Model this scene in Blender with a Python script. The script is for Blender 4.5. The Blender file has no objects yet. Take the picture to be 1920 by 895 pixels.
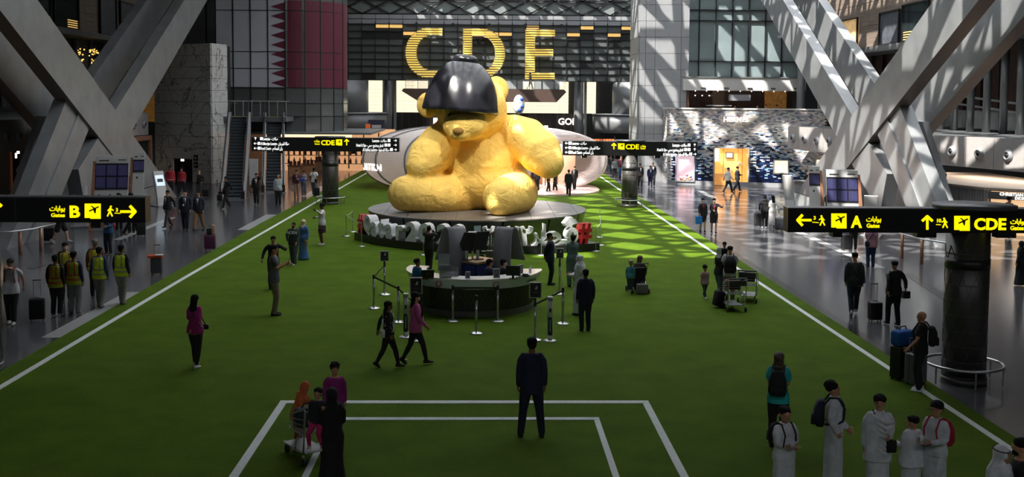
import bpy, bmesh, math, random
import numpy as np
from mathutils import Vector, Matrix

# ---------------------------------------------------------------- camera, world, sun, exposure
SC = bpy.context.scene
COL = SC.collection
PI = math.pi
RND = random.Random(11)
FPX, CX, CY, EYE = 2000.0, 960.0, 314.0, 6.2          # focal length in pixels of the 1920x895 frame
PITCH = math.atan((CY - 184) / FPX)
YAW = -math.atan((960 - 912) / FPX)
ROLL = .007
CAMM = Matrix.Rotation(YAW, 4, 'Z') @ Matrix.Rotation(PI / 2 - PITCH, 4, 'X') @ Matrix.Rotation(ROLL, 4, 'Z')
cam = bpy.data.cameras.new('camera')
cam.sensor_fit = 'HORIZONTAL'; cam.sensor_width = 36
cam.lens = 36 * FPX / 1920
cam.shift_y = (CY - 447.5) / 1920
cam.clip_end = 500
camo = bpy.data.objects.new('camera', cam); COL.objects.link(camo)
camo.matrix_world = Matrix.Translation((0, 0, EYE)) @ CAMM
SC.camera = camo

world = bpy.data.worlds.new('world'); SC.world = world; world.use_nodes = True
bg = world.node_tree.nodes['Background']
bg.inputs['Color'].default_value = (.90, .95, 1.0, 1)
bg.inputs['Strength'].default_value = 5.6
sun = bpy.data.lights.new('sun', 'SUN'); sun.energy = 14.0; sun.angle = .012; sun.color = (1, .96, .88)
suno = bpy.data.objects.new('sun', sun); COL.objects.link(suno)
suno.rotation_euler = Vector((.44, .38, -.81)).to_track_quat('-Z', 'Y').to_euler()
for sx in (-7, 7):                                      # added fill spots without fixtures, to brighten the podium figure
    sp = bpy.data.lights.new('podium_fill_spot', 'SPOT'); sp.energy = 9000; sp.color = (1, .95, .86); sp.spot_size = .42; sp.spot_blend = .7; sp.shadow_soft_size = .6
    so = bpy.data.objects.new('podium_fill_spot', sp); COL.objects.link(so); so.location = (sx, 32.6, 20.3)
    so.rotation_euler = (Vector((-.3, 47.6, 4.6)) - so.location).to_track_quat('-Z', 'Y').to_euler()
SC.view_settings.view_transform = 'Standard'; SC.view_settings.look = 'None'
SC.view_settings.gamma = 1; SC.view_settings.use_curve_mapping = False
SC.view_settings.exposure = 0.12
SC.cycles.use_denoising = True
SC.cycles.max_bounces = 8; SC.cycles.diffuse_bounces = 5; SC.cycles.glossy_bounces = 3; SC.cycles.transmission_bounces = 6; SC.cycles.transparent_max_bounces = 10
SC.cycles.sample_clamp_indirect = 6; SC.cycles.caustics_reflective = False; SC.cycles.caustics_refractive = False

def ray(px, py):
    return CAMM.to_3x3() @ Vector(((px - CX) / FPX, -(py - CY) / FPX, -1))
def G(px, py, z=0.0):                                   # the point at height z seen at a pixel of the photograph
    d = ray(px, py); t = (z - EYE) / d.z; return Vector((0, 0, EYE)) + d * t
def P(px, py, Y):                                       # the point at distance Y seen at a pixel of the photograph
    d = ray(px, py); return Vector((0, 0, EYE)) + d * (Y / d.y)

# ---------------------------------------------------------------- materials
MATS = {}
def mat(name, col, rough=.6, metal=0., var=.12, scale=6., bump=0., bscale=60., emit=0., ecol=None, alpha=1., trans=0., spec=.5, coords='Object'):
    if name in MATS: return MATS[name]
    m = bpy.data.materials.new(name); m.use_nodes = True; MATS[name] = m
    nt = m.node_tree; b = nt.nodes['Principled BSDF']
    b.inputs['Roughness'].default_value = rough; b.inputs['Metallic'].default_value = metal
    b.inputs['Specular IOR Level'].default_value = spec
    tc = nt.nodes.new('ShaderNodeTexCoord')
    nz = nt.nodes.new('ShaderNodeTexNoise'); nz.inputs['Scale'].default_value = scale; nz.inputs['Detail'].default_value = 3
    nt.links.new(tc.outputs['Object'], nz.inputs['Vector'])
    rp = nt.nodes.new('ShaderNodeMapRange'); rp.inputs['To Min'].default_value = 1 - var; rp.inputs['To Max'].default_value = 1 + var
    rp.inputs['From Min'].default_value = .3; rp.inputs['From Max'].default_value = .7
    nt.links.new(nz.outputs['Fac'], rp.inputs['Value'])
    mx = nt.nodes.new('ShaderNodeMix'); mx.data_type = 'RGBA'; mx.blend_type = 'MULTIPLY'; mx.inputs['Factor'].default_value = 1
    mx.inputs['A'].default_value = (*col, 1)
    nt.links.new(rp.outputs['Result'], mx.inputs['B'])
    nt.links.new(mx.outputs['Result'], b.inputs['Base Color'])
    if bump:
        n2 = nt.nodes.new('ShaderNodeTexNoise'); n2.inputs['Scale'].default_value = bscale; n2.inputs['Detail'].default_value = 2
        nt.links.new(tc.outputs['Object'], n2.inputs['Vector'])
        bp = nt.nodes.new('ShaderNodeBump'); bp.inputs['Strength'].default_value = bump; bp.inputs['Distance'].default_value = .02
        nt.links.new(n2.outputs['Fac'], bp.inputs['Height']); nt.links.new(bp.outputs['Normal'], b.inputs['Normal'])
    if emit:
        b.inputs['Emission Strength'].default_value = emit
        b.inputs['Emission Color'].default_value = (*(ecol or col), 1)
    if trans: b.inputs['Transmission Weight'].default_value = trans
    if alpha < 1: b.inputs['Alpha'].default_value = alpha
    m.diffuse_color = (*col, 1)
    return m
def wire(m, fn):                                       # give a material its own extra nodes
    fn(m.node_tree, m.node_tree.nodes['Principled BSDF']); return m
def fab(r, g, b, rough=.85, **k):                      # cloth, by colour in 0..255 sRGB
    f = lambda v: ((v / 255 + .055) / 1.055) ** 2.4 if v > 10 else v / 255 / 12.92
    key = 'cloth_%d_%d_%d' % (r, g, b)
    return mat(key, (f(r), f(g), f(b)), rough, var=.15, scale=9, bump=.25, bscale=40, **k)
def srgb(r, g, b):
    f = lambda v: ((v / 255 + .055) / 1.055) ** 2.4 if v > 10 else v / 255 / 12.92
    return (f(r), f(g), f(b))

# ---------------------------------------------------------------- mesh building
class MB:
    def __init__(s): s.v = []; s.f = []; s.mi = []; s.m = 0
    def add(s, verts, faces):
        o = len(s.v); s.v += [tuple(p) for p in verts]
        for f in faces: s.f.append(tuple(i + o for i in f)); s.mi.append(s.m)
        return s
    def merge(s, o, M=None):
        s.add([tuple(M @ Vector(p)) for p in o.v] if M else o.v, o.f); return s
    def box(s, c, d, rz=0., M=None):
        x, y, z = d[0] / 2, d[1] / 2, d[2] / 2
        vs = [Vector((a, b, e)) for e in (-z, z) for b in (-y, y) for a in (-x, x)]
        T = Matrix.Translation(c) @ (M.to_4x4() if M else Matrix.Rotation(rz, 4, 'Z'))
        return s.add([T @ v for v in vs], [(0, 2, 3, 1), (4, 5, 7, 6), (0, 1, 5, 4), (2, 6, 7, 3), (0, 4, 6, 2), (1, 3, 7, 5)])
    def beam(s, a, b, w, h, up=(0, 0, 1)):             # box from a to b, w across, h along up
        a, b = Vector(a), Vector(b); d = (b - a); L = d.length; d.normalize()
        r = d.cross(Vector(up)).normalized(); u = r.cross(d)
        return s.box((a + b) / 2, (w, L, h), M=Matrix((r, d, u)).transposed())
    def prism(s, poly, vec):                           # 3D polygon pushed along vec
        n = len(poly); p = [Vector(q) for q in poly]; q = [a + Vector(vec) for a in p]
        return s.add(p + q, [tuple(reversed(range(n))), tuple(range(n, 2 * n))] + [(i, (i + 1) % n, n + (i + 1) % n, n + i) for i in range(n)])
    def rings(s, R, closed_ends=True):                 # R: list of rings of equal length
        n = len(R[0]); vs = [p for r in R for p in r]; fs = []
        for i in range(len(R) - 1):
            for j in range(n):
                k = (j + 1) % n; fs.append((i * n + j, i * n + k, (i + 1) * n + k, (i + 1) * n + j))
        if closed_ends: fs += [tuple(reversed(range(n))), tuple((len(R) - 1) * n + j for j in range(n))]
        return s.add(vs, fs)
    def tube(s, pts, rad, n=8, flat=1., up=None, cap=True):
        pts = [Vector(p) for p in pts]
        if not isinstance(rad, (list, tuple)): rad = [rad] * len(pts)
        if cap:                                        # rounded ends
            a = (pts[0] - pts[1]).normalized(); b = (pts[-1] - pts[-2]).normalized()
            pts = [pts[0] + a * rad[0] * .7, pts[0] + a * rad[0] * .4] + pts + [pts[-1] + b * rad[-1] * .4, pts[-1] + b * rad[-1] * .7]
            rad = [rad[0] * .35, rad[0] * .8] + list(rad) + [rad[-1] * .8, rad[-1] * .35]
        R = []; pr = None
        for i, p in enumerate(pts):
            d = (pts[min(i + 1, len(pts) - 1)] - pts[max(i - 1, 0)]).normalized()
            if pr is None:
                ref = Vector(up) if up else (Vector((0, 0, 1)) if abs(d.z) < .9 else Vector((0, 1, 0)))
                pr = d.cross(ref).normalized()
            u = (pr - d * pr.dot(d)).normalized(); pr = u; w = d.cross(u)
            R.append([p + (u * math.cos(2 * PI * j / n) + w * math.sin(2 * PI * j / n) * flat) * rad[i] for j in range(n)])
        return s.rings(R)
    def loft(s, sec, n=16, e=2.):                      # sec: (z, rx, ry, cx, cy) superellipse sections
        R = []
        for q in sec:
            z, rx, ry = q[:3]; cx = q[3] if len(q) > 3 else 0; cy = q[4] if len(q) > 4 else 0
            r = []
            for j in range(n):
                t = 2 * PI * j / n; c, q2 = math.cos(t), math.sin(t)
                r.append(Vector((cx + rx * math.copysign(abs(c) ** (2 / e), c), cy + ry * math.copysign(abs(q2) ** (2 / e), q2), z)))
            R.append(r)
        return s.rings(R)
    def lathe(s, prof, n=24, c=(0, 0, 0), a0=0., a1=2 * PI):      # prof: (radius, z)
        full = abs(a1 - a0 - 2 * PI) < 1e-6; k = n if full else n + 1
        R = [[Vector((c[0] + r * math.cos(a0 + (a1 - a0) * j / n), c[1] + r * math.sin(a0 + (a1 - a0) * j / n), c[2] + z)) for j in range(k)] for r, z in prof]
        if full: return s.rings(R)
        vs = [p for r in R for p in r]; m = len(R)      # sector: closed profile swept
        fs = [(i * k + j, i * k + j + 1, ((i + 1) % m) * k + j + 1, ((i + 1) % m) * k + j) for i in range(m) for j in range(n)]
        fs += [tuple(i * k for i in range(m)), tuple(reversed([i * k + n for i in range(m)]))]
        return s.add(vs, fs)
    def ball(s, c, r, n=12, m=8, M=None):
        r = r if isinstance(r, (tuple, list)) else (r, r, r); R = []
        for i in range(m + 1):
            t = PI * (i + .0001 if i == 0 else (i - .0001 if i == m else i)) / m
            R.append([Vector((r[0] * math.sin(t) * math.cos(2 * PI * j / n), r[1] * math.sin(t) * math.sin(2 * PI * j / n), -r[2] * math.cos(t))) for j in range(n)])
        T = Matrix.Translation(c) @ (M.to_4x4() if M else Matrix())
        return s.rings([[T @ p for p in q] for q in R])
    def mesh(s, name, mats, smooth=False):
        me = bpy.data.meshes.new(name); me.from_pydata(s.v, [], s.f)
        for m in (mats if isinstance(mats, (list, tuple)) else [mats]): me.materials.append(m)
        if any(s.mi): me.polygons.foreach_set('material_index', s.mi)
        if smooth: me.polygons.foreach_set('use_smooth', [True] * len(me.polygons))
        me.update()
        return me
    def build(s, name, mats, parent=None, smooth=False, loc=None, rz=0.):
        return put(name, s.mesh(name, mats, smooth), parent, loc, rz)
def put(name, me, parent=None, loc=None, rz=0., M=None):
    o = bpy.data.objects.new(name, me); COL.objects.link(o)
    if parent: o.parent = parent
    if M is not None: o.matrix_local = M
    else:
        if loc is not None: o.location = loc
        if rz: o.rotation_euler = (0, 0, rz)
    return o
def tag(o, label=None, cat=None, group=None, kind=None):
    if label: o['label'] = label
    if cat: o['category'] = cat
    if group: o['group'] = group
    if kind: o['kind'] = kind
    return o
def thing(name, label, cat, loc=(0, 0, 0), rz=0., group=None):
    o = bpy.data.objects.new(name, None); COL.objects.link(o); o.empty_display_size = .2
    o.location = loc; o.rotation_euler = (0, 0, rz)
    return tag(o, label, cat, group)
def struct(name, mb, m, smooth=False):
    return tag(mb.build(name, m, None, smooth), kind='structure')
def root_struct(name, loc=(0, 0, 0)):
    o = bpy.data.objects.new(name, None); COL.objects.link(o); o.location = loc
    return tag(o, kind='structure')
def copy_tree(o, parent=None):
    c = o.copy(); COL.objects.link(c)
    if parent: c.parent = parent
    for ch in list(o.children): copy_tree(ch, c)
    return c
def bevel(o, w=.02, seg=2):
    b = o.modifiers.new('bevel', 'BEVEL'); b.width = w; b.segments = seg; b.limit_method = 'ANGLE'; return o

# ---------------------------------------------------------------- lettering
AR = {'ا': (0xFE8D, 0xFE8E), 'ب': 0xFE8F, 'ت': 0xFE95, 'ة': (0xFE93, 0xFE94), 'ج': 0xFE9D, 'ح': 0xFEA1, 'د': (0xFEA9, 0xFEAA), 'ر': (0xFEAD, 0xFEAE),
      'س': 0xFEB1, 'ص': 0xFEB9, 'ط': 0xFEC1, 'ع': 0xFEC9, 'ف': 0xFED1, 'ق': 0xFED5, 'ك': 0xFED9, 'ل': 0xFEDD, 'م': 0xFEE1, 'ن': 0xFEE5, 'و': (0xFEED, 0xFEEE), 'ي': 0xFEF1}
def arabic(t):                                         # joined letter forms in left-to-right drawing order
    out = []; j = False; i = 0
    while i < len(t):
        ch = t[i]
        if ch not in AR: out.append(ch); j = False; i += 1; continue
        if ch == 'ل' and i + 1 < len(t) and t[i + 1] == 'ا':
            out.append(chr(0xFEFC if j else 0xFEFB)); j = False; i += 2; continue
        a = AR[ch]; nxt = i + 1 < len(t) and t[i + 1] in AR
        if isinstance(a, tuple): out.append(chr(a[1] if j else a[0])); j = False
        else: out.append(chr(a + (3 if j and nxt else 1 if j else 2 if nxt else 0))); j = nxt
        i += 1
    return ''.join(reversed(out))
def text(name, s, size, m, parent=None, M=None, bold=.0, depth=.01, align='LEFT', space=1., bev=0.):
    cu = bpy.data.curves.new(name, 'FONT'); cu.body = s; cu.size = size; cu.offset = bold * size; cu.extrude = depth
    cu.align_x = align; cu.space_character = space; cu.resolution_u = 3; cu.bevel_depth = bev
    tmp = bpy.data.objects.new('text', cu); COL.objects.link(tmp)
    bpy.context.view_layer.update()
    me = bpy.data.meshes.new_from_object(tmp.evaluated_get(bpy.context.evaluated_depsgraph_get()))
    bpy.data.objects.remove(tmp); bpy.data.curves.remove(cu)
    me.materials.clear(); me.materials.append(m)
    return put(name, me, parent, M=M)
def face_cam(x, y, z, rz=0.):                          # upright plane that faces -Y (turned by rz)
    return Matrix.Translation((x, y, z)) @ Matrix.Rotation(rz, 4, 'Z') @ Matrix.Rotation(PI / 2, 4, 'X')

# ---------------------------------------------------------------- the hall: floor, turf, walls, roof
def PX(px, py, X):
    d = ray(px, py); return Vector((0, 0, EYE)) + d * (X / d.x)
def world_noise(m, scale, lo, hi, c0, c1, detail=4):   # colour by world position, so that pieces of one wall differ
    nt = m.node_tree; b = nt.nodes['Principled BSDF']
    g = nt.nodes.new('ShaderNodeNewGeometry'); n = nt.nodes.new('ShaderNodeTexNoise'); n.inputs['Scale'].default_value = scale; n.inputs['Detail'].default_value = detail
    nt.links.new(g.outputs['Position'], n.inputs['Vector'])
    r = nt.nodes.new('ShaderNodeValToRGB'); e = r.color_ramp.elements
    e[0].position = lo; e[1].position = hi; e[0].color = (*c0, 1); e[1].color = (*c1, 1)
    nt.links.new(n.outputs['Fac'], r.inputs['Fac']); nt.links.new(r.outputs['Color'], b.inputs['Base Color'])
    return n, r
granite = mat('polished_granite', (.06, .06, .066), .16, spec=.6)
world_noise(granite, 55, .35, .68, (.045, .045, .052), (.125, .125, .135), 2)
inlay = mat('pale_granite', (.36, .36, .36), .25, var=.1, scale=30)
inlay_dark = mat('black_granite', (.02, .02, .022), .2)
turf = mat('artificial_turf', (.05, .11, .012), .95, spec=.1)
world_noise(turf, 1.1, .3, .72, (.052, .100, .004), (.076, .130, .006), 8)
def _turf(nt, b):
    g = nt.nodes.new('ShaderNodeNewGeometry'); n = nt.nodes.new('ShaderNodeTexNoise'); n.inputs['Scale'].default_value = 26; n.inputs['Detail'].default_value = 3
    nt.links.new(g.outputs['Position'], n.inputs['Vector'])
    p = nt.nodes.new('ShaderNodeBump'); p.inputs['Strength'].default_value = .55; p.inputs['Distance'].default_value = .05
    nt.links.new(n.outputs['Fac'], p.inputs['Height']); nt.links.new(p.outputs['Normal'], b.inputs['Normal'])
wire(turf, _turf)
paint = mat('white_turf', (.62, .64, .64), .9, var=.1, scale=20, bump=.4)
steel_dk = mat('dark_mullion', (.018, .019, .02), .45, metal=.3)
glass_dk = mat('smoked_facade_glass', (.10, .112, .112), .08, var=.25, scale=.4, spec=.7)
glass_md = mat('grey_facade_glass', (.20, .225, .225), .12, var=.2, scale=.4, spec=.6)
glass_lt = mat('teal_facade_glass', (.20, .25, .26), .2, var=.15, scale=.5, spec=.6)
panel_gr = mat('grey_metal_panel', (.30, .305, .32), .42, metal=.15, var=.06, scale=1.2)
panel_md = mat('mid_grey_panel', (.16, .165, .17), .4, metal=.2, var=.08, scale=1)
panel_dk = mat('dark_panel', (.035, .037, .038), .5, var=.15, scale=1)
panel_wh = mat('white_panel', (.55, .54, .53), .5, var=.05, scale=1)
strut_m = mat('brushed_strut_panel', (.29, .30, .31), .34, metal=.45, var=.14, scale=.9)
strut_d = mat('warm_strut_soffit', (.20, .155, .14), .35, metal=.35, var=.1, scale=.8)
wood_cl = mat('travertine_cladding', (.22, .17, .135), .55)
def _wood(nt, b):
    g = nt.nodes.new('ShaderNodeNewGeometry'); mp = nt.nodes.new('ShaderNodeMapping'); mp.inputs['Scale'].default_value = (.18, .18, 3.2)
    n = nt.nodes.new('ShaderNodeTexNoise'); n.inputs['Scale'].default_value = 2.4; n.inputs['Detail'].default_value = 5
    r = nt.nodes.new('ShaderNodeValToRGB'); e = r.color_ramp.elements
    e[0].position = .3; e[1].position = .75; e[0].color = (.15, .11, .085, 1); e[1].color = (.27, .215, .175, 1)
    nt.links.new(g.outputs['Position'], mp.inputs['Vector']); nt.links.new(mp.outputs['Vector'], n.inputs['Vector'])
    nt.links.new(n.outputs['Fac'], r.inputs['Fac']); nt.links.new(r.outputs['Color'], b.inputs['Base Color'])
wire(wood_cl, _wood)
marble = mat('veined_marble', (.6, .59, .57), .25, spec=.5)
def _marble(nt, b):
    g = nt.nodes.new('ShaderNodeNewGeometry'); last = None
    for sc, dist, w, dark in ((.32, 1.6, .02, .2), (.8, 1.1, .014, .5)):
        n = nt.nodes.new('ShaderNodeTexNoise'); n.inputs['Scale'].default_value = sc; n.inputs['Detail'].default_value = 6; n.inputs['Distortion'].default_value = dist
        nt.links.new(g.outputs['Position'], n.inputs['Vector'])
        a = nt.nodes.new('ShaderNodeMath'); a.operation = 'SUBTRACT'; a.inputs[1].default_value = .5; nt.links.new(n.outputs['Fac'], a.inputs[0])
        c = nt.nodes.new('ShaderNodeMath'); c.operation = 'ABSOLUTE'; nt.links.new(a.outputs[0], c.inputs[0])
        r = nt.nodes.new('ShaderNodeMapRange'); r.inputs['From Max'].default_value = w; r.inputs['To Min'].default_value = dark; nt.links.new(c.outputs[0], r.inputs['Value'])
        if last is None: last = r.outputs['Result']
        else:
            m = nt.nodes.new('ShaderNodeMath'); m.operation = 'MULTIPLY'; nt.links.new(last, m.inputs[0]); nt.links.new(r.outputs['Result'], m.inputs[1]); last = m.outputs[0]
    mx = nt.nodes.new('ShaderNodeMix'); mx.data_type = 'RGBA'; mx.inputs['A'].default_value = (.10, .085, .075, 1); mx.inputs['B'].default_value = (.66, .65, .64, 1)
    nt.links.new(last, mx.inputs['Factor']); nt.links.new(mx.outputs['Result'], b.inputs['Base Color'])
wire(marble, _marble)
red_wood = mat('dark_red_timber', (.085, .04, .028), .5, var=.35, scale=2)
glow_warm = mat('warm_shop_light', (1, .72, .45), .6, emit=2.2, ecol=(1, .58, .28), var=.05)
glow_white = mat('white_shop_light', (1, .95, .88), .6, emit=3.0, ecol=(1, .9, .78), var=.05)
onyx = mat('backlit_onyx', (.9, .8, .55), .4, var=.15, scale=.7, emit=1.1, ecol=(1, .88, .62))
gold_lamp = mat('gold_lamp', (1, .75, .25), .3, emit=1.2, ecol=(1, .62, .15))
orange_win = mat('lit_office_strip', (1, .6, .2), .4, emit=.6, ecol=(1, .6, .18))

# floor
b = MB(); b.box((0, 55, -.15), (90, 150, .3)); floor = struct('floor', b, granite)
for i, (pts, m) in enumerate([
    ([(-11.35, 27.2), (-10.75, 27.2), (-10.75, 33.6), (-11.35, 33.6)], inlay),
    ([(-11.55, 49.5), (-11.0, 49.5), (-11.0, 56.0), (-11.55, 56.0)], inlay),
    ([(-11.5, 66.0), (-10.9, 66.0), (-10.9, 74), (-11.5, 74)], inlay),
    ([tuple(G(*q)[:2]) for q in ((212, 450), (228, 450), (330, 408), (318, 408))], inlay),
    ([tuple(G(*q)[:2]) for q in ((1490, 436), (1506, 436), (1660, 503), (1640, 503))], inlay),
    ([tuple(G(*q)[:2]) for q in ((1305, 357), (1316, 357), (1345, 372), (1333, 372))], inlay),
    ([tuple(G(*q)[:2]) for q in ((1276, 421), (1296, 421), (1680, 664), (1662, 664))], inlay_dark),
    ([tuple(G(*q)[:2]) for q in ((1690, 512), (1708, 512), (1850, 600), (1825, 600))], inlay_dark),
    ([tuple(G(*q)[:2]) for q in ((50, 503), (62, 506), (88, 497), (76, 495))], inlay_dark),
    ([tuple(G(*q)[:2]) for q in ((1430, 372), (1444, 372), (1500, 398), (1484, 398))], inlay_dark)]):
    b = MB(); b.prism([(x, y, -.004) for x, y in pts], (0, 0, .01)); o = b.build('floor_inlay', m, floor)

# artificial pitch and its lines
b = MB(); b.prism([(-10.72, 4, 0), (9.78, 4, 0), (9.78, 50, 0), (9.68, 96, 0), (-10.4, 96, 0), (-11.0, 52, 0)], (0, 0, .02))
pitch = tag(b.build('floor_turf', turf), kind='structure')
def line(pts, w, dz=0.):
    for p, q in zip(pts, pts[1:]):
        b = MB(); b.beam((*p, .0245 + dz), (*q, .0245 + dz), w, .012); b.build('pitch_line', paint, pitch)
line([(-10.24, 4), (-10.24, 36)], .15); line([(-10.24, 36), (-9.75, 88)], .15)
line([(9.36, 4), (9.36, 19), (9.1, 54)], .14); line([(9.1, 54), (9.03, 84)], .14)
line([(-4.08, 4), (-4.08, 21.4)], .15); line([(-4.155, 21.33), (3.335, 21.33)], .19, .003); line([(3.27, 4), (3.27, 21.3)], .14)
line([(-2.92, 4), (-2.92, 20.2)], .11); line([(-2.975, 20.2), (2.205, 20.2)], .16, .003); line([(2.15, 4), (2.15, 20.2)], .11)

# roof with the open lattice skylight
RZ = 21.0
b = MB()
b.box((0, 8, RZ + .3), (90, 46, .6)); b.box((-28, 75, RZ + .3), (34, 90, .6)); b.box((35.5, 75, RZ + .3), (19, 90, .6)); b.box((7, 118, RZ + .3), (38, 6, .6))
struct('ceiling', b, panel_md)
lat = root_struct('trim_roof_lattice')
sk = mat('white_roof_steel', (.45, .46, .47), .5)
for k, y in enumerate(np.arange(20.5, 126, 3.5)):
    for sx in (-1, 1):
        x0, y0, x1, y1 = -19 * sx, y - 19, 19 * sx, y + 19
        if y0 < 31: x0 += (31 - y0) * sx; y0 = 31
        if y1 > 115: x1 -= (y1 - 115) * sx; y1 = 115
        if y1 - y0 < 1: continue
        MB().beam((x0 + 7, y0, RZ + .1), (x1 + 7, y1, RZ + .1), .55 if k % 2 else .3, .6).build('lattice_beam', sk, lat)
for k, y in enumerate(np.arange(32.7, 115, 3.5)):
    MB().beam((-12, y, RZ + .35), (26, y, RZ + .35), .7 if k % 2 else .3, .3).build('lattice_tie', sk, lat)
for k, x in enumerate((-10, -7, -4, -1, 2, 5, 8, 11, 14, 17, 20, 23)):
    MB().beam((x, 31, RZ + .5), (x, 115, RZ + .5), .8 if k % 2 else .3, .3).build('lattice_rail', sk, lat)

# outer shell that closes the hall
b = MB(); b.box((-44.5, 55, 10), (.6, 150, 22)); struct('wall_left', b, panel_dk)
b = MB(); b.box((44.5, 55, 10), (.6, 150, 22)); struct('wall_right', b, panel_dk)
b = MB(); b.box((0, -18, 10), (90, .6, 22)); struct('wall_front', b, panel_md)
b = MB(); b.box((0, 122, 10), (90, .6, 22)); struct('wall_rear', b, panel_dk)

# ---------------- far facade: panes between dark mullions, letters added later
fw = root_struct('wall_back')
cw, ch = 1.397, .713
cols = 23; x0 = -15.6
pane_me = MB().box((0, 0, 0), (cw - .09, .05, ch - .09)).mesh('pane', glass_dk)
pane_l = MB().box((0, 0, 0), (cw - .09, .05, ch - .09)).mesh('pane_pale', glass_md)
pane_o = MB().box((0, 0, 0), (cw - .09, .05, ch * .45)).mesh('pane_lit', orange_win)
pane_k = MB().box((0, 0, 0), (cw - .09, .05, ch - .09)).mesh('pane_black', steel_dk)
b = MB(); b.box((0, 110.35, 11.0), (32.2, .5, 6.0)); b.build('backing', panel_dk, fw)
r2 = random.Random(5)
lit = {(1, 11): pane_o, (3, 1): pane_o, (4, 3): pane_o, (4, 5): pane_o, (4, 7): pane_o, (4, 17): pane_o, (14, 3): pane_o}
litcells = {(4, 7): 1, (10, 6): 1, (11, 6): 1, (12, 6): 1, (20, 6): 1, (5, 6): 1, (17, 6): 1, (21, 7): 1, (3, 7): 1, (18, 7): 1, (14, 7): 1}
for c in range(cols):
    for r in range(9):
        z = 7.95 + ch * (r + .5) - (ch if 0 else 0)
        if r == 8: continue
        x = x0 + cw * (c + .5)
        me = pane_me
        if (c, r) in litcells:
            put('pane', pane_o, fw, (x, 109.98, z + .15)); continue
        if (c, r + 1) in litcells or r2.random() < .03: me = pane_k
        o = put('pane', me, fw, (x, 110.0, z)); o.rotation_euler = (r2.uniform(-.004, .004), 0, r2.uniform(-.006, .006))
    for z, h in ((13.9, .52), (14.42, .46)):
        put('fascia_panel', MB().box((0, 0, 0), (cw - .05, .06, h - .05)).mesh('fascia_panel', panel_gr), fw, (x0 + cw * (c + .5), 109.98, z))
b = MB()
for c in range(cols + 1): b.box((x0 + cw * c, 109.93, 10.9), (.09, .16, 6.0))
for r in range(9): b.box((0.45, 109.93, 7.95 + ch * r), (32.2, .16, .09))
tag(b.build('mullion_grid', steel_dk, fw), kind='stuff')
b = MB(); b.box((.5, 109.6, 13.45), (17.5, .12, .12)); b.build('letter_rail', steel_dk, fw)
for c in range(5): MB().box((-7.2 + 3.7 * c, 109.6, 13.6), (.3, .1, .35)).build('rail_bracket', steel_dk, fw)
# diagonal glazing above
b = MB(); b.box((.45, 110.5, 17.9), (32.2, .3, 6.4)); b.build('upper_glazing', glass_md, fw)
for k in range(-1, 12):
    for s in (-1, 1):
        xa, xb = -15.6 + k * 2.82, -15.6 + (k + 2) * 2.82
        p, q = ((xa, 110.2, 14.72), (xb, 110.2, 17.6)) if s > 0 else ((xa, 110.2, 17.6), (xb, 110.2, 14.72))
        MB().beam(p, q, .14, .14, up=(0, 1, 0)).build('diagonal_bar', steel_dk, fw)
MB().box((.45, 110.2, 16.15), (32.2, .14, .14)).build('cross_bar', steel_dk, fw)
MB().box((.45, 110.2, 14.72), (32.2, .14, .14)).build('cross_bar', steel_dk, fw)

# storey under the facade: backlit stone wall, columns, gallery windows
lo = root_struct('wall_back_lower')
b = MB(); b.box((0, 117, 4.0), (34, .5, 8)); b.build('backing', panel_dk, lo)
on_me = [MB().box((0, 0, 0), (.98, .06, .405)).mesh('onyx_panel', onyx) for _ in range(1)]
for c in range(25):
    for r in range(9):
        x = -12.6 + c * 1.0; z = 4.75 + r * .42
        if -7.6 < x < 8.0 and z > 6.4: continue
        if -10.9 < x < -9.9 or 9.1 < x < 10.1: continue
        put('onyx_panel', on_me[0], lo, (x, 116.4, z))
for c in range(12):
    put('gallery_pane', MB().box((0, 0, 0), (1.22, .06, 1.5)).mesh('gallery_pane', glass_md if c % 3 else onyx), lo, (-7.0 + c * 1.28, 116.2, 7.3))
for cx in (-10.35, 9.6):
    MB().loft([(0, .5, .5), (8.0, .5, .5)], 20).build('column', panel_md, lo, True, loc=(cx, 111.5, 0))
    MB().box((cx + .75, 112.2, 4.5), (.25, .6, 7)).build('column_fin', panel_gr, lo)
for sx in (-1, 1):
    MB().loft([(4.6, 2.6, 2.6), (7.9, 2.6, 2.6)], 32).build('rotunda', panel_md, lo, True, loc=(sx * 15.2 + .4, 110.5, 0))
    MB().loft([(2.7, 3.9, 3.9), (4.5, 3.9, 3.9)], 32).build('drum', panel_md, lo, True, loc=(sx * 14.6 + .4, 111.5, 0))
    MB().loft([(4.5, 4.0, 4.0), (4.62, 4.0, 4.0)], 32).build('drum_edge', panel_gr, lo, True, loc=(sx * 14.6 + .4, 111.5, 0))
# dark shop fronts at the back with timber fins and lit goods
MB().box((0, 114.6, 2.3), (30, .2, 4.6)).build('shop_backing', panel_dk, lo)
for k in range(26):
    MB().box((-9 + k * .75, 113.6, 2.3), (.1, .5, 4.4)).build('timber_fin', red_wood, lo)
for x, z, w, h, m in ((-5.2, 3.4, .9, 1.3, glow_white), (-11.6, 3.2, .5, .5, glow_white), (4.6, 3.5, .5, .7, glow_warm), (5.4, 3.2, .8, .35, glow_white), (6.3, 3.1, .4, .4, glow_white), (4.9, 2.9, .7, .4, glow_white)):
    MB().box((x, 113.2, z), (w, .1, h)).build('shop_lightbox', m, lo)

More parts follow.
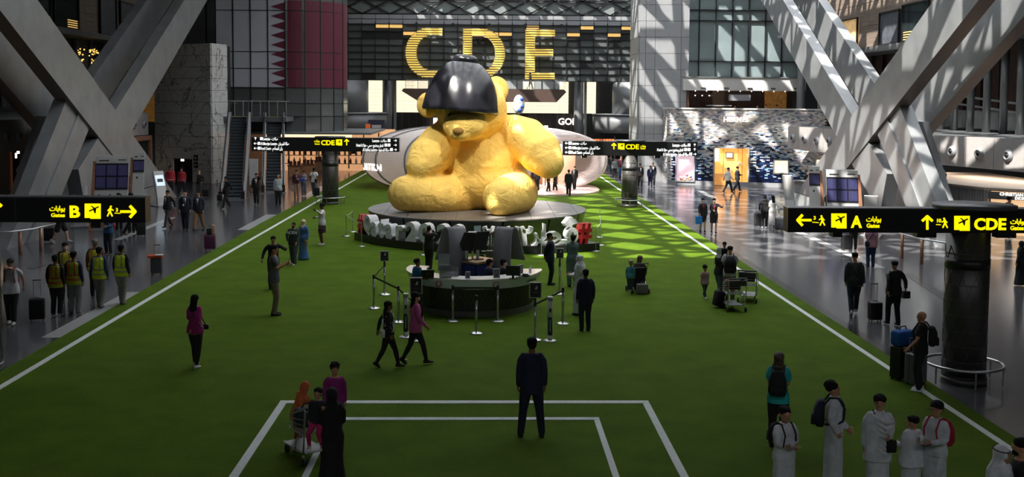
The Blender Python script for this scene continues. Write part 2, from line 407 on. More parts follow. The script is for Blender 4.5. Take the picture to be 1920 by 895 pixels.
# boat-shaped gallery bridge
br = root_struct('trim_gallery_bridge')
br_m = mat('bronze_bridge', (.10, .065, .055), .4, metal=.3)
b = MB(); b.prism([(-8.6, 108, 6.85), (-6.9, 108, 5.8), (7.05, 108, 5.8), (8.05, 108, 6.85), (7.8, 108, 7.1), (-8.4, 108, 7.1)], (0, 2, 0)); b.build('hull', br_m, br)
for k in range(13):
    MB().box((-7.6 + k * 1.25, 108.05, 7.6), (1.2, .03, .95)).build('rail_glass', mat('clear_glass', (.8, .85, .85), .03, alpha=.18, var=.0), br)
    MB().box((-8.2 + k * 1.25, 108.0, 7.6), (.04, .05, 1.0)).build('rail_post', steel_dk, br)
MB().box((-.4, 108.0, 8.1), (16, .06, .05)).build('rail', steel_dk, br)

# ---------------- glazed wall on the left with its curved end
lg = root_struct('wall_left_glass')
X0, X1, YL, rad = -20.1, -14.75, 80.0, 3.8
def lgp(s):                                            # point and heading along the wall
    L = X1 - X0
    if s <= L: return Vector((X0 + s, YL, 0)), 0.
    a = (s - L) / rad
    if a <= PI / 2: return Vector((X1 + rad * math.sin(a), YL + rad - rad * math.cos(a), 0)), a
    return Vector((X1 + rad, YL + rad + (s - L - rad * PI / 2), 0)), PI / 2
zs = [3.45, 4.72, 5.68, 6.85, 8.26, 9.5, 11.0, 12.55, 14.2, 15.9, 17.6]
ss = [0, 1.28, 2.56, 3.84, 5.12] + [5.35 + rad * PI / 2 * k / 5 for k in range(1, 6)] 
dark_pn = mat('left_wall_glass', (.10, .105, .105), .1, var=.2, scale=.4, spec=.7)
for i in range(len(ss) - 1):
    p, h = lgp((ss[i] + ss[i + 1]) / 2); w = (lgp(ss[i + 1])[0] - lgp(ss[i])[0]).length
    for j in range(len(zs) - 1):
        H = zs[j + 1] - zs[j]
        MB().box((0, 0, 0), (w - .06, .05, H - .06)).build('pane', dark_pn, lg, loc=(p.x, p.y, (zs[j] + zs[j + 1]) / 2), rz=h)
    q, h2 = lgp(ss[i])
    MB().box((0, -.03, 0), (.07, .14, zs[-1] - zs[0])).build('mullion', steel_dk, lg, loc=(q.x, q.y, (zs[0] + zs[-1]) / 2), rz=h2)
for z in (3.45, 4.72, 6.85, 8.26, 9.5, 12.55):
    b = MB(); pts = [lgp(s)[0] for s in np.linspace(0, ss[-1], 40)]
    for p, q in zip(pts, pts[1:]): b.beam((p.x, p.y - .02, z), (q.x, q.y - .02, z), .12, .06)
    b.build('transom', steel_dk, lg)
MB().box((-22.2, 83, 12), (4.2, .4, 10)).build('dark_return', panel_dk, lg)
for k in range(3): MB().box((-23.6 + k * 1.4, 82.7, 12), (1.3, .06, 9.6)).build('return_panel', glass_dk, lg)
# banner film on that wall: pale field, toothed edge, maroon field
flag = thing('flag', 'maroon and white banner with toothed edge on the left glass wall', 'flag', (0, 0, 0))
white_f = mat('banner_white', srgb(178, 180, 190), .55, var=.03, scale=1); maroon_f = mat('banner_maroon', srgb(92, 24, 48), .5, var=.05, scale=1)
zt, zb = 13.2, 6.85
n_t = 9; sT, sB = 4.05, 5.22                             # tooth tip and root along the wall
def fp(s, z, off=.05):
    p, h = lgp(s); return Vector((p.x + math.sin(h) * off, p.y - math.cos(h) * off, z))
for i in range(4):
    b = MB(); s0, s1 = ss[i] + .04, ss[i + 1] - .04
    b.prism([fp(s0, zb), fp(s1, zb), fp(s1, 16), fp(s0, 16)], (0, .03, 0)); b.build('white_field', white_f, flag)
b = MB(); hT = (zt - zb) / n_t
for k in range(n_t):
    z0 = zb + hT * k
    b.prism([fp(sT, z0 + hT / 2 - (.36 if 0 else 0), .07), fp(sB, z0, .07), fp(sB, z0 + hT, .07)], (0, .02, 0))
b.build('toothed_edge', maroon_f, flag)
for i in range(4, 9):
    b = MB(); s0 = max(ss[i], sB) if i == 4 else ss[i]
    for t in range(4):
        a, c = s0 + (ss[i + 1] - s0) * t / 4, s0 + (ss[i + 1] - s0) * (t + 1) / 4
        h = lgp((a + c) / 2)[1]
        b.prism([fp(a, zb, .065), fp(c, zb, .065), fp(c, zt + .1, .065), fp(a, zt + .1, .065)], (-math.sin(h) * .02, math.cos(h) * .02, 0))
    b.build('maroon_field', maroon_f, flag)

# ---------------- marble lift block
lb = root_struct('wall_lift_block')
A, B, Cc = Vector((-24.4, 79.2, 0)), Vector((-19.35, 75.6, 0)), Vector((-18.75, 77.6, 0))
ZT = 9.9
b = MB(); b.prism([A + Vector((.05, .1, 0)), B + Vector((0, .12, 0)), Cc + Vector((-.1, 0, 0)), Cc + Vector((-.6, 6, 0)), A + Vector((0, 6, 0))], (0, 0, ZT - .05)); b.build('core', panel_dk, lb)
def tiles(P0, P1, n, rows, skip=()):
    d = P1 - P0; L = d.length; w = L / n; h = ZT / rows; rz = math.atan2(d.y, d.x)
    me = MB().box((0, 0, 0), (w - .025, .1, h - .025)).mesh('marble_tile', marble)
    nrm = Vector((d.y, -d.x, 0)).normalized()
    for i in range(n):
        for j in range(rows):
            if (i, j) in skip: continue
            p = P0 + d * ((i + .5) / n)
            o = put('marble_tile', me, lb, (p.x + nrm.x * RND.uniform(0, .012), p.y + nrm.y * .01, h * (j + .5)), rz)
tiles(A, B, 6, 12, {(2, 0), (3, 0), (2, 1), (3, 1)})
tiles(B, Cc, 2, 12)
d = (B - A); u = d.normalized(); nrm = Vector((u.y, -u.x, 0)); rz = math.atan2(d.y, d.x)
pm = A + d * .5
MB().box((0, 0, 0), (1.75, .1, .36)).build('marble_tile', marble, lb, loc=(pm.x, pm.y, 2.3 - .0 + .0), rz=rz) if 0 else None
lift = tag(MB().box((0, 0, 0), (1.9, .08, 1.64)).build('door_1', mat('lift_doors', (.045, .042, .04), .25, metal=.5), None, loc=(pm.x - .05, pm.y + .1, .82), rz=rz), kind='structure')
MB().box((0, -.05, .0), (.03, .02, 1.6)).build('door_gap', steel_dk, lift)
MB().box((0, -.06, .74), (.3, .04, .14)).build('floor_display', glow_white, lift)
for k in range(2):
    p = A + d * .735; o = MB().box((0, 0, 0), (.42, .05, .42)).build('sign_plate', steel_dk, lb, loc=(p.x + nrm.x * .08, p.y + nrm.y * .08, 1.78 - k * .5), rz=rz)
    MB().box((0, -.03, 0), (.2, .02, .12)).build('symbol', panel_wh, o)

# ---------------- upper blocks at the sides: stone cladding, windows, sill slab, dark glazing below
win_n = [0]
def side_block(s, X, ya, yb, zsill, wins, name):
    w = root_struct(name)
    b = MB(); b.box((s * (X + 1.2), (ya + yb) / 2, (zsill + 20.4) / 2), (2, yb - ya, 20.4 - zsill)); b.build('core', panel_dk, w)
    ny, nz = 12, 6
    dy, dz = (yb - ya) / ny, (20.4 - zsill) / nz
    me = MB().box((0, 0, 0), (.12, dy - .03, dz - .03)).mesh('cladding_panel', wood_cl)
    for i in range(ny):
        for j in range(nz): put('cladding_panel', me, w, (s * X + s * .2, ya + dy * (i + .5), zsill + dz * (j + .5)))
    MB().box((s * (X - .2), (ya + yb) / 2, zsill - .2), (2.4, yb - ya + 1, .4)).build('sill_slab', panel_md, w)
    for y0, y1, z0, z1, m in wins:
        win_n[0] += 1
        o = tag(MB().box((s * X + s * .08, (y0 + y1) / 2, (z0 + z1) / 2), (.1, y1 - y0, z1 - z0)).build('window_%d' % win_n[0], m), kind='structure')
        b = MB(); x = s * X - s * .0
        b.box((x, y0, (z0 + z1) / 2), (.16, .09, z1 - z0 + .1)); b.box((x, y1, (z0 + z1) / 2), (.16, .09, z1 - z0 + .1)); b.box((x, (y0 + y1) / 2, z1), (.16, y1 - y0, .09)); b.box((x, (y0 + y1) / 2, z0), (.16, y1 - y0, .09))
        b.build('window_frame', steel_dk, o)
        if m is win_dk:
            for k in range(4): MB().box((x + s * .02, y1 - (y1 - y0) * .25, z0 + .15 + k * .16), (.06, (y1 - y0) * .4, .06)).build('blind_strip', orange_win, o)
    return w
win_dk = mat('dark_window', (.02, .028, .03), .05, spec=.8)
win_cu = mat('curtained_window', (.10, .11, .13), .3, var=.3, scale=3)
win_or = mat('lit_window', (.85, .55, .25), .4, var=.4, scale=1.2, emit=.25, ecol=(1, .6, .25))
side_block(-1, 30, 56, 99, 10.75, [(71.0, 74.6, 10.9, 13.6, win_dk), (75.2, 79.6, 10.95, 13.9, win_dk), (84.0, 87.6, 10.95, 13.9, win_cu), (88.6, 93, 11.0, 13.9, win_cu)], 'wall_left_block')
side_block(1, 28, 50, 93, 9.95, [(80.6, 84.6, 10.1, 12.45, win_or), (72.4, 76.0, 10.15, 12.4, win_cu), (67.6, 71.8, 10.15, 12.6, win_dk)], 'wall_right_block')
# left: dark gallery behind glass with gold lamps
gl = root_struct('wall_left_gallery')
for k in range(14): MB().box((-30.6, 56 + 3 * k + 1.5, 7.9), (.1, 2.95, 5.0)).build('gallery_pane', win_dk if k % 2 else panel_dk, gl)
for k in range(15): MB().box((-30.4, 56 + 3 * k, 7.9), (.2, .1, 5.0)).build('gallery_post', panel_md, gl)
lamp_px = [(127, 93), (153, 96), (172, 99), (152, 116), (180, 101), (178, 116)]
for i, (x, y) in enumerate(lamp_px):
    p = PX(x, y, -29.2); t = thing('pendant_lamp', ['first gold pendant lamp left of the glass gallery row, upper row', 'second gold pendant lamp of the upper gallery row', 'third gold pendant lamp of the upper gallery row', 'gold pendant lamp hanging lowest under the second lamp of the gallery', 'fourth and rearmost gold pendant lamp of the upper gallery row', 'lower gold pendant lamp nearest the marble block in the gallery'][i], 'lamp', p, 0, 'gold lamps in the left gallery')
    b = MB()
    for k in range(10):
        a = RND.uniform(0, 2 * PI); r = RND.uniform(.08, .26); b.ball((r * math.cos(a), r * math.sin(a), RND.uniform(-.26, .26)), RND.uniform(.03, .065), 6, 4)
    tag(b.build('glass_bead', gold_lamp, t, True), kind='stuff')
    MB().tube([(0, 0, .2), (0, 0, 10.35 - p.z)], .012, 5, cap=False).build('cord', steel_dk, t)
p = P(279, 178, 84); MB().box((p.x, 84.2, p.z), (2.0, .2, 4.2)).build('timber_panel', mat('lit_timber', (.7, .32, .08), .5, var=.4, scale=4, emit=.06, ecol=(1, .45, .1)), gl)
# right: slender grey fins before red timber
gr = root_struct('wall_right_gallery')
MB().box((31.4, 68, 7.2), (.3, 52, 5.4)).build('timber_wall', red_wood, gr)
for k in range(20): MB().box((31.1, 45 + 2.4 * k, 7.2), (.2, .16, 5.4)).build('timber_rib', red_wood, gr)
for x, y0 in ((1763, 0), (1790, 0), (1820, 0), (1850, 0), (1882, 0), (1913, 0), (1738, 0), (1716, 0), (1697, 0), (1681, 0)):
    p = PX(x, 200, 28.6); MB().loft([(4.3, .2, .28), (9.9, .2, .28)], 12).build('fin', panel_md, gr, True, loc=(p.x, p.y, 0))
for dz in (0, .5): MB().beam((29.3, 75, 6.6 + dz), (29.3, 52, 5.2 + dz), .08, .12).build('ramp_rail', panel_gr, gr)
for y in range(46, 76, 4): MB().box((29.5, y, 5.1), (.03, 3.9, 1.1)).build('balustrade_glass', mat('clear_glass', (.8, .85, .85), .03, alpha=.18, var=0), gr)

# ---------------- pale balcony fascias with round air nozzles
def fascia(pts, zt, zb, name, noz, cove):
    w = root_struct(name)
    for (p, q) in zip(pts, pts[1:]):
        p, q = Vector(p), Vector(q); L = (q - p).length; n = max(1, round(L / 2.0)); ang = math.atan2((q - p).y, (q - p).x)
        for i in range(n):
            a = p + (q - p) * ((i + .5) / n)
            MB().box((0, 0, 0), (L / n - .03, .2, zt - zb)).build('fascia_panel', fas_m, w, loc=(a.x, a.y, (zt + zb) / 2), rz=ang)
            if noz(a):
                o = MB().lathe([(.0, -.03), (.3, -.03), (.3, .05), (.24, .1), (.2, .17), (.16, .17), (.15, .06), (0, .06)], 20).build('air_nozzle', panel_gr, w, True)
                s = 1 if a.x < 0 else -1
                o.rotation_euler = (PI / 2, 0, ang + (PI if s * math.cos(ang + PI / 2) > 0 else 0)); 
                nv = Vector((math.sin(ang), -math.cos(ang), 0)); nv = nv if nv.x * s > 0 else -nv
                o.rotation_euler = nv.to_track_quat('Z', 'Y').to_euler(); o.location = (a.x + nv.x * .1, a.y + nv.y * .1, zb + (zt - zb) * .48)
                MB().ball((0, 0, .1), (.13, .13, .09), 10, 6).build('nozzle_throat', steel_dk, o, True)
        nv = Vector((-(q - p).y, (q - p).x)).normalized(); nv = nv if nv.x * p.x > 0 else -nv
        b = MB(); o2 = nv * 9
        b.prism([(p.x, p.y, zb), (q.x, q.y, zb), (q.x + o2.x, q.y + o2.y, zb), (p.x + o2.x, p.y + o2.y, zb)], (0, 0, .14)); b.build('soffit', panel_wh, w)
        b = MB(); b.prism([(p.x, p.y, zt), (q.x, q.y, zt), (q.x + o2.x, q.y + o2.y, zt), (p.x + o2.x, p.y + o2.y, zt)], (0, 0, -.1)); b.build('balcony_deck', panel_md, w)
        m = p + (q - p) * .5 + nv * 2.2
        MB().box((0, 0, 0), ((q - p).length * .8, 1.6, .05)).build('cove_light', cove, w, loc=(m.x, m.y, zb - .03), rz=ang)
    return w
fas_m = mat('pale_fascia', (.36, .34, .33), .5, var=.05)
glow_cove = mat('cove_light', (1, .85, .7), .5, emit=1.1, ecol=(1, .72, .45))
fascia([(26.2, 40), (25.6, 50), (23.4, 57.5), (21.9, 66), (20.9, 73.2)], 4.4, 2.85, 'trim_right_fascia', lambda a: a.y > 42, mat('cove_daylight_fill', (1, .95, .9), .5, emit=3.2, ecol=(1, .88, .76)))  # right cove glow made white and strong, standing in for daylight on the ribs
fascia([(-24.5, 40), (-22.7, 50), (-23.5, 57), (-24.2, 66), (-24.0, 76)], 5.0, 3.45, 'trim_left_fascia', lambda a: True, glow_cove)
# shop walls below: left dark shop, right ribbed white wall
ls = root_struct('wall_left_shop')
MB().box((-31, 58, 1.8), (.3, 44, 3.6)).build('shop_back', panel_dk, ls)
for k in range(7):
    MB().box((-30.4, 44 + 4.4 * k, 1.4), (.9, 2.9, 2.8)).build('display_unit', steel_dk, ls)
    MB().box((-30.3, 46.1 + 4.4 * k, 1.4), (.5, .3, 2.6)).build('timber_jamb', mat('copper_panel', (.42, .2, .12), .4, metal=.3), ls)
MB().box((-23.9, 72.5, 1.6), (.3, 6, 3.1)).build('dark_opening', steel_dk, ls)
for y in (69.4, 75.6): MB().box((-23.8, y, 1.6), (.45, .35, 3.2)).build('timber_jamb', mat('copper_panel', (.42, .2, .12), .4, metal=.3), ls)
MB().box((-23.8, 72.5, 3.25), (.45, 6.5, .3)).build('timber_head', mat('copper_panel', (.42, .2, .12), .4, metal=.3), ls)
for (x, y, w, h) in ((34, 286, .12, .14), (228 * .22, 285, .12, .2), (30, 292, .08, .3)):
    p = PX(x, y, -27.5); MB().box(tuple(p), (w, w, h)).build('shop_lamp', glow_white, ls)
rs = root_struct('wall_right_shop')
pts = [Vector((22.6, 60)), Vector((22.4, 57)), Vector((22.3, 54)), Vector((22.9, 51.2)), Vector((23.5, 49.4))]
b = MB()
for p, q in zip(pts, pts[1:]):
    n = int((q - p).length / .16)
    for i in range(n):
        a = p + (q - p) * ((i + .5) / n); b.box((a.x, a.y, 1.02), (.1, .1, 2.04), rz=math.atan2((q - p).y, (q - p).x))
    b.beam((p.x + .1, p.y, 1.02), (q.x + .1, q.y, 1.02), .1, 2.04)
tag(b.build('white_rib', panel_wh, rs), kind='stuff')
led = [(p.x - .12, p.y, 2.04) for p in pts] + [(25.4, 48.0, 2.04), (28.5, 47.0, 2.04), (28.5, 60, 2.04)]
b = MB(); b.prism(led, (0, 0, .12)); b.build('shop_roof', mat('cream_ledge', (.55, .47, .4), .4, var=.08), rs)
o = MB().box((0, 0, 0), (1.9, .15, 2.0)).build('lit_shopfront', mat('amber_shopfront', (1, .7, .42), .5, emit=.75, ecol=(1, .62, .32), var=.3, scale=1.4), rs, loc=(24.45, 48.75, 1.0), rz=-.62)
MB().box((0, -.1, .82), (2.1, .2, .34)).build('shop_header', panel_md, o)
text('shop_lettering', 'CHRISTIAN', .2, glow_white, o, face_cam(-.55, -.22, .84), .004)
text('shop_lettering', 'DIOR', .18, glow_white, o, face_cam(.1, -.22, .68), .004)

# ---------------- inclined double frames that carry the roof
def strut_frame(s):
    w = root_struct('trim_%s_strut' % ('right' if s > 0 else 'left'))
    for k, (xa, xb, yo) in enumerate(((19.0, 19.65, 0), (21.3, 21.9, 0))):
        def yz(name, pts, m, xa=xa, xb=xb, slope=0.):
            b = MB(); b.prism([(s * xa, y, z) for y, z in pts], (s * (xb - xa), 0, 0))
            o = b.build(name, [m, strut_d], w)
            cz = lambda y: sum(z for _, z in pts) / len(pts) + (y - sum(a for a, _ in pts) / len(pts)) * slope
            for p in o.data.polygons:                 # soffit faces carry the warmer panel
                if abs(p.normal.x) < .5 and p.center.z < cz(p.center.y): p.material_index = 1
            return o
        ca, cb = .515, .53
        zA = lambda y: 10.11 - ca * (y - 41.16)       # lower edge of the arm that comes towards the hall's near end
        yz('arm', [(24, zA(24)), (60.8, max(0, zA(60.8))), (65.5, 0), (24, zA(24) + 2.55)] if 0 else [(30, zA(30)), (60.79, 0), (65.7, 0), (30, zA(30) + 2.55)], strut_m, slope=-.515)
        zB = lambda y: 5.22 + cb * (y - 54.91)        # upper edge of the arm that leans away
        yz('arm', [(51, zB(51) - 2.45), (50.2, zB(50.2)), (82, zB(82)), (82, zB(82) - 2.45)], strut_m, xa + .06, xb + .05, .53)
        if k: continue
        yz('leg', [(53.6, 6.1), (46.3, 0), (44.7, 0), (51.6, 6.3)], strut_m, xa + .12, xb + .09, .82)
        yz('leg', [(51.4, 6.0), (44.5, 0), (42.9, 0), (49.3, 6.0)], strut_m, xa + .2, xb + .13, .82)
    b = MB(); b.prism([(s * 21.0, 46.5, 0), (s * 21.0, 60.5, 0), (s * 21.0, 53.5, 5.2), (s * 21.0, 51.0, 5.2)], (s * .3, 0, 0)); b.build('base_web', strut_m, w)
strut_frame(1); strut_frame(-1)

# ---------------- tall grey pier, glazing and restaurant above the blue-tiled shop
pier = root_struct('wall_pier')
PA, PB = Vector((11.35, 79.6, 0)), Vector((15.05, 79.6, 0))
MB().box((13.2, 82, 10), (3.6, 4.6, 20)).build('core', panel_md, pier)
xs = [11.35, 11.8, 12.5, 14.45, 15.05]
for i in range(4):
    for j in range(17):
        w, h = xs[i + 1] - xs[i], 1.2
        put('cladding_panel', MB().box((0, 0, 0), (w - .025, .12, h - .025)).mesh('cladding_panel', panel_gr), pier, ((xs[i] + xs[i + 1]) / 2, 79.6, h * (j + .5)))
for j in range(17): put('cladding_panel', MB().box((0, 0, 0), (.12, 4.4, 1.175)).mesh('cladding_panel', panel_gr), pier, (11.32, 81.9, 1.2 * (j + .5)))
ru = root_struct('wall_right_glazing')
gx = [14.9 + 1.27 * k for k in range(9)]; gz = [7.9, 9.1, 12.2, 13.0, 14.6, 16.2, 17.8]
for i in range(8):
    for j in range(6):
        w, h = gx[i + 1] - gx[i], gz[j + 1] - gz[j]
        put('pane', MB().box((0, 0, 0), (w - .07, .05, h - .07)).mesh('pane', glass_lt), ru, ((gx[i] + gx[i + 1]) / 2, 81.6, (gz[j] + gz[j + 1]) / 2))
for x in gx: MB().box((x, 81.5, 12.9), (.08, .15, 10)).build('mullion', steel_dk, ru)
for z in gz: MB().box((20, 81.5, z), (10.3, .15, .08)).build('transom', steel_dk, ru)
MB().box((20, 82.0, 12.9), (10.3, .2, 10)).build('backing', panel_md, ru)
re = root_struct('wall_restaurant')
MB().box((19.2, 80.6, 7.35), (9.2, 2.6, .95)).build('white_bulkhead', panel_wh, re)
MB().box((19.2, 79.28, 7.86), (9.3, .1, .08)).build('bulkhead_edge', panel_md, re)
for k in range(5): MB().box((16.1 + 1.75 * k, 79.27, 7.05), (.36, .06, .07)).build('air_slot', steel_dk, re)
MB().box((19.2, 83.5, 5.7), (9.6, .2, 2.8)).build('back_wall', red_wood, re)
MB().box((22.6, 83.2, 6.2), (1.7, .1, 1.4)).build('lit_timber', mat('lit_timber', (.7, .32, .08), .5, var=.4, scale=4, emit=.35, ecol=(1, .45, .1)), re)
MB().box((17.6, 81.3, 5.75), (.9, .9, 2.4)).build('pillar', mat('bronze_pillar', (.18, .11, .08), .3, metal=.5), re)
MB().box((15.0, 81, 6), (.2, 3, 2)).build('end_wall', red_wood, re)
MB().box((19.4, 81.6, 4.49), (9.8, 3.8, .12)).build('deck', panel_md, re)
MB().box((18.9, 79.6, 6.35), (1.6, .3, .45)).build('counter_hood', panel_gr, re)
MB().box((17.3, 79.3, 5.75), (1.9, .08, .07)).build('front_rail', panel_gr, re)
for k in range(8): MB().ball((16.2 + .55 * k, 82.8, 6.5), .05, 6, 4).build('spot_lamp', glow_white, re)
for k in range(9): MB().ball((15.7 + .85 * k, 80.2, 6.84), .045, 6, 4).build('spot_lamp', glow_white, re)
for x, y in ((23.2, 78.5), (24.3, 77.0), (25.0, 75.5)):
    MB().loft([(0, .3, .3), (10.8, .3, .3)], 16).build('post', panel_md, re, True, loc=(x, y, 0))
MB().box((23.3, 78.4, 10.9), (3.2, 2.6, .18)).build('post_canopy', panel_gr, re)
MB().box((26.5, 81.5, 3.8), (5.0, .3, 3.2)).build('timber_side', red_wood, re)

# ---------------------------------------------------------------- round podium, lettering ring, yellow plush figure
steel = mat('brushed_steel', (.52, .52, .53), .28, metal=.9, var=.08, scale=8)
steel_w = mat('satin_aluminium', (.62, .63, .64), .35, metal=.6, var=.06)
black = mat('black_satin', (.012, .012, .013), .4, var=.2)
black_m = mat('matte_black', (.016, .016, .017), .7, var=.2)
pc = P(895, 391, 48.4); PCX, PCY, PR, PH = pc.x, 48.4, 4.93, 1.18
pod = thing('podium', 'large round grey metal podium under the yellow plush figure', 'podium', (PCX, PCY, 0))
pod_m = mat('podium_metal', (.10, .10, .10), .32, metal=.6, var=.2, scale=.8)
for k in range(14):
    a0 = 2 * PI * k / 14 + .01; a1 = 2 * PI * (k + 1) / 14 - .01
    MB().lathe([(4.6, 0.0), (PR, PH - .06), (PR - .15, PH - .06), (4.45, 0.0)], 6, (0, 0, 0), a0, a1).build('side_panel', pod_m, pod)
MB().lathe([(.05, 0), (4.5, 0), (PR - .12, PH - .08), (.05, PH - .08)], 56).build('core', pod_m, pod, True)
stone = mat('podium_stone', (.15, .14, .13), .45, var=.22, scale=1.3, spec=.6)
def clip(poly, n=40, r=PR):
    for k in range(n):
        a = 2 * PI * k / n; nx, ny = math.cos(a), math.sin(a); out = []
        for i in range(len(poly)):
            p, q = poly[i - 1], poly[i]; dp, dq = p[0] * nx + p[1] * ny - r, q[0] * nx + q[1] * ny - r
            if (dp <= 0) != (dq <= 0):
                t = dp / (dp - dq); out.append((p[0] + (q[0] - p[0]) * t, p[1] + (q[1] - p[1]) * t))
            if dq <= 0: out.append(q)
        poly = out
        if not poly: return poly
    return poly
for i in range(-5, 5):
    for j in range(-7, 7):
        x, y = i * 1.05 + .2, j * .75; g = .008
        pl = clip([(x + g, y + g), (x + 1.05 - g, y + g), (x + 1.05 - g, y + .75 - g), (x + g, y + .75 - g)])
        if len(pl) > 2: MB().prism([(*p, PH - .05) for p in pl], (0, 0, .05)).build('paving_stone', stone, pod)
MB().box((.05, -4.86, .86), (.28, .04, .26)).build('notice_plate', mat('pale_notice', (.45, .55, .58), .4), pod)
MB().box((.05, -4.72, .4), (.3, .04, .75)).build('bronze_strip', mat('bronze_pillar', (.18, .11, .08), .3, metal=.5), pod)

# curved black plinth with raised letters
def circ(a, b, c):
    ax, ay, bx, by, cx, cy = *a, *b, *c
    d = 2 * (ax * (by - cy) + bx * (cy - ay) + cx * (ay - by))
    ux = ((ax * ax + ay * ay) * (by - cy) + (bx * bx + by * by) * (cy - ay) + (cx * cx + cy * cy) * (ay - by)) / d
    uy = ((ax * ax + ay * ay) * (cx - bx) + (bx * bx + by * by) * (ax - cx) + (cx * cx + cy * cy) * (bx - ax)) / d
    return ux, uy, math.hypot(ax - ux, ay - uy)
LX, LY, LR = circ((-5.72, 46.2), (.5, 41.93), (4.62, 43.0))
aL = math.atan2(46.2 - LY, -5.72 - LX) % (2 * PI); aR = math.atan2(43.0 - LY, 4.62 - LX) % (2 * PI)
sign = thing('letter_sign', 'curved black plinth with raised white and red hashtag letters before the podium', 'sign', (LX, LY, 0))
MB().lathe([(LR, 0), (LR, .34), (LR - .72, .34), (LR - .72, 0)], 48, (0, 0, 0), aL, aR).build('plinth', black, sign)
let_w = mat('white_letter', (.62, .63, .65), .45, var=.04); let_r = mat('red_letter', (.55, .02, .03), .4, var=.06)
def arc_at(px):
    best = None
    for k in range(600):
        a = aL + (aR - aL) * (k + .5) / 600; p = Vector((LX + LR * math.cos(a), LY + LR * math.sin(a), .4))
        q = CAMM.to_3x3().transposed() @ (p - Vector((0, 0, EYE))); x = CX + FPX * q.x / -q.z
        if best is None or abs(x - px) < best[0]: best = (abs(x - px), a)
    return best[1]
def letter(ch, p0, p1, h, m, z0=.34, dep=.42, dotless=False):
    a0, a1 = arc_at(p0), arc_at(p1); am = (a0 + a1) / 2; r = LR - .08
    w = 2 * r * math.sin(abs(a1 - a0) / 2)
    o = text('raised_letter', ch, 1, m, sign, None, .035, dep / 2)
    me = o.data
    if dotless:                                        # the two dots are a shape of their own, set on top
        bm = bmesh.new(); bm.from_mesh(me); hi = max(v.co.y for v in bm.verts); seen = set(); kill = []
        for v in bm.verts:
            if v in seen: continue
            st = [v]; isl = []; seen.add(v)
            while st:
                a = st.pop(); isl.append(a)
                for e in a.link_edges:
                    c = e.other_vert(a)
                    if c not in seen: seen.add(c); st.append(c)
            if min(a.co.y for a in isl) > .6 * hi: kill += isl
        bmesh.ops.delete(bm, geom=kill, context='VERTS'); bm.to_mesh(me); bm.free()
    co = [v.co.copy() for v in me.vertices]
    xs = [c.x for c in co]; ys = [c.y for c in co]
    for v in me.vertices:
        v.co.x = ((v.co.x - min(xs)) / (max(xs) - min(xs)) - .5) * w; v.co.y = (v.co.y - min(ys)) / (max(ys) - min(ys)) * h
    o.matrix_local = Matrix.Translation((r * math.cos(am), r * math.sin(am), z0)) @ Matrix.Rotation(am + PI / 2, 4, 'Z') @ Matrix.Rotation(PI / 2, 4, 'X') @ Matrix.Translation((0, 0, -dep / 2))
    return o
for ch, p0, p1, h, m in (('#', 667, 677, .82, let_r), ('Q', 678, 692, .86, let_w), ('a', 692, 703, .62, let_w), ('t', 705, 716, .78, let_w), ('a', 719, 733, .62, let_w), ('r', 739, 754, .6, let_w),
                         ('2', 757, 778, .8, let_w), ('0', 782, 805, .8, let_w), ('2', 817, 839, .8, let_w), ('2', 845, 869, .8, let_w),
                         ('\u0662', 903, 926, .76, let_w), ('\u0660', 934, 942, .24, let_w), ('\u0662', 949, 974, .76, let_w), ('\u0662', 976, 1001, .76, let_w),
                         ('\ufeae', 998, 1016, .62, let_w), ('\ufec4', 1015, 1061, .86, let_w), ('#', 1086, 1112, .82, let_r)):
    letter(ch, p0, p1, h, m, .34 + (.3 if ch == '\u0660' else 0) - (.12 if ch == '\ufeae' else 0))
letter('\ufed7', 1061, 1086, .68, let_w, dotless=True)
am = arc_at(1073); o = MB()
o.prism([(-.24, 0, .0), (.02, 0, -.06), (.06, 0, .06), (.3, 0, .1), (.22, 0, .26), (.1, 0, .28), (.06, 0, .36), (-.1, 0, .36), (-.32, 0, .12)], (0, .3, 0))
o.build('raised_dots', let_w, sign, loc=((LR - .1) * math.cos(am), (LR - .1) * math.sin(am), 1.08), rz=am + PI / 2)
MB().box((0, 0, 0), (.5, .02, .05)).build('plinth_print', let_w, sign, loc=(LR * math.cos(arc_at(840)), LR * math.sin(arc_at(840)), .12), rz=arc_at(840) + PI / 2)
MB().box((0, 0, 0), (.3, .02, .05)).build('plinth_print', let_w, sign, loc=(LR * math.cos(arc_at(910)), LR * math.sin(arc_at(910)), .14), rz=arc_at(910) + PI / 2)

# yellow plush figure with a plain black rounded hat
plush = mat('yellow_plush', (.95, .64, .16), .75, var=.12, scale=1.0, spec=.25)
def _pl(nt, b):
    tc = nt.nodes.new('ShaderNodeTexCoord'); ms = []
    prev = None
    for sc, d, st in ((1.7, .35, .55), (26, .04, .5)):
        n = nt.nodes.new('ShaderNodeTexNoise'); n.inputs['Scale'].default_value = sc; n.inputs['Detail'].default_value = 4; n.inputs['Distortion'].default_value = .6
        nt.links.new(tc.outputs['Object'], n.inputs['Vector'])
        p = nt.nodes.new('ShaderNodeBump'); p.inputs['Strength'].default_value = st; p.inputs['Distance'].default_value = d
        nt.links.new(n.outputs['Fac'], p.inputs['Height'])
        if prev: nt.links.new(prev.outputs['Normal'], p.inputs['Normal'])
        prev = p
    nt.links.new(prev.outputs['Normal'], b.inputs['Normal'])
wire(plush, _pl)
hat_m = mat('black_lacquer', (.010, .010, .014), .22, var=.3, scale=2, bump=.35, bscale=2.2, spec=.7)
toy = thing('plush_toy', 'giant seated yellow plush toy with black rounded hat on the podium', 'toy', (PCX, PCY - 1.0, PH))
def q(px, py, Y): p = P(px, py, Y); return Vector((p.x - PCX, Y - PCY + 1.0, p.z - PH))
fz = MB()
Yb = 48.6
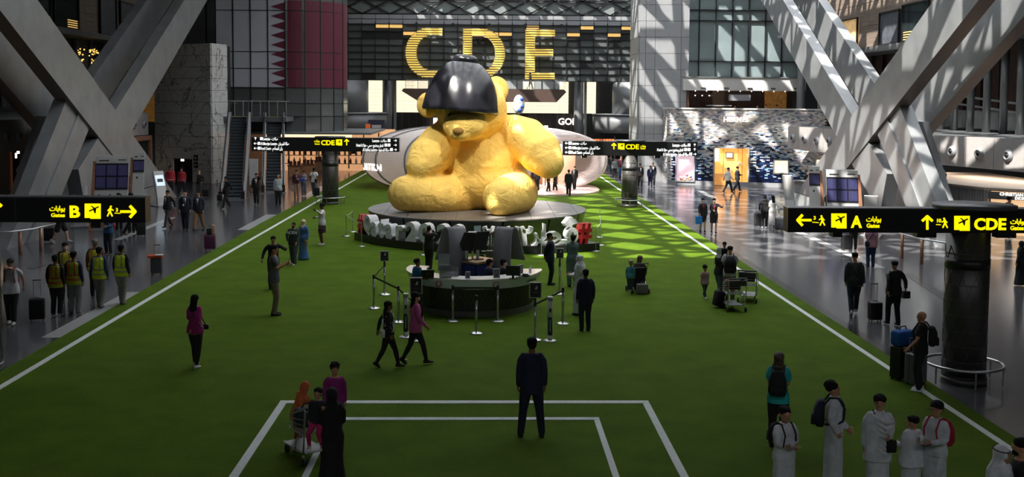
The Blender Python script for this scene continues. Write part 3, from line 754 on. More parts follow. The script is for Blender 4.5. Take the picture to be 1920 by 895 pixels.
c = q(902, 322, Yb); fz.ball((c.x, c.y, 1.95), (2.02, 1.75, 2.15), 28, 18)
c = q(900, 265, Yb); fz.ball(c, (1.5, 1.35, 1.5), 24, 14)
c = q(908, 350, Yb); fz.ball((c.x, c.y, 1.25), (2.1, 1.8, 1.35), 24, 14)
c = q(884, 205, 47.6); fz.ball(c, (1.6, 1.5, 1.42), 28, 18)            # head
fz.ball(q(872, 236, 46.4), (1.0, .8, .66), 20, 12)                       # muzzle
fz.ball(q(862, 251, 46.0), (.5, .5, .34), 16, 10)
fz.ball(q(930, 168, 47.9), (.6, .34, .62), 16, 10); fz.ball(q(803, 197, 48.0), (.55, .34, .6), 16, 10)
def limb(pts, rr):
    fz.tube([q(*p) for p in pts], rr, 20)
limb([(850, 245, 48.2), (828, 268, 47.7), (800, 298, 47.0), (784, 316, 46.6)], [.75, .95, .92, .62])
limb([(955, 243, 48.2), (985, 258, 47.7), (1015, 288, 47.0), (1033, 312, 46.6)], [.75, .95, .98, .68])
limb([(870, 366, 48.2), (835, 365, 47.4), (790, 362, 46.8), (752, 364, 46.5)], [.9, .95, .85, .78])
limb([(962, 362, 48.4), (968, 362, 47.4), (955, 366, 46.2), (935, 373, 45.3)], [.95, 1.0, .92, .78])
FUSE = []                                                # meshes whose shapes are melted into one skin later
def fuse(mb, voxel, smooth, obj, mats, extra=None): FUSE.append((mb, voxel, smooth, obj, mats, extra))
tb = put('body', bpy.data.meshes.new('body'), toy); fuse(fz, .075, 10, tb, [plush])
for px in (845, 895):
    p = q(px, 218, 46.25); MB().ball(p, (.13, .1, .14), 12, 8).build('eye', black, toy, True)
p = q(859, 246, 45.55); MB().ball(p, (.24, .14, .16), 14, 8).build('nose', mat('brown_felt', (.30, .16, .03), .8), toy, True)
hb = MB(); n = 40
hb.lathe([(.02, 1.60), (.4, 1.57), (.8, 1.42), (1.15, 1.16), (1.42, .82), (1.6, .42), (1.69, 0.05), (1.71, -.04), (1.68, -.1), (1.6, -.1), (1.5, .3), (.8, 1.2), (.02, 1.45)], n)
c = q(864, 205, 47.0)
h = hb.build('hat', hat_m, toy, True, loc=c); h.rotation_euler = (math.radians(-3), math.radians(5), 0); h.scale = (1, 1, 1.38)
MB().loft([(1.5, .62, .62), (1.68, .5, .5), (1.72, .4, .4)], 24).build('hat_crown', hat_m, h, True)

# thin posts with cords around the letters
def rope_post(px, py, h=1.0, lab=''):
    g = G(px, py); t = thing('barrier_post', lab, 'barrier post', (g.x, g.y, .02), 0)
    MB().lathe([(0, 0), (.19, 0), (.19, .02), (.03, .03), (.0, .03)], 16).build('base', steel, t, True)
    MB().tube([(0, 0, .02), (0, 0, h)], .014, 6, cap=False).build('pole', steel, t)
    return t
cord_m = mat('clear_cord', (.5, .55, .5), .4)
L1 = [rope_post(*a) for a in ((649, 444, 1.0, 'slim barrier post farthest left of the red hashtag'), (661, 436, 1.0, 'slim barrier post behind the left red hashtag'), (678, 463, 1.0, 'slim barrier post in front of the white letter Q'), (794, 479, 1.05, 'slim barrier post before the first zero'), (921, 479, 1.05, 'slim barrier post beside the woman by the letters'), (1015, 480, 1.0, 'slim barrier post left of the standing navy suited men'), (1117, 472, 1.0, 'slim barrier post in front of the right red hashtag'), (1126, 461, 1.0, 'slim barrier post just right of the right red hashtag'), (1124, 446, 1.3, 'tall slim barrier post behind the right red hashtag'))]
for i, j in ((0, 1), (0, 2), (6, 7), (7, 8)):
    d = L1[j].location - L1[i].location
    MB().tube([(0, 0, .95), (d.x * .5, d.y * .5, .9), (d.x, d.y, .95)], .01, 5, cap=False).build('cord', cord_m, L1[i])

# ---------------------------------------------------------------- translucent inflated pavilion behind
pav = thing('pavilion', 'pale translucent inflated pavilion with horizontal ribs behind the plush toy', 'pavilion', (-.1, 74.6, 0))
pv = bpy.data.materials.new('inflated_skin'); pv.use_nodes = True; nt = pv.node_tree; bs = nt.nodes['Principled BSDF']
bs.inputs['Base Color'].default_value = (.93, .90, .90, 1); bs.inputs['Roughness'].default_value = .35
tl = nt.nodes.new('ShaderNodeBsdfTranslucent'); tl.inputs['Color'].default_value = (.86, .79, .77, 1)
mxs = nt.nodes.new('ShaderNodeMixShader'); mxs.inputs['Fac'].default_value = .45
nt.links.new(bs.outputs['BSDF'], mxs.inputs[1]); nt.links.new(tl.outputs['BSDF'], mxs.inputs[2]); nt.links.new(mxs.outputs['Shader'], nt.nodes['Material Output'].inputs['Surface'])
ge = nt.nodes.new('ShaderNodeNewGeometry'); wv = nt.nodes.new('ShaderNodeTexWave'); wv.bands_direction = 'Z'; wv.inputs['Scale'].default_value = 4.5; wv.inputs['Distortion'].default_value = .4
bp = nt.nodes.new('ShaderNodeBump'); bp.inputs['Strength'].default_value = .8; bp.inputs['Distance'].default_value = .1
nt.links.new(ge.outputs['Position'], wv.inputs['Vector']); nt.links.new(wv.outputs['Fac'], bp.inputs['Height']); nt.links.new(bp.outputs['Normal'], bs.inputs['Normal'])
def ell(th, ph, k=1.0):                                 # point of the shell; th around, ph up
    e = .62
    c = math.cos(th); s_ = math.sin(th)
    r = max(0, math.cos(ph)) ** .62
    return Vector((8.5 * k * math.copysign(abs(c) ** e, c) * r, 4.8 * k * math.copysign(abs(s_) ** e, s_) * r, 1.95 + 2.3 * k * math.copysign(abs(math.sin(ph)) ** .85, ph)))
NT, NP = 96, 18; ph0 = -1.0
op0, op1 = -PI / 2 + .22, -PI / 2 + 1.2                   # the opening, right of the middle
b = MB(); idx = {}
for i in range(NT):
    for j in range(NP):
        th = 2 * PI * i / NT; ph = ph0 + (PI / 2 - ph0) * j / (NP - .999)
        idx[i, j] = len(b.v); b.v.append(tuple(ell(th, ph)))
for i in range(NT):
    t = (2 * PI * (i + .5) / NT + PI) % (2 * PI) - PI
    for j in range(NP - 1):
        if op0 < t < op1 and j < 12: continue
        b.f.append((idx[i, j], idx[(i + 1) % NT, j], idx[(i + 1) % NT, j + 1], idx[i, j + 1])); b.mi.append(0)
sh = b.build('shell', pv, pav, True); so = sh.modifiers.new('thickness', 'SOLIDIFY'); so.thickness = .5; so.offset = -1
for th in (-2.05, -2.45, -1.75, -2.8):
    MB().tube([ell(th, ph0 + (1.45 - ph0) * k / 20, 1.004) for k in range(21)], .07, 6, cap=False).build('seam_rib', mat('seam_grey', (.22, .21, .22), .6), pav, True)
MB().loft([(0, 5.4, 5.2), (.12, 5.4, 5.2)], 48, 2.6).build('base_floor', mat('pink_floor', (.62, .46, .42), .3), pav, loc=(2.3, -2.6, .02))
MB().box((3.2, 1.6, 1.5), (6.5, .15, 2.9)).build('inner_wall', mat('rose_wall', (.5, .25, .17), .4, emit=.25, ecol=(1, .5, .32)), pav)
for x, w, hh in ((2.2, .5, 1.1), (3.6, .9, 1.0), (5.0, .3, 2.2), (1.2, .3, 2.4)):
    MB().box((x, .4, hh / 2 + .12), (w, .4, hh)).build('display_block', mat('copper_panel', (.42, .2, .12), .4, metal=.3), pav)
b = MB()
for k in range(70): b.ball((4.2 + RND.gauss(0, .35), -.6 + RND.gauss(0, .3), 1.9 + RND.gauss(0, .4)), (.09, .06, .1), 5, 3)
tag(b.build('leaf', mat('olive_leaf', (.09, .10, .03), .6), pav), kind='stuff')
MB().tube([(4.2, -.6, .1), (4.2, -.6, 1.8)], .04, 6).build('plant_stem', red_wood, pav)
pl = bpy.data.lights.new('pavilion_lamp', 'POINT'); pl.energy = 1300; pl.color = (1, .88, .82); pl.shadow_soft_size = .5
for x in (-4.5, 4): po = bpy.data.objects.new('pavilion_lamp', pl); COL.objects.link(po); po.location = (x, 74.8, 2.6)
for k, ch in enumerate('VUITTON'):
    th = -2.83 + k * .07; p = ell(th, -.22, 1.01); h_ = math.atan2(ell(th + .02, -.22).y - ell(th - .02, -.22).y, ell(th + .02, -.22).x - ell(th - .02, -.22).x)
    text('glowing_letter', ch, .62, glow_white, pav, Matrix.Translation(p) @ Matrix.Rotation(h_, 4, 'Z') @ Matrix.Rotation(PI / 2, 4, 'X'), .02, .02, 'CENTER')

# ---------------------------------------------------------------- wayfinding signs on patterned columns
sign_blk = mat('sign_black', (.006, .006, .007), .35)
sign_edge = mat('sign_edge', (.10, .10, .11), .4, metal=.4)
yel = mat('sign_yellow_light', (1, .86, 0), .5, emit=1.0, ecol=(1, .86, .0), var=.02)
wht = mat('sign_white_light', (1, 1, 1), .5, emit=.9, ecol=(1, 1, 1), var=.02)
col_m = mat('bronze_column_skin', (.085, .08, .076), .38, metal=.5, var=.15, scale=2)
lat_m = mat('column_lattice', (.15, .145, .135), .35, metal=.6)
def plane_sym(sg, Y, name, m, polys, holes=()):         # flat symbols: outlines given in photo pixels, set on the sign face
    b = MB()
    for pl in polys:
        pts = [P(x, y, Y) for x, y in pl]
        a2 = sum(pts[i - 1].x * pts[i].z - pts[i].x * pts[i - 1].z for i in range(len(pts)))
        if a2 < 0: pts.reverse()
        b.prism([sg_local(sg, p) for p in pts], (0, -.012, 0))
    return b.build(name, m, sg)
def sg_local(sg, p): return (p.x - sg.location.x, p.y - sg.location.y, p.z - sg.location.z)
def stroke(p, q, w):
    d = Vector((q[0] - p[0], q[1] - p[1])); d.normalize(); n = Vector((-d.y, d.x)) * w / 2
    return [(p[0] + n.x, p[1] + n.y), (q[0] + n.x, q[1] + n.y), (q[0] - n.x, q[1] - n.y), (p[0] - n.x, p[1] - n.y)]
def arrow(cx, cy, s, a):                                # a: 0 right, 90 up
    c, n = math.cos(math.radians(a)), math.sin(math.radians(a)); R_ = lambda u, v: (cx + (u * c - v * n) * s, cy - (u * n + v * c) * s)
    w = .17 * s
    return [stroke(R_(-.5, 0), R_(.42, 0), w), stroke(R_(.12, .38), R_(.5, -.03), w * 1.1), stroke(R_(.12, -.38), R_(.5, .03), w * 1.1)]
def walker(cx, cy, s, f=1):                             # f: 1 walks right
    X = lambda u, v: (cx + f * u * s, cy - v * s)
    dot = [X(.05 + .1 * math.cos(t), .42 + .1 * math.sin(t)) for t in np.linspace(0, 2 * PI, 9)[:-1]]
    return [dot, stroke(X(0, .3), X(-.04, -.05), .2 * s), stroke(X(-.04, 0), X(.2, -.5), .13 * s), stroke(X(-.04, 0), X(-.28, -.5), .13 * s), stroke(X(0, .25), X(.3, .05), .1 * s), stroke(X(0, .25), X(-.26, .02), .1 * s)]
def plane_icon(sg, Y, x0, y0, x1, y1):
    w, h = x1 - x0, y1 - y0
    plane_sym(sg, Y, 'gate_symbol', yel, [[(x0, y0), (x1, y0), (x1, y1), (x0 + .35 * w, y1), (x0 + .35 * w, y1 - .06 * h), (x0, y1 - .06 * h)]])
    X = lambda u, v: (x0 + u * w, y0 + v * h)
    pl = [stroke(X(.28, .5), X(.88, .2), .09 * h), [X(.52, .38), X(.72, .3), X(.68, .64), X(.62, .64)], [X(.36, .14), X(.44, .14), X(.66, .3), X(.56, .34)], [X(.26, .42), X(.32, .42), X(.4, .48), X(.34, .5)]]
    plane_sym(sg, Y - .013, 'aeroplane', sign_blk, pl)
def stext(sg, Y, s, x0, y1, hpx, m, bold=.03, x1=None, name='lettering'):
    """lettering from x0 (to x1), baseline y1, capital height hpx, all as read off the photo"""
    a, b = P(x0, y1, Y), P(x0, y1 - hpx, Y); H = b.z - a.z
    o = text(name, s, H / .69, m, sg, None, bold * .7, .006)
    if x1:
        xs = [v.co.x for v in o.data.vertices]; w = P(x1, y1, Y).x - a.x; k = w / (max(xs) - min(xs)); mn = min(xs)
        for v in o.data.vertices: v.co.x = (v.co.x - mn) * k
    o.matrix_local = Matrix.Translation(sg_local(sg, Vector((a.x, Y - .006, a.z)))) @ Matrix.Rotation(PI / 2, 4, 'X')
    return o
def column(x, y, r, h, label, band=None, rail=True):
    t = thing('sign_column', label, 'column', (x, y, 0))
    MB().loft([(0, r, r), (h, r, r)], 32).build('shaft', col_m, t, True)
    b = MB(); nr = int(h / .34); na = 10
    for j in range(nr):
        z = .34 * (j + .5)
        b.lathe([(r + .004, z - .006), (r + .012, z - .006), (r + .012, z + .006), (r + .004, z + .006)], 28)
        for i in range(na):
            a0, a1, am = 2 * PI * i / na, 2 * PI * (i + 1) / na, 2 * PI * (i + .5) / na
            o = (PI / na) * (j % 2)
            for u, v in ((a0 + o, am + o), (am + o, a1 + o)):
                za, zb = (z - .17, z + .17) if u < v and abs(u - a0 - o) < 1e-6 else (z + .17, z - .17)
                p, q = Vector((r * 1.012 * math.cos(u), r * 1.012 * math.sin(u), za)), Vector((r * 1.012 * math.cos(v), r * 1.012 * math.sin(v), zb))
                b.beam(p, q, .008, .012, up=(math.cos(u), math.sin(u), 0))
    tag(b.build('lattice_line', lat_m, t), kind='stuff')
    if band: MB().lathe([(r + .002, band), (r + .016, band), (r + .016, band + .22), (r + .002, band + .22)], 32).build('dark_band', black, t, True)
    MB().lathe([(r, 0), (r + .03, 0), (r + .03, .14), (r, .14)], 32).build('kick_plate', col_m, t, True)
    if rail:
        R_ = r + .36
        pts = [(R_ * math.cos(2 * PI * k / 40), R_ * math.sin(2 * PI * k / 40), .42) for k in range(41)]
        MB().tube(pts, .032, 8, cap=False).build('guard_rail', steel, t, True)
        for k in range(6):
            a = 2 * PI * k / 6 + .4; MB().tube([(R_ * math.cos(a), R_ * math.sin(a), .025), (R_ * math.cos(a), R_ * math.sin(a), .4)], .02, 6, cap=False).build('rail_post', steel, t)
    return t
def sign_box(x0, x1, y, z0, z1, label, dep=.34, splits=()):
    t = thing('wayfinding_sign', label, 'sign', ((x0 + x1) / 2, y, z0))
    MB().box((0, 0, (z1 - z0) / 2), (x1 - x0, dep, z1 - z0)).build('case', sign_blk, t)
    MB().box((0, 0, z1 - z0), (x1 - x0 + .02, dep + .02, .03)).build('top_edge', sign_edge, t)
    for x in splits: MB().box((x - (x0 + x1) / 2, -dep / 2, (z1 - z0) / 2), (.012, .012, z1 - z0)).build('joint', sign_edge, t)
    return t
# near right
Y = 22.6; a, b_ = P(1478, 391, Y), P(1478, 436, Y); xe = 2 * 10.58 - a.x
column(10.58, 23.02, .455, b_.z, 'thick dark patterned column on the granite under the near gate A sign', band=2.55)
sg = sign_box(a.x, xe, 22.78, b_.z, a.z, 'near black and yellow sign to gates A and CDE', .36, (10.6,))
MB().lathe([(0, 0), (.86, 0), (.86, .07), (0, .07)], 32, (0, .0, a.z - b_.z + .02)).build('top_disc', sign_edge, sg, True)
for x in (1572, 1740, 1890): p = P(x, 440, Y); MB().box((p.x - sg.location.x, 0, -.05), (.42 if x > 1600 else .2, .25, .12)).build('camera_housing', sign_blk, sg)
plane_sym(sg, Y, 'arrow', yel, arrow(1508, 413, 27, 180)); stext(sg, Y, '3', 1525, 412, 6.5, yel, .04); plane_sym(sg, Y, 'min_line', yel, [[(1523, 416), (1535, 417), (1535, 418.5), (1523, 417.5)]])
plane_sym(sg, Y, 'walker_symbol', yel, walker(1541, 413.5, 19, -1)); plane_icon(sg, Y, 1558.5, 400.5, 1587, 428.5)
stext(sg, Y, 'A', 1595, 426.5, 21, yel, .05, 1616); stext(sg, Y, arabic('بوابات'), 1624, 415.5, 9, yel, .03, 1652); stext(sg, Y, 'Gates', 1624.5, 427, 7.5, yel, .035, 1649)
plane_sym(sg, Y, 'arrow', yel, arrow(1738.5, 418, 26, 90)); stext(sg, Y, '10', 1755, 417, 6.5, yel, .04); plane_sym(sg, Y, 'min_line', yel, [[(1755, 420.5), (1764, 421), (1764, 422.5), (1755, 422)]])
plane_sym(sg, Y, 'walker_symbol', yel, walker(1771, 418, 19, -1)); plane_icon(sg, Y, 1789, 405, 1818, 433)
stext(sg, Y, 'CDE', 1826, 430.5, 20.5, yel, .05, 1886); stext(sg, Y, arabic('بوابات'), 1894, 420, 9, yel, .03, 1923); stext(sg, Y, 'Gates', 1894, 431.5, 7.5, yel, .035, 1919)
# near left
Y = 23.7; a, b_ = P(272, 371, Y), P(272, 418, Y); xc = P(-60, 400, Y).x
column(xc, 24.1, .455, b_.z, 'patterned column carrying the near gate B sign', rail=False)
sg = sign_box(2 * xc - a.x, a.x, 23.88, b_.z, a.z, 'near black and yellow sign to gates B with right arrow', .36, (P(29, 390, Y).x,))
p = P(177, 424, Y); MB().box((p.x - sg.location.x, 0, -.06), (.22, .2, .14)).build('camera_housing', sign_blk, sg)
plane_sym(sg, Y, 'arrow', yel, arrow(240, 397, 29, 0)); stext(sg, Y, '3', 217, 397, 6.5, yel, .04); plane_sym(sg, Y, 'min_line', yel, [[(215, 399), (226, 399.5), (226, 401), (215, 400.5)]])
plane_sym(sg, Y, 'walker_symbol', yel, walker(207, 396, 20, 1)); plane_icon(sg, Y, 159, 382, 189, 410.5)
stext(sg, Y, 'B', 131, 407.5, 21, yel, .05, 150.5); stext(sg, Y, arabic('بوابات'), 93, 395.5, 9, yel, .03, 122); stext(sg, Y, 'Gates', 96, 407, 7, yel, .035, 122)
plane_sym(sg, Y, 'arrow', yel, arrow(-8, 391, 30, 90))
# middle pair with three small rows on each side
def small_rows(sg, Y, rows, side):
    for (s_ar, s_en, xs, yb, xl, kind, boxes) in rows:
        x0, x1 = xs
        stext(sg, Y, (s_en + ' - ' + arabic(s_ar)), x0, yb, 5.2, wht, .03, x1)
        for bx in boxes: plane_sym(sg, Y, 'pictogram', wht, [[(bx, yb - 5.6), (bx + 5, yb - 5.6), (bx + 5, yb - .2), (bx, yb - .2)]])
        plane_sym(sg, Y, 'arrow', wht, arrow(xl, yb - 2.8, 5.2, kind))
def mid_sign(Y, x0p, x1p, yt, yb, colx, label, clabel, flip):
    a, c = P(x0p, yt, Y), P(x1p, yb, Y); g = P(colx, 380, Y + .45)
    column(g.x, Y + .45, .46, c.z - .0, clabel, band=c.z - .85)
    sg = sign_box(a.x, c.x, Y + .35, c.z, a.z, label, .6)
    MB().lathe([(0, 0), (.88, 0), (.88, .06), (0, .06)], 32, (g.x - sg.location.x, .1, a.z - c.z + .02)).build('top_disc', sign_edge, sg, True)
    for dx in (-2.6, 1.6): MB().box((dx, 0, -.07), (.3, .3, .14)).build('camera_housing', sign_blk, sg)
    return sg
Y = 61.2
sg = mid_sign(Y, 471, 748, 258, 285, 619.5, 'middle distance black sign before the escalators to gates CDE', 'patterned column on the left turf edge behind the woman in white top', 0); Yf = Y + .04
plane_sym(sg, Yf, 'arrow', yel, arrow(650, 267, 11, 90)); plane_icon(sg, Yf, 630, 261.5, 641.5, 273)
stext(sg, Yf, 'CDE', 602, 272, 8.7, yel, .05, 627.5); stext(sg, Yf, arabic('بوابات'), 589, 266.5, 4, yel, .03, 599.5); stext(sg, Yf, 'Gates', 590, 271.5, 3, yel, .03, 599.5)
small_rows(sg, Yf, [('صالات', 'Lounges', (493, 521), 263, 479, 90, (487.5,)), ('صالة المرجان', 'Al Mourjan Lounge', (489, 542), 272, 479, 180, (483,)), ('ركن المطاعم', 'Food Court', (489, 530), 281, 479, 180, (483,))], 0)
small_rows(sg, Yf, [('صالات', 'Lounges', (698, 725), 266.5, 741, 0, (727,)), ('فندق ومنتجع صحي', 'Hotel & Spa', (668, 719), 275, 741, 0, (721, 727)), ('صالة الصفوة', 'Al Safwa Lounge', (680, 730), 283.5, 741, 0, (731.5,))], 1)
Y = 60.6
sg = mid_sign(Y, 1055, 1308, 265, 293, 1180, 'middle distance black sign to gates CDE right of the plush toy', 'patterned column on the right turf edge near the blue-tiled shop', 1); Yf = Y + .04
plane_sym(sg, Yf, 'arrow', yel, arrow(1151, 274.5, 11, 90)); plane_icon(sg, Yf, 1159, 269, 1171, 280.5)
stext(sg, Yf, 'CDE', 1173, 279.5, 8.5, yel, .05, 1198); stext(sg, Yf, arabic('بوابات'), 1200.5, 276, 4, yel, .03, 1211); stext(sg, Yf, 'Gates', 1200.5, 280, 3, yel, .03, 1210)
small_rows(sg, Yf, [('صالات', 'Lounges', (1072, 1100), 271.5, 1062.5, 180, (1066,)), ('صالة المرجان', 'Al Mourjan Lounge', (1072, 1125), 280, 1062.5, 180, (1066,)), ('ركن المطاعم', 'Food Court', (1072, 1113), 288.5, 1062.5, 180, (1066,))], 0)
small_rows(sg, Yf, [('صالات', 'Lounges', (1261, 1288), 275, 1302.5, 90, (1289.5,)), ('فندق ومنتجع صحي', 'Hotel & Spa', (1232, 1281), 283.5, 1302.5, 90, (1283, 1289.5)), ('صالة الصفوة', 'Al Safwa Lounge', (1243, 1291), 292, 1302.5, 0, (1292.5,))], 1)

# the three striped capitals on the far facade
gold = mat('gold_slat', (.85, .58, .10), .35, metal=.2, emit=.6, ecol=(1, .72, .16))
gold_e = mat('gilt_edge', (.45, .40, .30), .4, metal=.4)
def in_C(u, v):                                         # u, v in 0..1, v up
    x, y = (u - .62) / .62, (v - .5) / .5
    if u > .98: return False
    r = math.hypot(x, y)
    inner = ((u - .66) / .36) ** 2 + ((v - .5) / .345) ** 2 < 1 or (u > .66 and .155 < v < .845)
    return (r < 1 or (u > .62 and abs(y) < 1)) and not inner
def in_D(u, v):
    x, y = (u - .4) / .6, (v - .5) / .5
    out = u < .4 or x * x + y * y < 1
    inn = (u > .22 and .16 < v < .84 and u < .45) or (((u - .45) / .31) ** 2 + ((v - .5) / .34) ** 2 < 1 and u >= .45)
    return out and not inn
def in_E(u, v):
    return u < .33 or v > .86 or v < .15 or (.46 < v < .60 and u < .95)
for nm, fn, x0, x1, y0, y1 in (('C', in_C, 760, 831, 52, 146), ('D', in_D, 868, 947, 53, 148), ('E', in_E, 985, 1040, 55, 150)):
    Y = 109.2; a, c = P(x0, y0, Y), P(x1, y1, Y)
    t = thing('facade_letter', 'giant gold striped capital letter %s on the far glass facade' % nm, 'letter', (a.x, Y, c.z), 0, 'gold letters on the far facade')
    W, H = c.x - a.x, a.z - c.z; n = 21
    for k in range(n):
        v = (k + .5) / n; run = None; us = [i / 120 for i in range(121)]
        ins = [fn(u, v) for u in us] + [False]
        for i, f in enumerate(ins):
            if f and run is None: run = us[i]
            if not f and run is not None:
                e = us[i - 1]
                if e - run > .01: MB().box(((run + e) / 2 * W, 0, v * H), ((e - run) * W, .2, H / n * .58)).build('gold_slat', gold, t)
                run = None
    b = MB(); N = 90                                   # thin gilt outline
    for i in range(N):
        for j in range(N):
            u, v = (i + .5) / N, (j + .5) / N
            if fn(u, v) and not (fn(u - 1.5 / N, v) and fn(u + 1.5 / N, v) and fn(u, v + 1.5 / N) and fn(u, v - 1.5 / N) and 1.5 / N < u < 1 - 1.5 / N and 1.5 / N < v < 1 - 1.5 / N):
                b.box((u * W, -.02, v * H), (W / N, .16, H / N))
    tag(b.build('gilt_edge', gold_e, t), kind='stuff')
    MB().box((W * .4, .2, H * .75), (.08, .5, .08)).build('bracket', steel_dk, t)

# ---------------------------------------------------------------- escalators
def escalator(px0, py0, px1, py1, label):
    g = G(px0, py0); Yt = g.y + 1.3 + 8.3; p = P(px1, py1, Yt)
    t = thing('escalator', label, 'escalator', (g.x, g.y, 0), math.atan2(-(p.x - g.x), Yt - g.y))
    L = math.hypot(p.x - g.x, Yt - g.y); H = p.z; n = 25; w = .98
    y0 = 1.3; dy = (L - y0) / n; dz = H / n
    tread = mat('step_tread', (.10, .12, .14), .45, metal=.4, bump=.3, bscale=30); riser = mat('step_riser', (.03, .036, .042), .5, metal=.3)
    me = MB(); me.box((0, dy / 2, -.03), (w, dy, .05)); me.m = 1; me.box((0, .02, -.03 - dz / 2), (w, .04, dz)); me = me.mesh('step', [tread, riser])
    for k in range(n): put('step', me, t, (0, y0 + dy * k, dz * (k + 1)))
    MB().box((0, .5, .02), (1.7, 1.5, .03)).build('landing_plate', steel, t)
    for s in (-1, 1):
        x = s * (w / 2 + .16)
        b = MB(); b.prism([(x - .1, .2, 0), (x - .1, y0 + .3, .35), (x - .1, L, H + .3), (x - .1, L + 1.2, H + .3), (x - .1, L + 1.2, H - .9), (x - .1, y0 + .9, 0)], (.2, 0, 0)); b.build('skirt', steel_w if s < 0 else panel_gr, t)
        b = MB(); b.prism([(x - .015, .3, .3), (x - .015, .3, .95), (x - .015, y0 + .3, 1.0), (x - .015, L, H + 1.0), (x - .015, L + 1.1, H + 1.0), (x - .015, L + 1.1, H + .2), (x - .015, L, H + .2)], (.03, 0, 0)); b.build('balustrade', mat('escalator_glass', (.05, .055, .06), .08, alpha=.55, spec=.8), t)
        MB().tube([(x, .35, .45), (x, .12, .7), (x, .35, .98), (x, y0 + .3, 1.04), (x, L, H + 1.04), (x, L + 1.1, H + 1.04)], .045, 8).build('handrail', black_m, t, True)
        MB().box((x, .25, .25), (.22, .5, .5)).build('newel_foot', black, t)
    MB().box((0, L + .1, H + .02), (w, .2, .02)).build('comb_line', mat('yellow_comb', (.5, .5, .05), .5), t)
    return t
escalator(434, 375, 448, 219, 'left hand escalator beside the marble lift block')
escalator(512, 362, 514, 219, 'escalator further right behind the man in pale shirt')
ep = G(476, 360)
st = thing('info_board', 'pale upright poster stand between the two escalators', 'poster stand', (ep.x, ep.y, 0)); MB().box((0, 0, 1.3), (.55, .1, 1.7)).build('board', panel_wh, st); MB().box((0, 0, .22), (.12, .1, .44)).build('leg', steel, st); MB().box((0, 0, .02), (.5, .3, .04)).build('base', steel, st)
MB().prism([(-.06, -.06, 1.75), (.1, -.06, 1.85), (.02, -.06, 1.78)], (0, .01, 0)).build('mark', black, st)
land = root_struct('trim_upper_landing')
MB().box((-17.6, 79.0, 4.55), (6.4, 4.0, .35)).build('slab', panel_md, land)
for k in range(10): MB().box((-20.2 + .62 * k, 78.2, 5.3), (.05, .05, 1.1)).build('rail_post', steel_w, land)
MB().box((-17.4, 78.2, 5.85), (6, .06, .06)).build('rail', steel_w, land)

# lit shop under the left glass wall
sh = root_struct('wall_lit_shop')
MB().box((-13.2, 90, 1.75), (11, .2, 3.5)).build('back_wall', mat('amber_wall', (.6, .34, .2), .5, emit=.55, ecol=(1, .52, .25), var=.45, scale=1.6), sh)
MB().box((-13.5, 84, 3.5), (10, 11, .15)).build('ceiling_panel', panel_md, sh)
MB().box((-13.2, 80.0, 3.3), (6.2, .3, .3)).build('lit_header', glow_warm, sh)
MB().box((-18.6, 84, 1.75), (.2, 10, 3.5)).build('side_wall', red_wood, sh)
for i in range(4):
    for j in range(2): MB().box((-16.5 + 2.2 * i, 82 + 4 * j, 3.4), (.5, .5, .05)).build('ceiling_lamp', glow_white, sh)
for i in range(8): MB().box((-17.8 + 1.25 * i, 89.7, 1.7), (.08, .3, 3.0)).build('shelf_post', red_wood, sh)
for j in range(4): MB().box((-13.2, 89.6, .6 + .7 * j), (10, .4, .05)).build('shelf', panel_wh, sh)
shade_ = [srgb(120, 60, 40), srgb(170, 120, 90), srgb(60, 30, 25), srgb(200, 190, 180), srgb(160, 60, 30)]
ORD = 'first second third fourth fifth sixth seventh eighth ninth tenth eleventh twelfth thirteenth fourteenth fifteenth sixteenth seventeenth eighteenth nineteenth twentieth'.split()
k = 0
for i in range(20):
    for j in range(3):
        k += 1
        tag(MB().loft([(0, .09, .09), (.3, .09, .09), (.36, .04, .04), (.5, .035, .035)], 8).build('bottle', mat('bottle_%d' % (k % 5), shade_[k % 5], .2), None, True, loc=(-17.5 + .47 * i, 89.55, .63 + .7 * j)), '%s bottle, %s from the left on the %s shelf of the amber shop' % (['brown', 'tan', 'dark', 'pale', 'orange brown'][k % 5], ORD[i], ['lowest', 'middle', 'upper'][j]), 'bottle', 'bottles on the amber shelves')
for i, (px, py, lab) in enumerate(((553, 333, 'brown shop counter nearest the right escalator'), (578, 330, 'brown shop counter in the middle of the lit shop'), (601, 322, 'brown shop counter close behind the patterned column'))):
    g = G(px, py); t = thing('shop_counter', lab, 'counter', (g.x, g.y, 0), .1, 'counters in the lit shop')
    MB().box((0, 0, .45), (1.0, .8, .9)).build('body', mat('counter_timber', (.30, .17, .10), .45, var=.2), t); MB().box((0, 0, .93), (1.1, .9, .05)).build('top', mat('counter_top', (.08, .05, .04), .3), t)
    MB().box((0, -.41, .45), (.8, .02, .7)).build('front_panel', mat('counter_front', (.42, .27, .17), .5), t)
    for q_ in range(3):
        e = thing('bottle_box', '%s dark gift box on the %s' % (['small', 'second', 'third'][q_], lab.split(' ', 1)[1]), 'box', (g.x - .3 + .3 * q_, g.y, .955)); MB().box((0, 0, .14), (.2, .2, .28)).build('carton', mat('dark_carton', (.10, .04, .05), .4), e); MB().box((0, 0, .29), (.21, .21, .03)).build('lid', black, e)
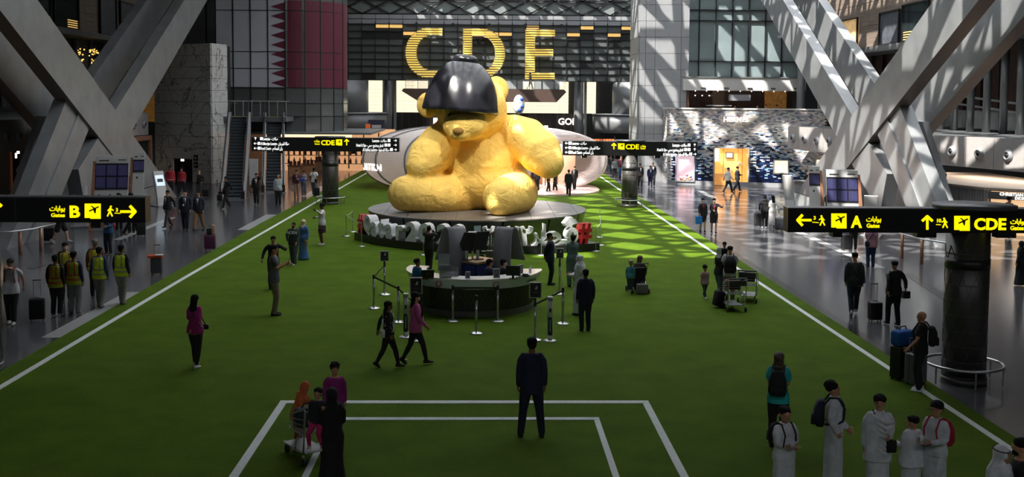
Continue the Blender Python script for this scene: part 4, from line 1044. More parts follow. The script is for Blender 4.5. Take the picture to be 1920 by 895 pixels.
# blue-tiled shop
hs = root_struct('wall_tiled_shop')
HP = [Vector((13.25, 79.4, 0)), Vector((13.42, 77.9, 0)), Vector((13.95, 77.35, 0)), Vector((21.5, 74.85, 0)), Vector((23.6, 73.6, 0))]
HH = 5.5; th, tw = .098, .235
tile_m = bpy.data.materials.new('glazed_tile'); tile_m.use_nodes = True; nt = tile_m.node_tree; bs = nt.nodes['Principled BSDF']; bs.inputs['Roughness'].default_value = .25
ca = nt.nodes.new('ShaderNodeVertexColor'); ca.layer_name = 'tile'; nz = nt.nodes.new('ShaderNodeTexNoise'); nz.inputs['Scale'].default_value = 8
mxn = nt.nodes.new('ShaderNodeMix'); mxn.data_type = 'RGBA'; mxn.blend_type = 'MULTIPLY'; mxn.inputs['Factor'].default_value = .25
nt.links.new(ca.outputs['Color'], mxn.inputs['A']); nt.links.new(nz.outputs['Color'], mxn.inputs['B']); nt.links.new(mxn.outputs['Result'], bs.inputs['Base Color'])
segs = []; acc = 0
for p, q_ in zip(HP, HP[1:]): segs.append((p, q_, acc)); acc += (q_ - p).length
def hwall(s):
    for p, q_, a in segs:
        if s <= a + (q_ - p).length or q_ is HP[-1]:
            return p + (q_ - p).normalized() * (s - a), math.atan2((q_ - p).y, (q_ - p).x)
holes = [(2.15, 3.5, .25, 2.25), (4.9, 7.35, .0, 2.75), (9.1, 10.1, 1.0, 1.95), (12.0, 12.8, .9, 2.1)]
b = MB(); colr = []
for r in range(int((HH - .3) / th)):
    z = .3 + th * (r + .5); n = int(acc / tw)
    for k in range(n + 1):
        s = tw * (k + .5 * (r % 2)); 
        if s > acc: continue
        if any(a - tw * .4 < s < c + tw * .4 and e < z < f for a, c, e, f in holes): continue
        p, h_ = hwall(s); u = z / HH + .16 * math.sin(s * .55 - .7) + (s - 6) * .045 + RND.gauss(0, .13)
        if s > 9: u += (s - 9) * .10
        if s < 1.8: u = .95 + RND.gauss(0, .1)
        if u < .32: c = RND.choice([(12, 20, 52), (10, 16, 44), (20, 34, 78), (40, 62, 110), (150, 175, 210)] if RND.random() < .35 else [(10, 16, 44), (14, 22, 56)])
        elif u < .56: c = RND.choice([(12, 22, 55), (60, 85, 125), (110, 140, 165), (140, 165, 180), (190, 200, 205), (35, 60, 100), (170, 165, 160)])
        else: c = RND.choice([(215, 215, 215), (225, 220, 214), (190, 182, 176), (175, 165, 162), (150, 158, 170), (205, 196, 186), (120, 124, 140)])
        pr = RND.uniform(.0, .05); b.box((p.x, p.y, z), (tw - .012, .12 + pr, th - .012), rz=h_); colr.append(srgb(*c))
o = b.build('glazed_tile', tile_m, hs); tag(o, kind='stuff')
at = o.data.color_attributes.new('tile', 'FLOAT_COLOR', 'CORNER'); arr = []
for c in colr: arr += list((*c, 1)) * 24
at.data.foreach_set('color', arr)
b = MB(); b.prism([HP[0] + Vector((.2, 0, 0)), HP[1] + Vector((.2, .1, 0)), HP[2] + Vector((.1, .2, 0)), HP[3] + Vector((0, .25, 0)), HP[4] + Vector((.1, .25, 0)), Vector((24.5, 80.5, 0)), Vector((13.5, 80.5, 0))], (0, 0, .0001))
MB().box((18.9, 79.5, 3.74), (10.3, 3.4, 1.4)).build('core', panel_wh, hs)
for i, (p, q_, a) in enumerate(segs):
    MB().beam((p.x, p.y, .15), (q_.x, q_.y, .15), .16, .3).build('plinth', panel_gr, hs); MB().beam((p.x, p.y, HH + .04), (q_.x, q_.y, HH + .04), .3, .1).build('coping', panel_wh, hs)
def opening(i, name, m, fr):
    a, c, e, f = holes[i]; p, h_ = hwall((a + c) / 2); w = c - a
    o = put(name, MB().box((0, .12, (f - e) / 2), (w, .05, f - e)).mesh(name, m), hs, (p.x, p.y, e), h_)
    for x, z, dx, dz in ((-w / 2, (f - e) / 2, .08, f - e), (w / 2, (f - e) / 2, .08, f - e), (0, f - e, w + .08, .08)) + (((0, 0, w + .08, .08),) if e > .1 else ()):
        MB().box((x, -.02, z), (dx, .26, dz)).build('frame', fr, o)
    return o
o = opening(0, 'show_window', mat('show_window_back', (.8, .6, .66), .4, emit=.5, ecol=(1, .72, .8), var=.5, scale=1.1), panel_gr)
for k in range(14): MB().ball((RND.uniform(-.5, .5), -.08, .1 + abs(RND.gauss(0, .18))), RND.uniform(.07, .13), 8, 6).build('window_flower', [mat('gold_ball', (.8, .45, .1), .3, emit=.15, ecol=(1, .6, .2)), mat('rose_ball', (.8, .25, .3), .4), mat('violet_ball', (.35, .25, .7), .4)][k % 3], o, True)
o = opening(1, 'shop_entrance', mat('orange_interior', (.9, .45, .12), .4, emit=.85, ecol=(1, .46, .1), var=.25, scale=1.3), panel_gr)
MB().box((-.75, -.0, .45), (.9, .2, .85)).build('counter', mat('orange_timber', (.8, .35, .1), .4, emit=.3, ecol=(1, .4, .1)), o); MB().box((-.15, -.0, 2.2), (.55, .06, .45)).build('picture_frame', red_wood, o); MB().box((-.15, -.04, 2.2), (.42, .04, .32)).build('picture', mat('cream_print', (.85, .7, .45), .5, emit=.5, ecol=(1, .75, .4)), o)
MB().box((-1.05, 0, 2.2), (.25, .06, .9)).build('bright_pane', glow_white, o)
for x, z in ((-.3, 1.25), (-.1, 1.1), (.6, 1.6)): MB().ball((x, 0, z), (.2, .06, .14), 8, 6).build('display_goods', mat('pale_goods', (.9, .65, .35), .4, emit=.4, ecol=(1, .7, .35)), o, True)
for x in (-.6, .45, .75): MB().box((x, .05, 1.4), (.05, .05, 2.6)).build('panel_rib', mat('orange_timber', (.8, .35, .1), .4, emit=.3, ecol=(1, .4, .1)), o)
o = opening(2, 'display_case', mat('white_display', (.9, .85, .7), .4, emit=.9, ecol=(1, .93, .74), var=.05), mat('bronze_frame', (.28, .25, .22), .4, metal=.5))
for x, z in ((-.2, .7), (.05, .55), (0, .2), (.15, .35)): MB().ball((x, .05, z), .035, 6, 4).build('trinket', gold_lamp, o, True)
opening(3, 'display_case', mat('white_display', (.9, .85, .7), .4), mat('bronze_frame', (.28, .25, .22), .4, metal=.5))
p, h_ = hwall(5.05 + 1.35)
text('shop_lettering', 'HERM\u00c8S', .5, mat('lit_cream_letter', (1, .9, .8), .4, emit=1.2, ecol=(1, .86, .72)), hs, Matrix.Translation((p.x - .95, p.y - .05, 4.62)) @ Matrix.Rotation(h_, 4, 'Z') @ Matrix.Rotation(PI / 2, 4, 'X'), .012, .05)
go = P(1066, 229, 111); text('shop_lettering', 'GOLD', .95, glow_white, lo, face_cam(go.x - 1.0, 112.4, go.z - .3), .02, .03)

# ---------------------------------------------------------------- round information counter
dx = P(889, 508, 31.6).x; DC = Vector((dx, 31.6, .02))
desk = thing('information_counter', 'round white topped information counter with dark patterned front', 'counter', DC)
RT, ZT_ = 2.02, 1.1
A0, A1 = math.radians(163), math.radians(360 - 2)
top_w = mat('cream_solid_surface', (.72, .70, .66), .25, var=.04); band_w = mat('white_band', (.66, .70, .72), .3, var=.03); body_d = mat('dark_counter_front', (.035, .037, .032), .35, metal=.3, var=.2)
def arc_part(name, prof, m, n=56, a0=A0, a1=A1, par=desk): return MB().lathe(prof, n, (0, 0, 0), a0, a1).build(name, m, par)
arc_part('worktop', [(1.42, ZT_ - .05), (RT, ZT_ - .05), (RT, ZT_), (1.42, ZT_)], top_w)
arc_part('white_band', [(1.84, .80), (1.90, .80), (2.0, ZT_ - .055), (1.94, ZT_ - .055)], band_w)
for k in range(6):
    a0 = A0 + (A1 - A0) * k / 6 + .004; a1 = A0 + (A1 - A0) * (k + 1) / 6 - .004
    arc_part('front_panel', [(1.74, .16), (1.80, .16), (1.84, .80), (1.78, .80)], body_d, 10, a0, a1)
arc_part('base_band', [(1.72, 0), (1.84, 0), (1.84, .155), (1.72, .155)], mat('grey_base', (.13, .125, .115), .4, metal=.3))
arc_part('inner_panel', [(1.45, 0), (1.5, 0), (1.5, ZT_ - .06), (1.45, ZT_ - .06)], panel_md)
b = MB(); N = 44
for r in range(4):
    for i in range(N):
        u = [A0 + (A1 - A0) * (i + d + (.5 if r % 2 else 0)) / N for d in (0, .5, 1)]
        z0, z1 = .2 + .145 * r, .2 + .145 * (r + 1)
        for p, q_, za, zb in ((u[0], u[1], z0, z1), (u[1], u[2], z1, z0)):
            if q_ > A1: continue
            ra, rb = 1.815 + (za - .16) * .06, 1.815 + (zb - .16) * .06
            b.beam((ra * math.cos(p), ra * math.sin(p), za), (rb * math.cos(q_), rb * math.sin(q_), zb), .008, .01, up=(math.cos(p), math.sin(p), 0))
tag(b.build('triangle_inlay', mat('brass_inlay', (.12, .12, .09), .35, metal=.6), desk), kind='stuff')
def on_band(px, z): 
    c = (px - 889) / 127; a = -math.acos(max(-1, min(1, c))); rr = 1.9 + (z - .8) * .5 + .012; return rr, a
for px in (826, 930):
    rr, a = on_band(px, .93); t = MB()
    for k in range(10):
        u = 2 * PI * k / 10; t.box((.085 * math.cos(u), 0, .085 * math.sin(u)), (.036, .02, .036))
    tag(t.build('round_emblem', mat('emblem_red', (.45, .03, .10), .5), desk, loc=(rr * math.cos(a), rr * math.sin(a), .93), rz=a + PI / 2), kind='stuff')
rr, a = on_band(1000, .9); a -= .05
text('counter_lettering', arabic('استعلامات'), .12, black_m, desk, Matrix.Translation((rr * math.cos(a), rr * math.sin(a), .9)) @ Matrix.Rotation(a + PI / 2, 4, 'Z') @ Matrix.Rotation(PI / 2, 4, 'X'), .01, .004, 'CENTER')
# counter fittings: two curved grey hoods, blue cabinet with black screens
hood_m = mat('grey_hood_felt', (.20, .20, .21), .8, var=.06)
def hood(px, label, f):
    c = P(px, 500, 32.6); t = thing('curved_hood', label, 'screen', (c.x, 32.75, .02), -f * math.radians(58))
    out = [(-.40, 1.15), (-.32, 1.4), (-.2, 1.75), (-.08, 2.12), (.02, 2.2), (.16, 2.22), (.3, 2.14), (.42, 1.8), (.52, 1.4), (.56, 1.05), (.56, .05)]
    inn = [(x * .86 + .01, z - .06) for x, z in out]; inn[0] = (-.34, 1.15); inn[-1] = (.48, .05)
    b = MB(); n = len(out); D = .3
    for y in (-D, D): b.v += [(f * x, y + (z - .95) * .08, z) for x, z in out] + [(f * x, y + (z - .95) * .08, z) for x, z in inn]
    m = 2 * n
    for i in range(n - 1):
        b.f += [(i, i + 1, m + i + 1, m + i), (n + i + 1, n + i, m + n + i, m + n + i + 1), (i + 1, i, n + i, n + i + 1), (m + i, m + i + 1, m + n + i + 1, m + n + i)]
    b.f += [(0, m, m + n, n), (n - 1, 2 * n - 1, m + 2 * n - 1, m + n - 1)]; b.mi = [0] * len(b.f)
    b.build('hood', hood_m, t, True)
    MB().box((f * .42, 0, .5), (.08, .5, 1.0)).build('stand', panel_gr, t)
    return t
hood(842, 'tall curved grey hood on the left of the counter ring', 1); hood(958, 'tall curved grey hood on the right of the counter ring', -1)
c = P(893, 515, 32.3)
cab = thing('cabinet', 'blue faceted cabinet with timber top inside the counter ring', 'cabinet', (c.x, 32.6, .02), PI / 4)
blue = mat('deep_blue_panel', (.02, .028, .16), .35, var=.08)
MB().box((0, 0, .58), (.94, .94, 1.16)).build('body', panel_dk, cab)
for x, y, r in ((-.235, -.48, 0), (.235, -.48, 0), (-.48, .235, PI / 2), (-.48, -.235, PI / 2)): MB().box((0, 0, 0), (.45, .03, 1.0)).build('blue_panel', blue, cab, loc=(x, y, .62), rz=r)
MB().box((0, 0, 1.19), (1.0, 1.0, .06)).build('top', mat('walnut_top', (.33, .22, .13), .35, var=.25), cab)
for px, y, lab, rz in ((873, 32.35, 'large black screen leaning left above the blue cabinet', -.5), (897, 32.5, 'second black screen right of the leaning one on the blue cabinet', .45)):
    p = P(px, 480, y); t = thing('monitor', lab, 'monitor', (p.x, y, 1.24), rz)
    MB().prism([(-.3, 0, .3), (.25, 0, .3), (.38, 0, .86), (-.05, 0, .86)], (0, .05, 0)).build('screen', black, t); MB().box((0, .06, .2), (.08, .06, .4)).build('stand', steel, t); MB().box((0, .05, .015), (.3, .2, .03)).build('foot', black, t)
p = P(886, 456, 32.6); t = thing('camera', 'small white camera head above the black screens', 'camera', (p.x, 32.7, 1.24)); MB().tube([(0, 0, 0), (0, 0, .74)], .03, 8, cap=False).build('pole', steel, t); MB().box((0, -.02, .78), (.26, .2, .12)).build('head', panel_wh, t)
def at_desk(px, py, z=1.12): g = G(px, py, z); return g
def placed(name, lab, cat, g, rz=0): return thing(name, lab, cat, g, rz)
t = placed('laptop', 'black open laptop on the left of the white counter top', 'laptop', at_desk(800, 521), .25)
MB().box((0, 0, .012), (.36, .25, .02)).build('keyboard', black, t); o = MB().box((0, 0, .12), (.36, .014, .24)).build('screen', black, t, loc=(0, -.12, .02)); o.rotation_euler = (.25, 0, 0); MB().ball((0, -.01, .12), .016, 8, 6).build('mark', panel_wh, o)
part = mat('smoked_acrylic', (.22, .23, .26), .2, alpha=.72)
for px, py, w, h, lab in ((835, 522, .34, .38, 'front grey acrylic divider beside the laptop'), (832, 508, .34, .5, 'rear grey acrylic divider behind the front one'), (853, 519, .2, .28, 'low grey divider against the blue cabinet')):
    g = at_desk(px, py, 1.12); t = placed('divider', lab, 'divider', g); MB().box((0, 0, h / 2), (w, .02, h)).build('sheet', part, t); MB().box((0, 0, .012), (w * .8, .12, .02)).build('foot', steel, t)
for px, py, w, h, lab in ((877, 522.5, .14, .2, 'small picture sign holder left on the counter front'), (931, 521.5, .19, .27, 'larger picture sign holder right on the counter front')):
    t = placed('sign_holder', lab, 'sign', at_desk(px, py, 1.12)); MB().box((0, 0, h / 2), (w, .02, h)).build('frame', steel_w, t); MB().box((0, -.014, h / 2), (w * .85, .01, h * .85)).build('print', mat('dark_print', (.12, .12, .14), .4, var=.9, scale=14), t); MB().box((0, 0, .008), (w, .1, .015)).build('foot', steel, t)
t = placed('monitor', 'black staff monitor seen from behind on the right of the counter', 'monitor', at_desk(962, 523), -.2); MB().box((0, 0, .23), (.4, .04, .28)).build('screen', black, t); MB().box((0, 0, .06), (.06, .05, .12)).build('stand', black, t); MB().box((0, 0, .01), (.22, .16, .02)).build('foot', black, t)
t = placed('monitor', 'slim pale edged monitor beside the seated clerks', 'monitor', at_desk(974, 520), .9); MB().box((0, 0, .22), (.3, .03, .26)).build('screen', panel_gr, t); MB().box((0, 0, .05), (.05, .05, .1)).build('stand', steel, t); MB().box((0, 0, .01), (.2, .14, .02)).build('foot', steel, t)
t = placed('dispenser_bottle', 'clear pump bottle of sanitiser at the right end of the counter', 'bottle', at_desk(994, 512)); MB().loft([(0, .04, .04), (.13, .04, .04), (.16, .015, .015)], 12).build('bottle', mat('pump_plastic', (.75, .78, .8), .2), t, True); MB().tube([(0, 0, .16), (0, 0, .2), (.04, 0, .205)], .009, 6).build('pump', panel_wh, t)
for px, py, lab in ((985, 515, 'sheet of printed paper on the right counter top'), (845, 512, 'sheet of paper on the left counter top behind the dividers')):
    t = placed('paper', lab, 'paper', at_desk(px, py, 1.1205), .4); MB().box((0, 0, .003), (.3, .42, .004)).build('sheet', panel_wh, t); MB().box((.02, .05, .006), (.18, .04, .002)).build('print', panel_dk, t)
t = placed('telephone', 'low black desk telephone near the pump bottle', 'telephone', at_desk(985, 519), -.5); MB().box((0, 0, .025), (.2, .16, .04)).build('base', black, t); MB().tube([(-.08, 0, .065), (.08, 0, .065)], .022, 8).build('handset', black, t)

# ---------------------------------------------------------------- queue posts, framed notices, hand gel stands
def queue_post(g, label, h=.98, notice=None):
    t = thing('queue_post', label, 'stanchion', (g.x, g.y, .02))
    MB().lathe([(0, 0), (.185, 0), (.185, .012), (.13, .035), (.03, .06), (0, .06)], 20).build('base', steel, t, True)
    MB().tube([(0, 0, .05), (0, 0, h)], .033, 10, cap=False).build('post', steel, t, True)
    MB().loft([(h - .1, .038, .038), (h + .03, .038, .038)], 10).build('head', black, t, True)
    if notice:
        w, hh, z = notice
        MB().box((0, -.01, z), (w, .03, hh)).build('notice_frame', steel_w, t); MB().box((0, -.03, z), (w - .05, .02, hh - .05)).build('notice', black, t)
        MB().box((0, 0, (h + z - hh / 2) / 2 + .01), (.05, .04, max(.06, z - hh / 2 - h + .08))).build('notice_neck', black, t)
        MB().prism([(-.02, -.042, z + .02), (.04, -.042, z + .02), (.06, -.042, z + .09), (.02, -.042, z + .12), (.0, -.042, z + .06)], (0, .002, 0)).build('mark', panel_wh, t)
        MB().box((0, -.042, z - .06), (w * .45, .002, .012)).build('notice_print', panel_md, t)
    return t
def belt(a, b_, z=.93, z2=.93):
    d = b_.location - a.location
    MB().beam((0, 0, z), (d.x, d.y, z2), .006, .055).build('belt', black_m, a)
qp = {}
for k, px, py, lab, nt_ in (('a', 721, 554, 'queue post with black notice at the back left of the counter', (.27, .32, 1.22)), ('b', 701, 580, 'leftmost queue post with belts left of the counter', None), ('c', 747, 606, 'queue post in front of the polka dot woman by the counter', None),
                            ('d', 780, 641, 'queue post with black notice beside the man in blue shirt', (.32, .42, 1.42)), ('e', 849, 604, 'left queue post before the counter front', None), ('f', 933, 604, 'right queue post before the counter front', None), ('g', 893, 627, 'lone queue post nearest before the counter', None),
                            ('h', 1003, 640, 'queue post with black notice right before the counter', (.32, .41, 1.3)), ('i', 1055, 609, 'queue post between the notice and the white robed man', None), ('j', 1049, 553, 'queue post with black notice between the two standing men', (.24, .33, 1.3))):
    qp[k] = queue_post(G(px, py), lab, notice=nt_)
for i, j in (('a', 'b'), ('b', 'c'), ('c', 'd'), ('e', 'f'), ('h', 'i'), ('i', 'j')): belt(qp[i], qp[j])
def gel_stand(px, py, lab):
    g = G(px, py); t = thing('gel_stand', lab, 'dispenser', (g.x, g.y, .02))
    MB().lathe([(0, 0), (.17, 0), (.17, .015), (.06, .03), (0, .03)], 20).build('base', steel_w, t, True)
    for z0, z1, m in ((.03, .15, panel_wh), (.15, .62, mat('navy_wrap', (.012, .016, .035), .5)), (.62, 1.06, panel_wh)): MB().loft([(z0, .062, .062), (z1, .062, .062)], 16).build('sleeve', m, t, True)
    MB().box((0, -.03, 1.1), (.12, .2, .09)).build('nozzle_head', panel_gr, t); MB().box((.0, -.066, .8), (.05, .005, .1)).build('symbol', black, t); MB().box((0, -.066, .4), (.03, .005, .3)).build('printed_strip', panel_gr, t)
gel_stand(761, 634, 'white and navy hand gel stand beside the pink cardigan woman'); gel_stand(1031, 641, 'white and navy hand gel stand right of the counter')

# ---------------------------------------------------------------- flight boards, kiosks, handrails at the struts
copper = mat('copper_panel', (.42, .2, .12), .4, metal=.3)
navy_scr = mat('flight_screen', (.03, .03, .09), .3, var=.5, scale=26, emit=.02, ecol=(.25, .25, .7))
def flight_board(px, pyt, pyb, w, g, cols, lab, s, rz):
    zt = EYE - (pyt - 184) * g.y / FPX; zb = EYE - (pyb - 184) * g.y / FPX
    t = thing('flight_board', lab, 'display', g, rz)
    H = zt; k = .16 * s
    sh = lambda z: k * (z / H)                         # leaning sides
    b = MB(); b.prism([(-w / 2, 0, 0), (w / 2, 0, 0), (w / 2 + sh(H), 0, H), (-w / 2 + sh(H), 0, H)], (0, .5, 0)); b.build('case', panel_gr, t)
    b = MB(); xs = s * (-w / 2); b.prism([(xs, -.02, 0), (xs - s * .22, -.02, 0), (xs - s * .1 + sh(H * .93), -.02, H * .93), (xs + sh(H * .93), -.02, H * .93)], (0, .45, 0)); b.build('copper_side', copper, t)
    hd = H - .33; MB().prism([(-w / 2 + sh(hd), -.03, hd), (w / 2 + sh(hd), -.03, hd), (w / 2 + sh(H), -.03, H), (-w / 2 + sh(H), -.03, H)], (0, .03, 0)).build('header', panel_wh, t)
    MB().box((sh(H) - w * .25, -.04, H - .2), (w * .3, .01, .05)).build('header_print', panel_dk, t); MB().box((sh(H) + w * .3, -.04, H - .18), (w * .25, .01, .04)).build('header_print', panel_dk, t)
    z1 = hd - .05; z0 = zb; sh_ = (z1 - z0) / (2 if cols > 1 else 1)
    MB().prism([(-w / 2 + sh(z0), -.02, z0 - .03), (w / 2 + sh(z0), -.02, z0 - .03), (w / 2 + sh(z1), -.02, z1 + .03), (-w / 2 + sh(z1), -.02, z1 + .03)], (0, .02, 0)).build('bezel', black, t)
    for r in range(2 if cols > 1 else 1):
        for c_ in range(cols):
            za, zb_ = z0 + sh_ * r + .03, z0 + sh_ * (r + 1) - .03; xa, xb = -w / 2 + w / cols * c_ + .03, -w / 2 + w / cols * (c_ + 1) - .03
            o = MB().prism([(xa + sh(za), -.035, za), (xb + sh(za), -.035, za), (xb + sh(zb_), -.035, zb_), (xa + sh(zb_), -.035, zb_)], (0, .015, 0)).build('screen', navy_scr, t)
            b = MB()
            for q_ in range(9):
                zz = zb_ - (zb_ - za) * (q_ + 1) / 10.5
                for x0_, x1_ in ((.05, .2), (.26, .62), (.68, .8), (.86, .95)): b.box((xa + (xb - xa) * (x0_ + x1_) / 2 + sh(zz), -.038, zz), ((xb - xa) * (x1_ - x0_), .004, .012))
            tag(b.build('screen_line', mat('screen_text', (.09, .09, .2), .5, emit=.03, ecol=(.5, .5, 1)), o), kind='stuff')
    MB().prism([(-w / 2 + sh(.35), -.03, .35), (w / 2 + sh(.35), -.03, .35), (w / 2 + sh(z0 - .1), -.03, z0 - .1), (-w / 2 + sh(z0 - .1), -.03, z0 - .1)], (0, .03, 0)).build('white_panel', panel_wh, t)
    for c_ in range(cols): MB().box((-w / 2 + w / cols * (c_ + .4) + sh(z0 - .3), -.04, z0 - .3), (.08, .01, .09)).build('pictogram', panel_dk, t)
    return t
g = G(206, 432); flight_board(206, 297, 358, 1.42, g, 3, 'large leaning flight board with six navy screens on the left strut', 1, .25)
g = G(256, 425); flight_board(256, 290, 325, .5, g, 1, 'narrow leaning board with one screen behind the left flight board', 1, .25)
g = G(1582, 435); flight_board(1577, 316, 376, 1.42, g, 3, 'large leaning flight board with six navy screens on the right strut', -1, -.25)
g = G(1530, 428); flight_board(1528, 309, 344, .5, g, 1, 'narrow leaning board with one screen left of the right flight board', -1, -.25)
scr_l = mat('kiosk_screen', (.6, .72, .85), .3, emit=.7, ecol=(.68, .82, 1), var=.3, scale=12)
def kiosk(px, py, lab, rz, h=1.9, f=1):
    g = G(px, py); t = thing('kiosk', lab, 'kiosk', (g.x, g.y, 0), rz)
    pr = [(.35, 0), (.3, .5), (.12, 1.2), (-.16, h), (-.28, h - .03), (-.1, 1.15), (.12, .5), (.12, 0)]
    MB().prism([(f * x, -.3, z) for x, z in pr], (0, .6, 0)).build('body', panel_wh, t)
    MB().box((f * .15, 0, .03), (1.1, .9, .06)).build('base', panel_gr, t)
    o = MB().box((0, 0, 0), (.03, .5, .62)).build('screen', scr_l, t, loc=(f * -.02, 0, h - .52)); o.rotation_euler = (0, -f * .38, 0); o.location.x = f * .03
    MB().box((f * .02, 0, -.0), (.005, .34, .2)).build('screen_print', panel_dk, o)
    return t
kiosk(300, 386, 'leaning white kiosk with lit screen near the red jacket staff', PI * .75, 1.95, -1)
kiosk(152, 424, 'small white kiosk below the gate B sign', PI * .6, 1.9, -1)
kiosk(1478, 392, 'leaning white kiosk with lit screen left of the right boards', PI * .25 + PI / 2 * 0, 1.95, 1)
kiosk(1632, 444, 'small white kiosk just above the near gate A sign', PI * .35, 1.9, 1)
def handrail(pts, posts, lab):
    q_ = [G(x, y, .95) for x, y in pts]; o = q_[0]; t = thing('handrail', lab, 'handrail', (o.x, o.y, 0))
    MB().tube([(p.x - o.x, p.y - o.y, .95) for p in q_], .035, 8).build('rail', steel, t, True)
    for px, py in posts:
        p = G(px, py, .95); MB().loft([(0, .07, .07), (.95, .06, .06)], 10).build('post', copper, t, True, loc=(p.x - o.x, p.y - o.y, 0))
handrail([(-20, 436), (20, 435), (60, 430), (104, 420)], [(37, 432), (76, 426)], 'curved steel handrail on copper posts at the left strut foot')
handrail([(1655, 430), (1690, 439), (1730, 449), (1775, 456), (1830, 457)], [(1692, 440), (1729, 449)], 'curved steel handrail on copper posts behind the near right column')
glass_c = mat('clear_glass', (.8, .85, .85), .03, alpha=.18, var=0)
def glass_rail(pts, lab):
    q_ = [G(x, y, 1.05) for x, y in pts]; o = q_[0]; t = thing('glass_barrier', lab, 'barrier', (o.x, o.y, 0))
    for p, r in zip(q_, q_[1:]):
        p = p - o; r = r - o; p.z = r.z = .55; MB().beam(p, r, .02, .9).build('glass_panel', glass_c, t); p.z = r.z = 1.05; MB().beam(p, r, .05, .04).build('top_rail', steel_dk, t); MB().box((p.x, p.y, .53), (.05, .05, 1.05)).build('post', steel, t)
glass_rail([(262, 356), (290, 348), (300, 345)], 'glass barrier behind the left leaning kiosk'); glass_rail([(1490, 360), (1512, 367), (1548, 376)], 'glass barrier with steel posts beside the right leaning kiosk')
g = G(1512, 378); t = thing('service_desk', 'grey service desk with copper side left of the right boards', 'desk', (g.x, g.y, 0), -.2)
MB().box((0, 0, .62), (1.5, .7, 1.24)).build('body', panel_gr, t); MB().box((-.86, -.02, .6), (.22, .74, 1.2)).build('copper_side', copper, t); MB().box((0, -.05, 1.26), (1.6, .9, .05)).build('top', panel_md, t)

# ---------------------------------------------------------------- people: one continuous body each, clothes and hair as children
SKIN = {'l': srgb(205, 160, 132), 'm': srgb(176, 126, 96), 'b': srgb(130, 88, 62), 'd': srgb(78, 50, 38)}
skin_m = {k: mat('skin_' + k, v, .55, var=.06, scale=12) for k, v in SKIN.items()}
eye_w = mat('eye_white', (.6, .58, .55), .3); eye_d = mat('eye_dark', (.015, .01, .01), .3); lip = mat('lip', srgb(140, 75, 66), .5)
hair_k = mat('black_hair', (.010, .009, .009), .85, spec=.15, var=.4, scale=40, bump=.5, bscale=60); hair_g = mat('grey_hair', (.22, .21, .20), .7, var=.3, scale=40, bump=.4); hair_b = mat('brown_hair', (.055, .03, .02), .6, var=.4, scale=40, bump=.4); hair_l = mat('fair_hair', (.35, .24, .13), .6, var=.3, scale=30, bump=.4)
HAIR = {'k': hair_k, 'g': hair_g, 'b': hair_b, 'l': hair_l}
class Fig: pass
def ik(a, t, l1, l2, pole):
    a, t = Vector(a), Vector(t); d = t - a; L = d.length
    if L > (l1 + l2) * .995: t = a + d * ((l1 + l2) * .995 / L); d = t - a; L = d.length
    u = d.normalized(); k = (l1 * l1 - l2 * l2 + L * L) / (2 * L); h = math.sqrt(max(0, l1 * l1 - k * k))
    p = Vector(pole); p = (p - u * p.dot(u)).normalized()
    return a + u * k + p * h, t
ARM = {'down': (.028, .015, -.30), 'fwd': (.03, .12, -.27), 'back': (.03, -.13, -.27), 'phone': (-.065, .16, -.10), 'photo': (-.06, .17, .05), 'hip': (.035, .02, -.255), 'behind': (-.085, -.10, -.27),
       'clasp': (-.085, .11, -.25), 'pull': (.05, -.12, -.27), 'push': (.0, .2, -.20), 'cross': (-.125, .105, -.15), 'crossed': (-.125, .088, -.178), 'hold': (-.04, .14, -.17), 'ear': (-.055, .04, .07), 'face': (-.085, .1, .05), 'reach': (.10, .22, -.02), 'wave': (.14, .18, .02), 'lean': (.02, .2, -.12)}
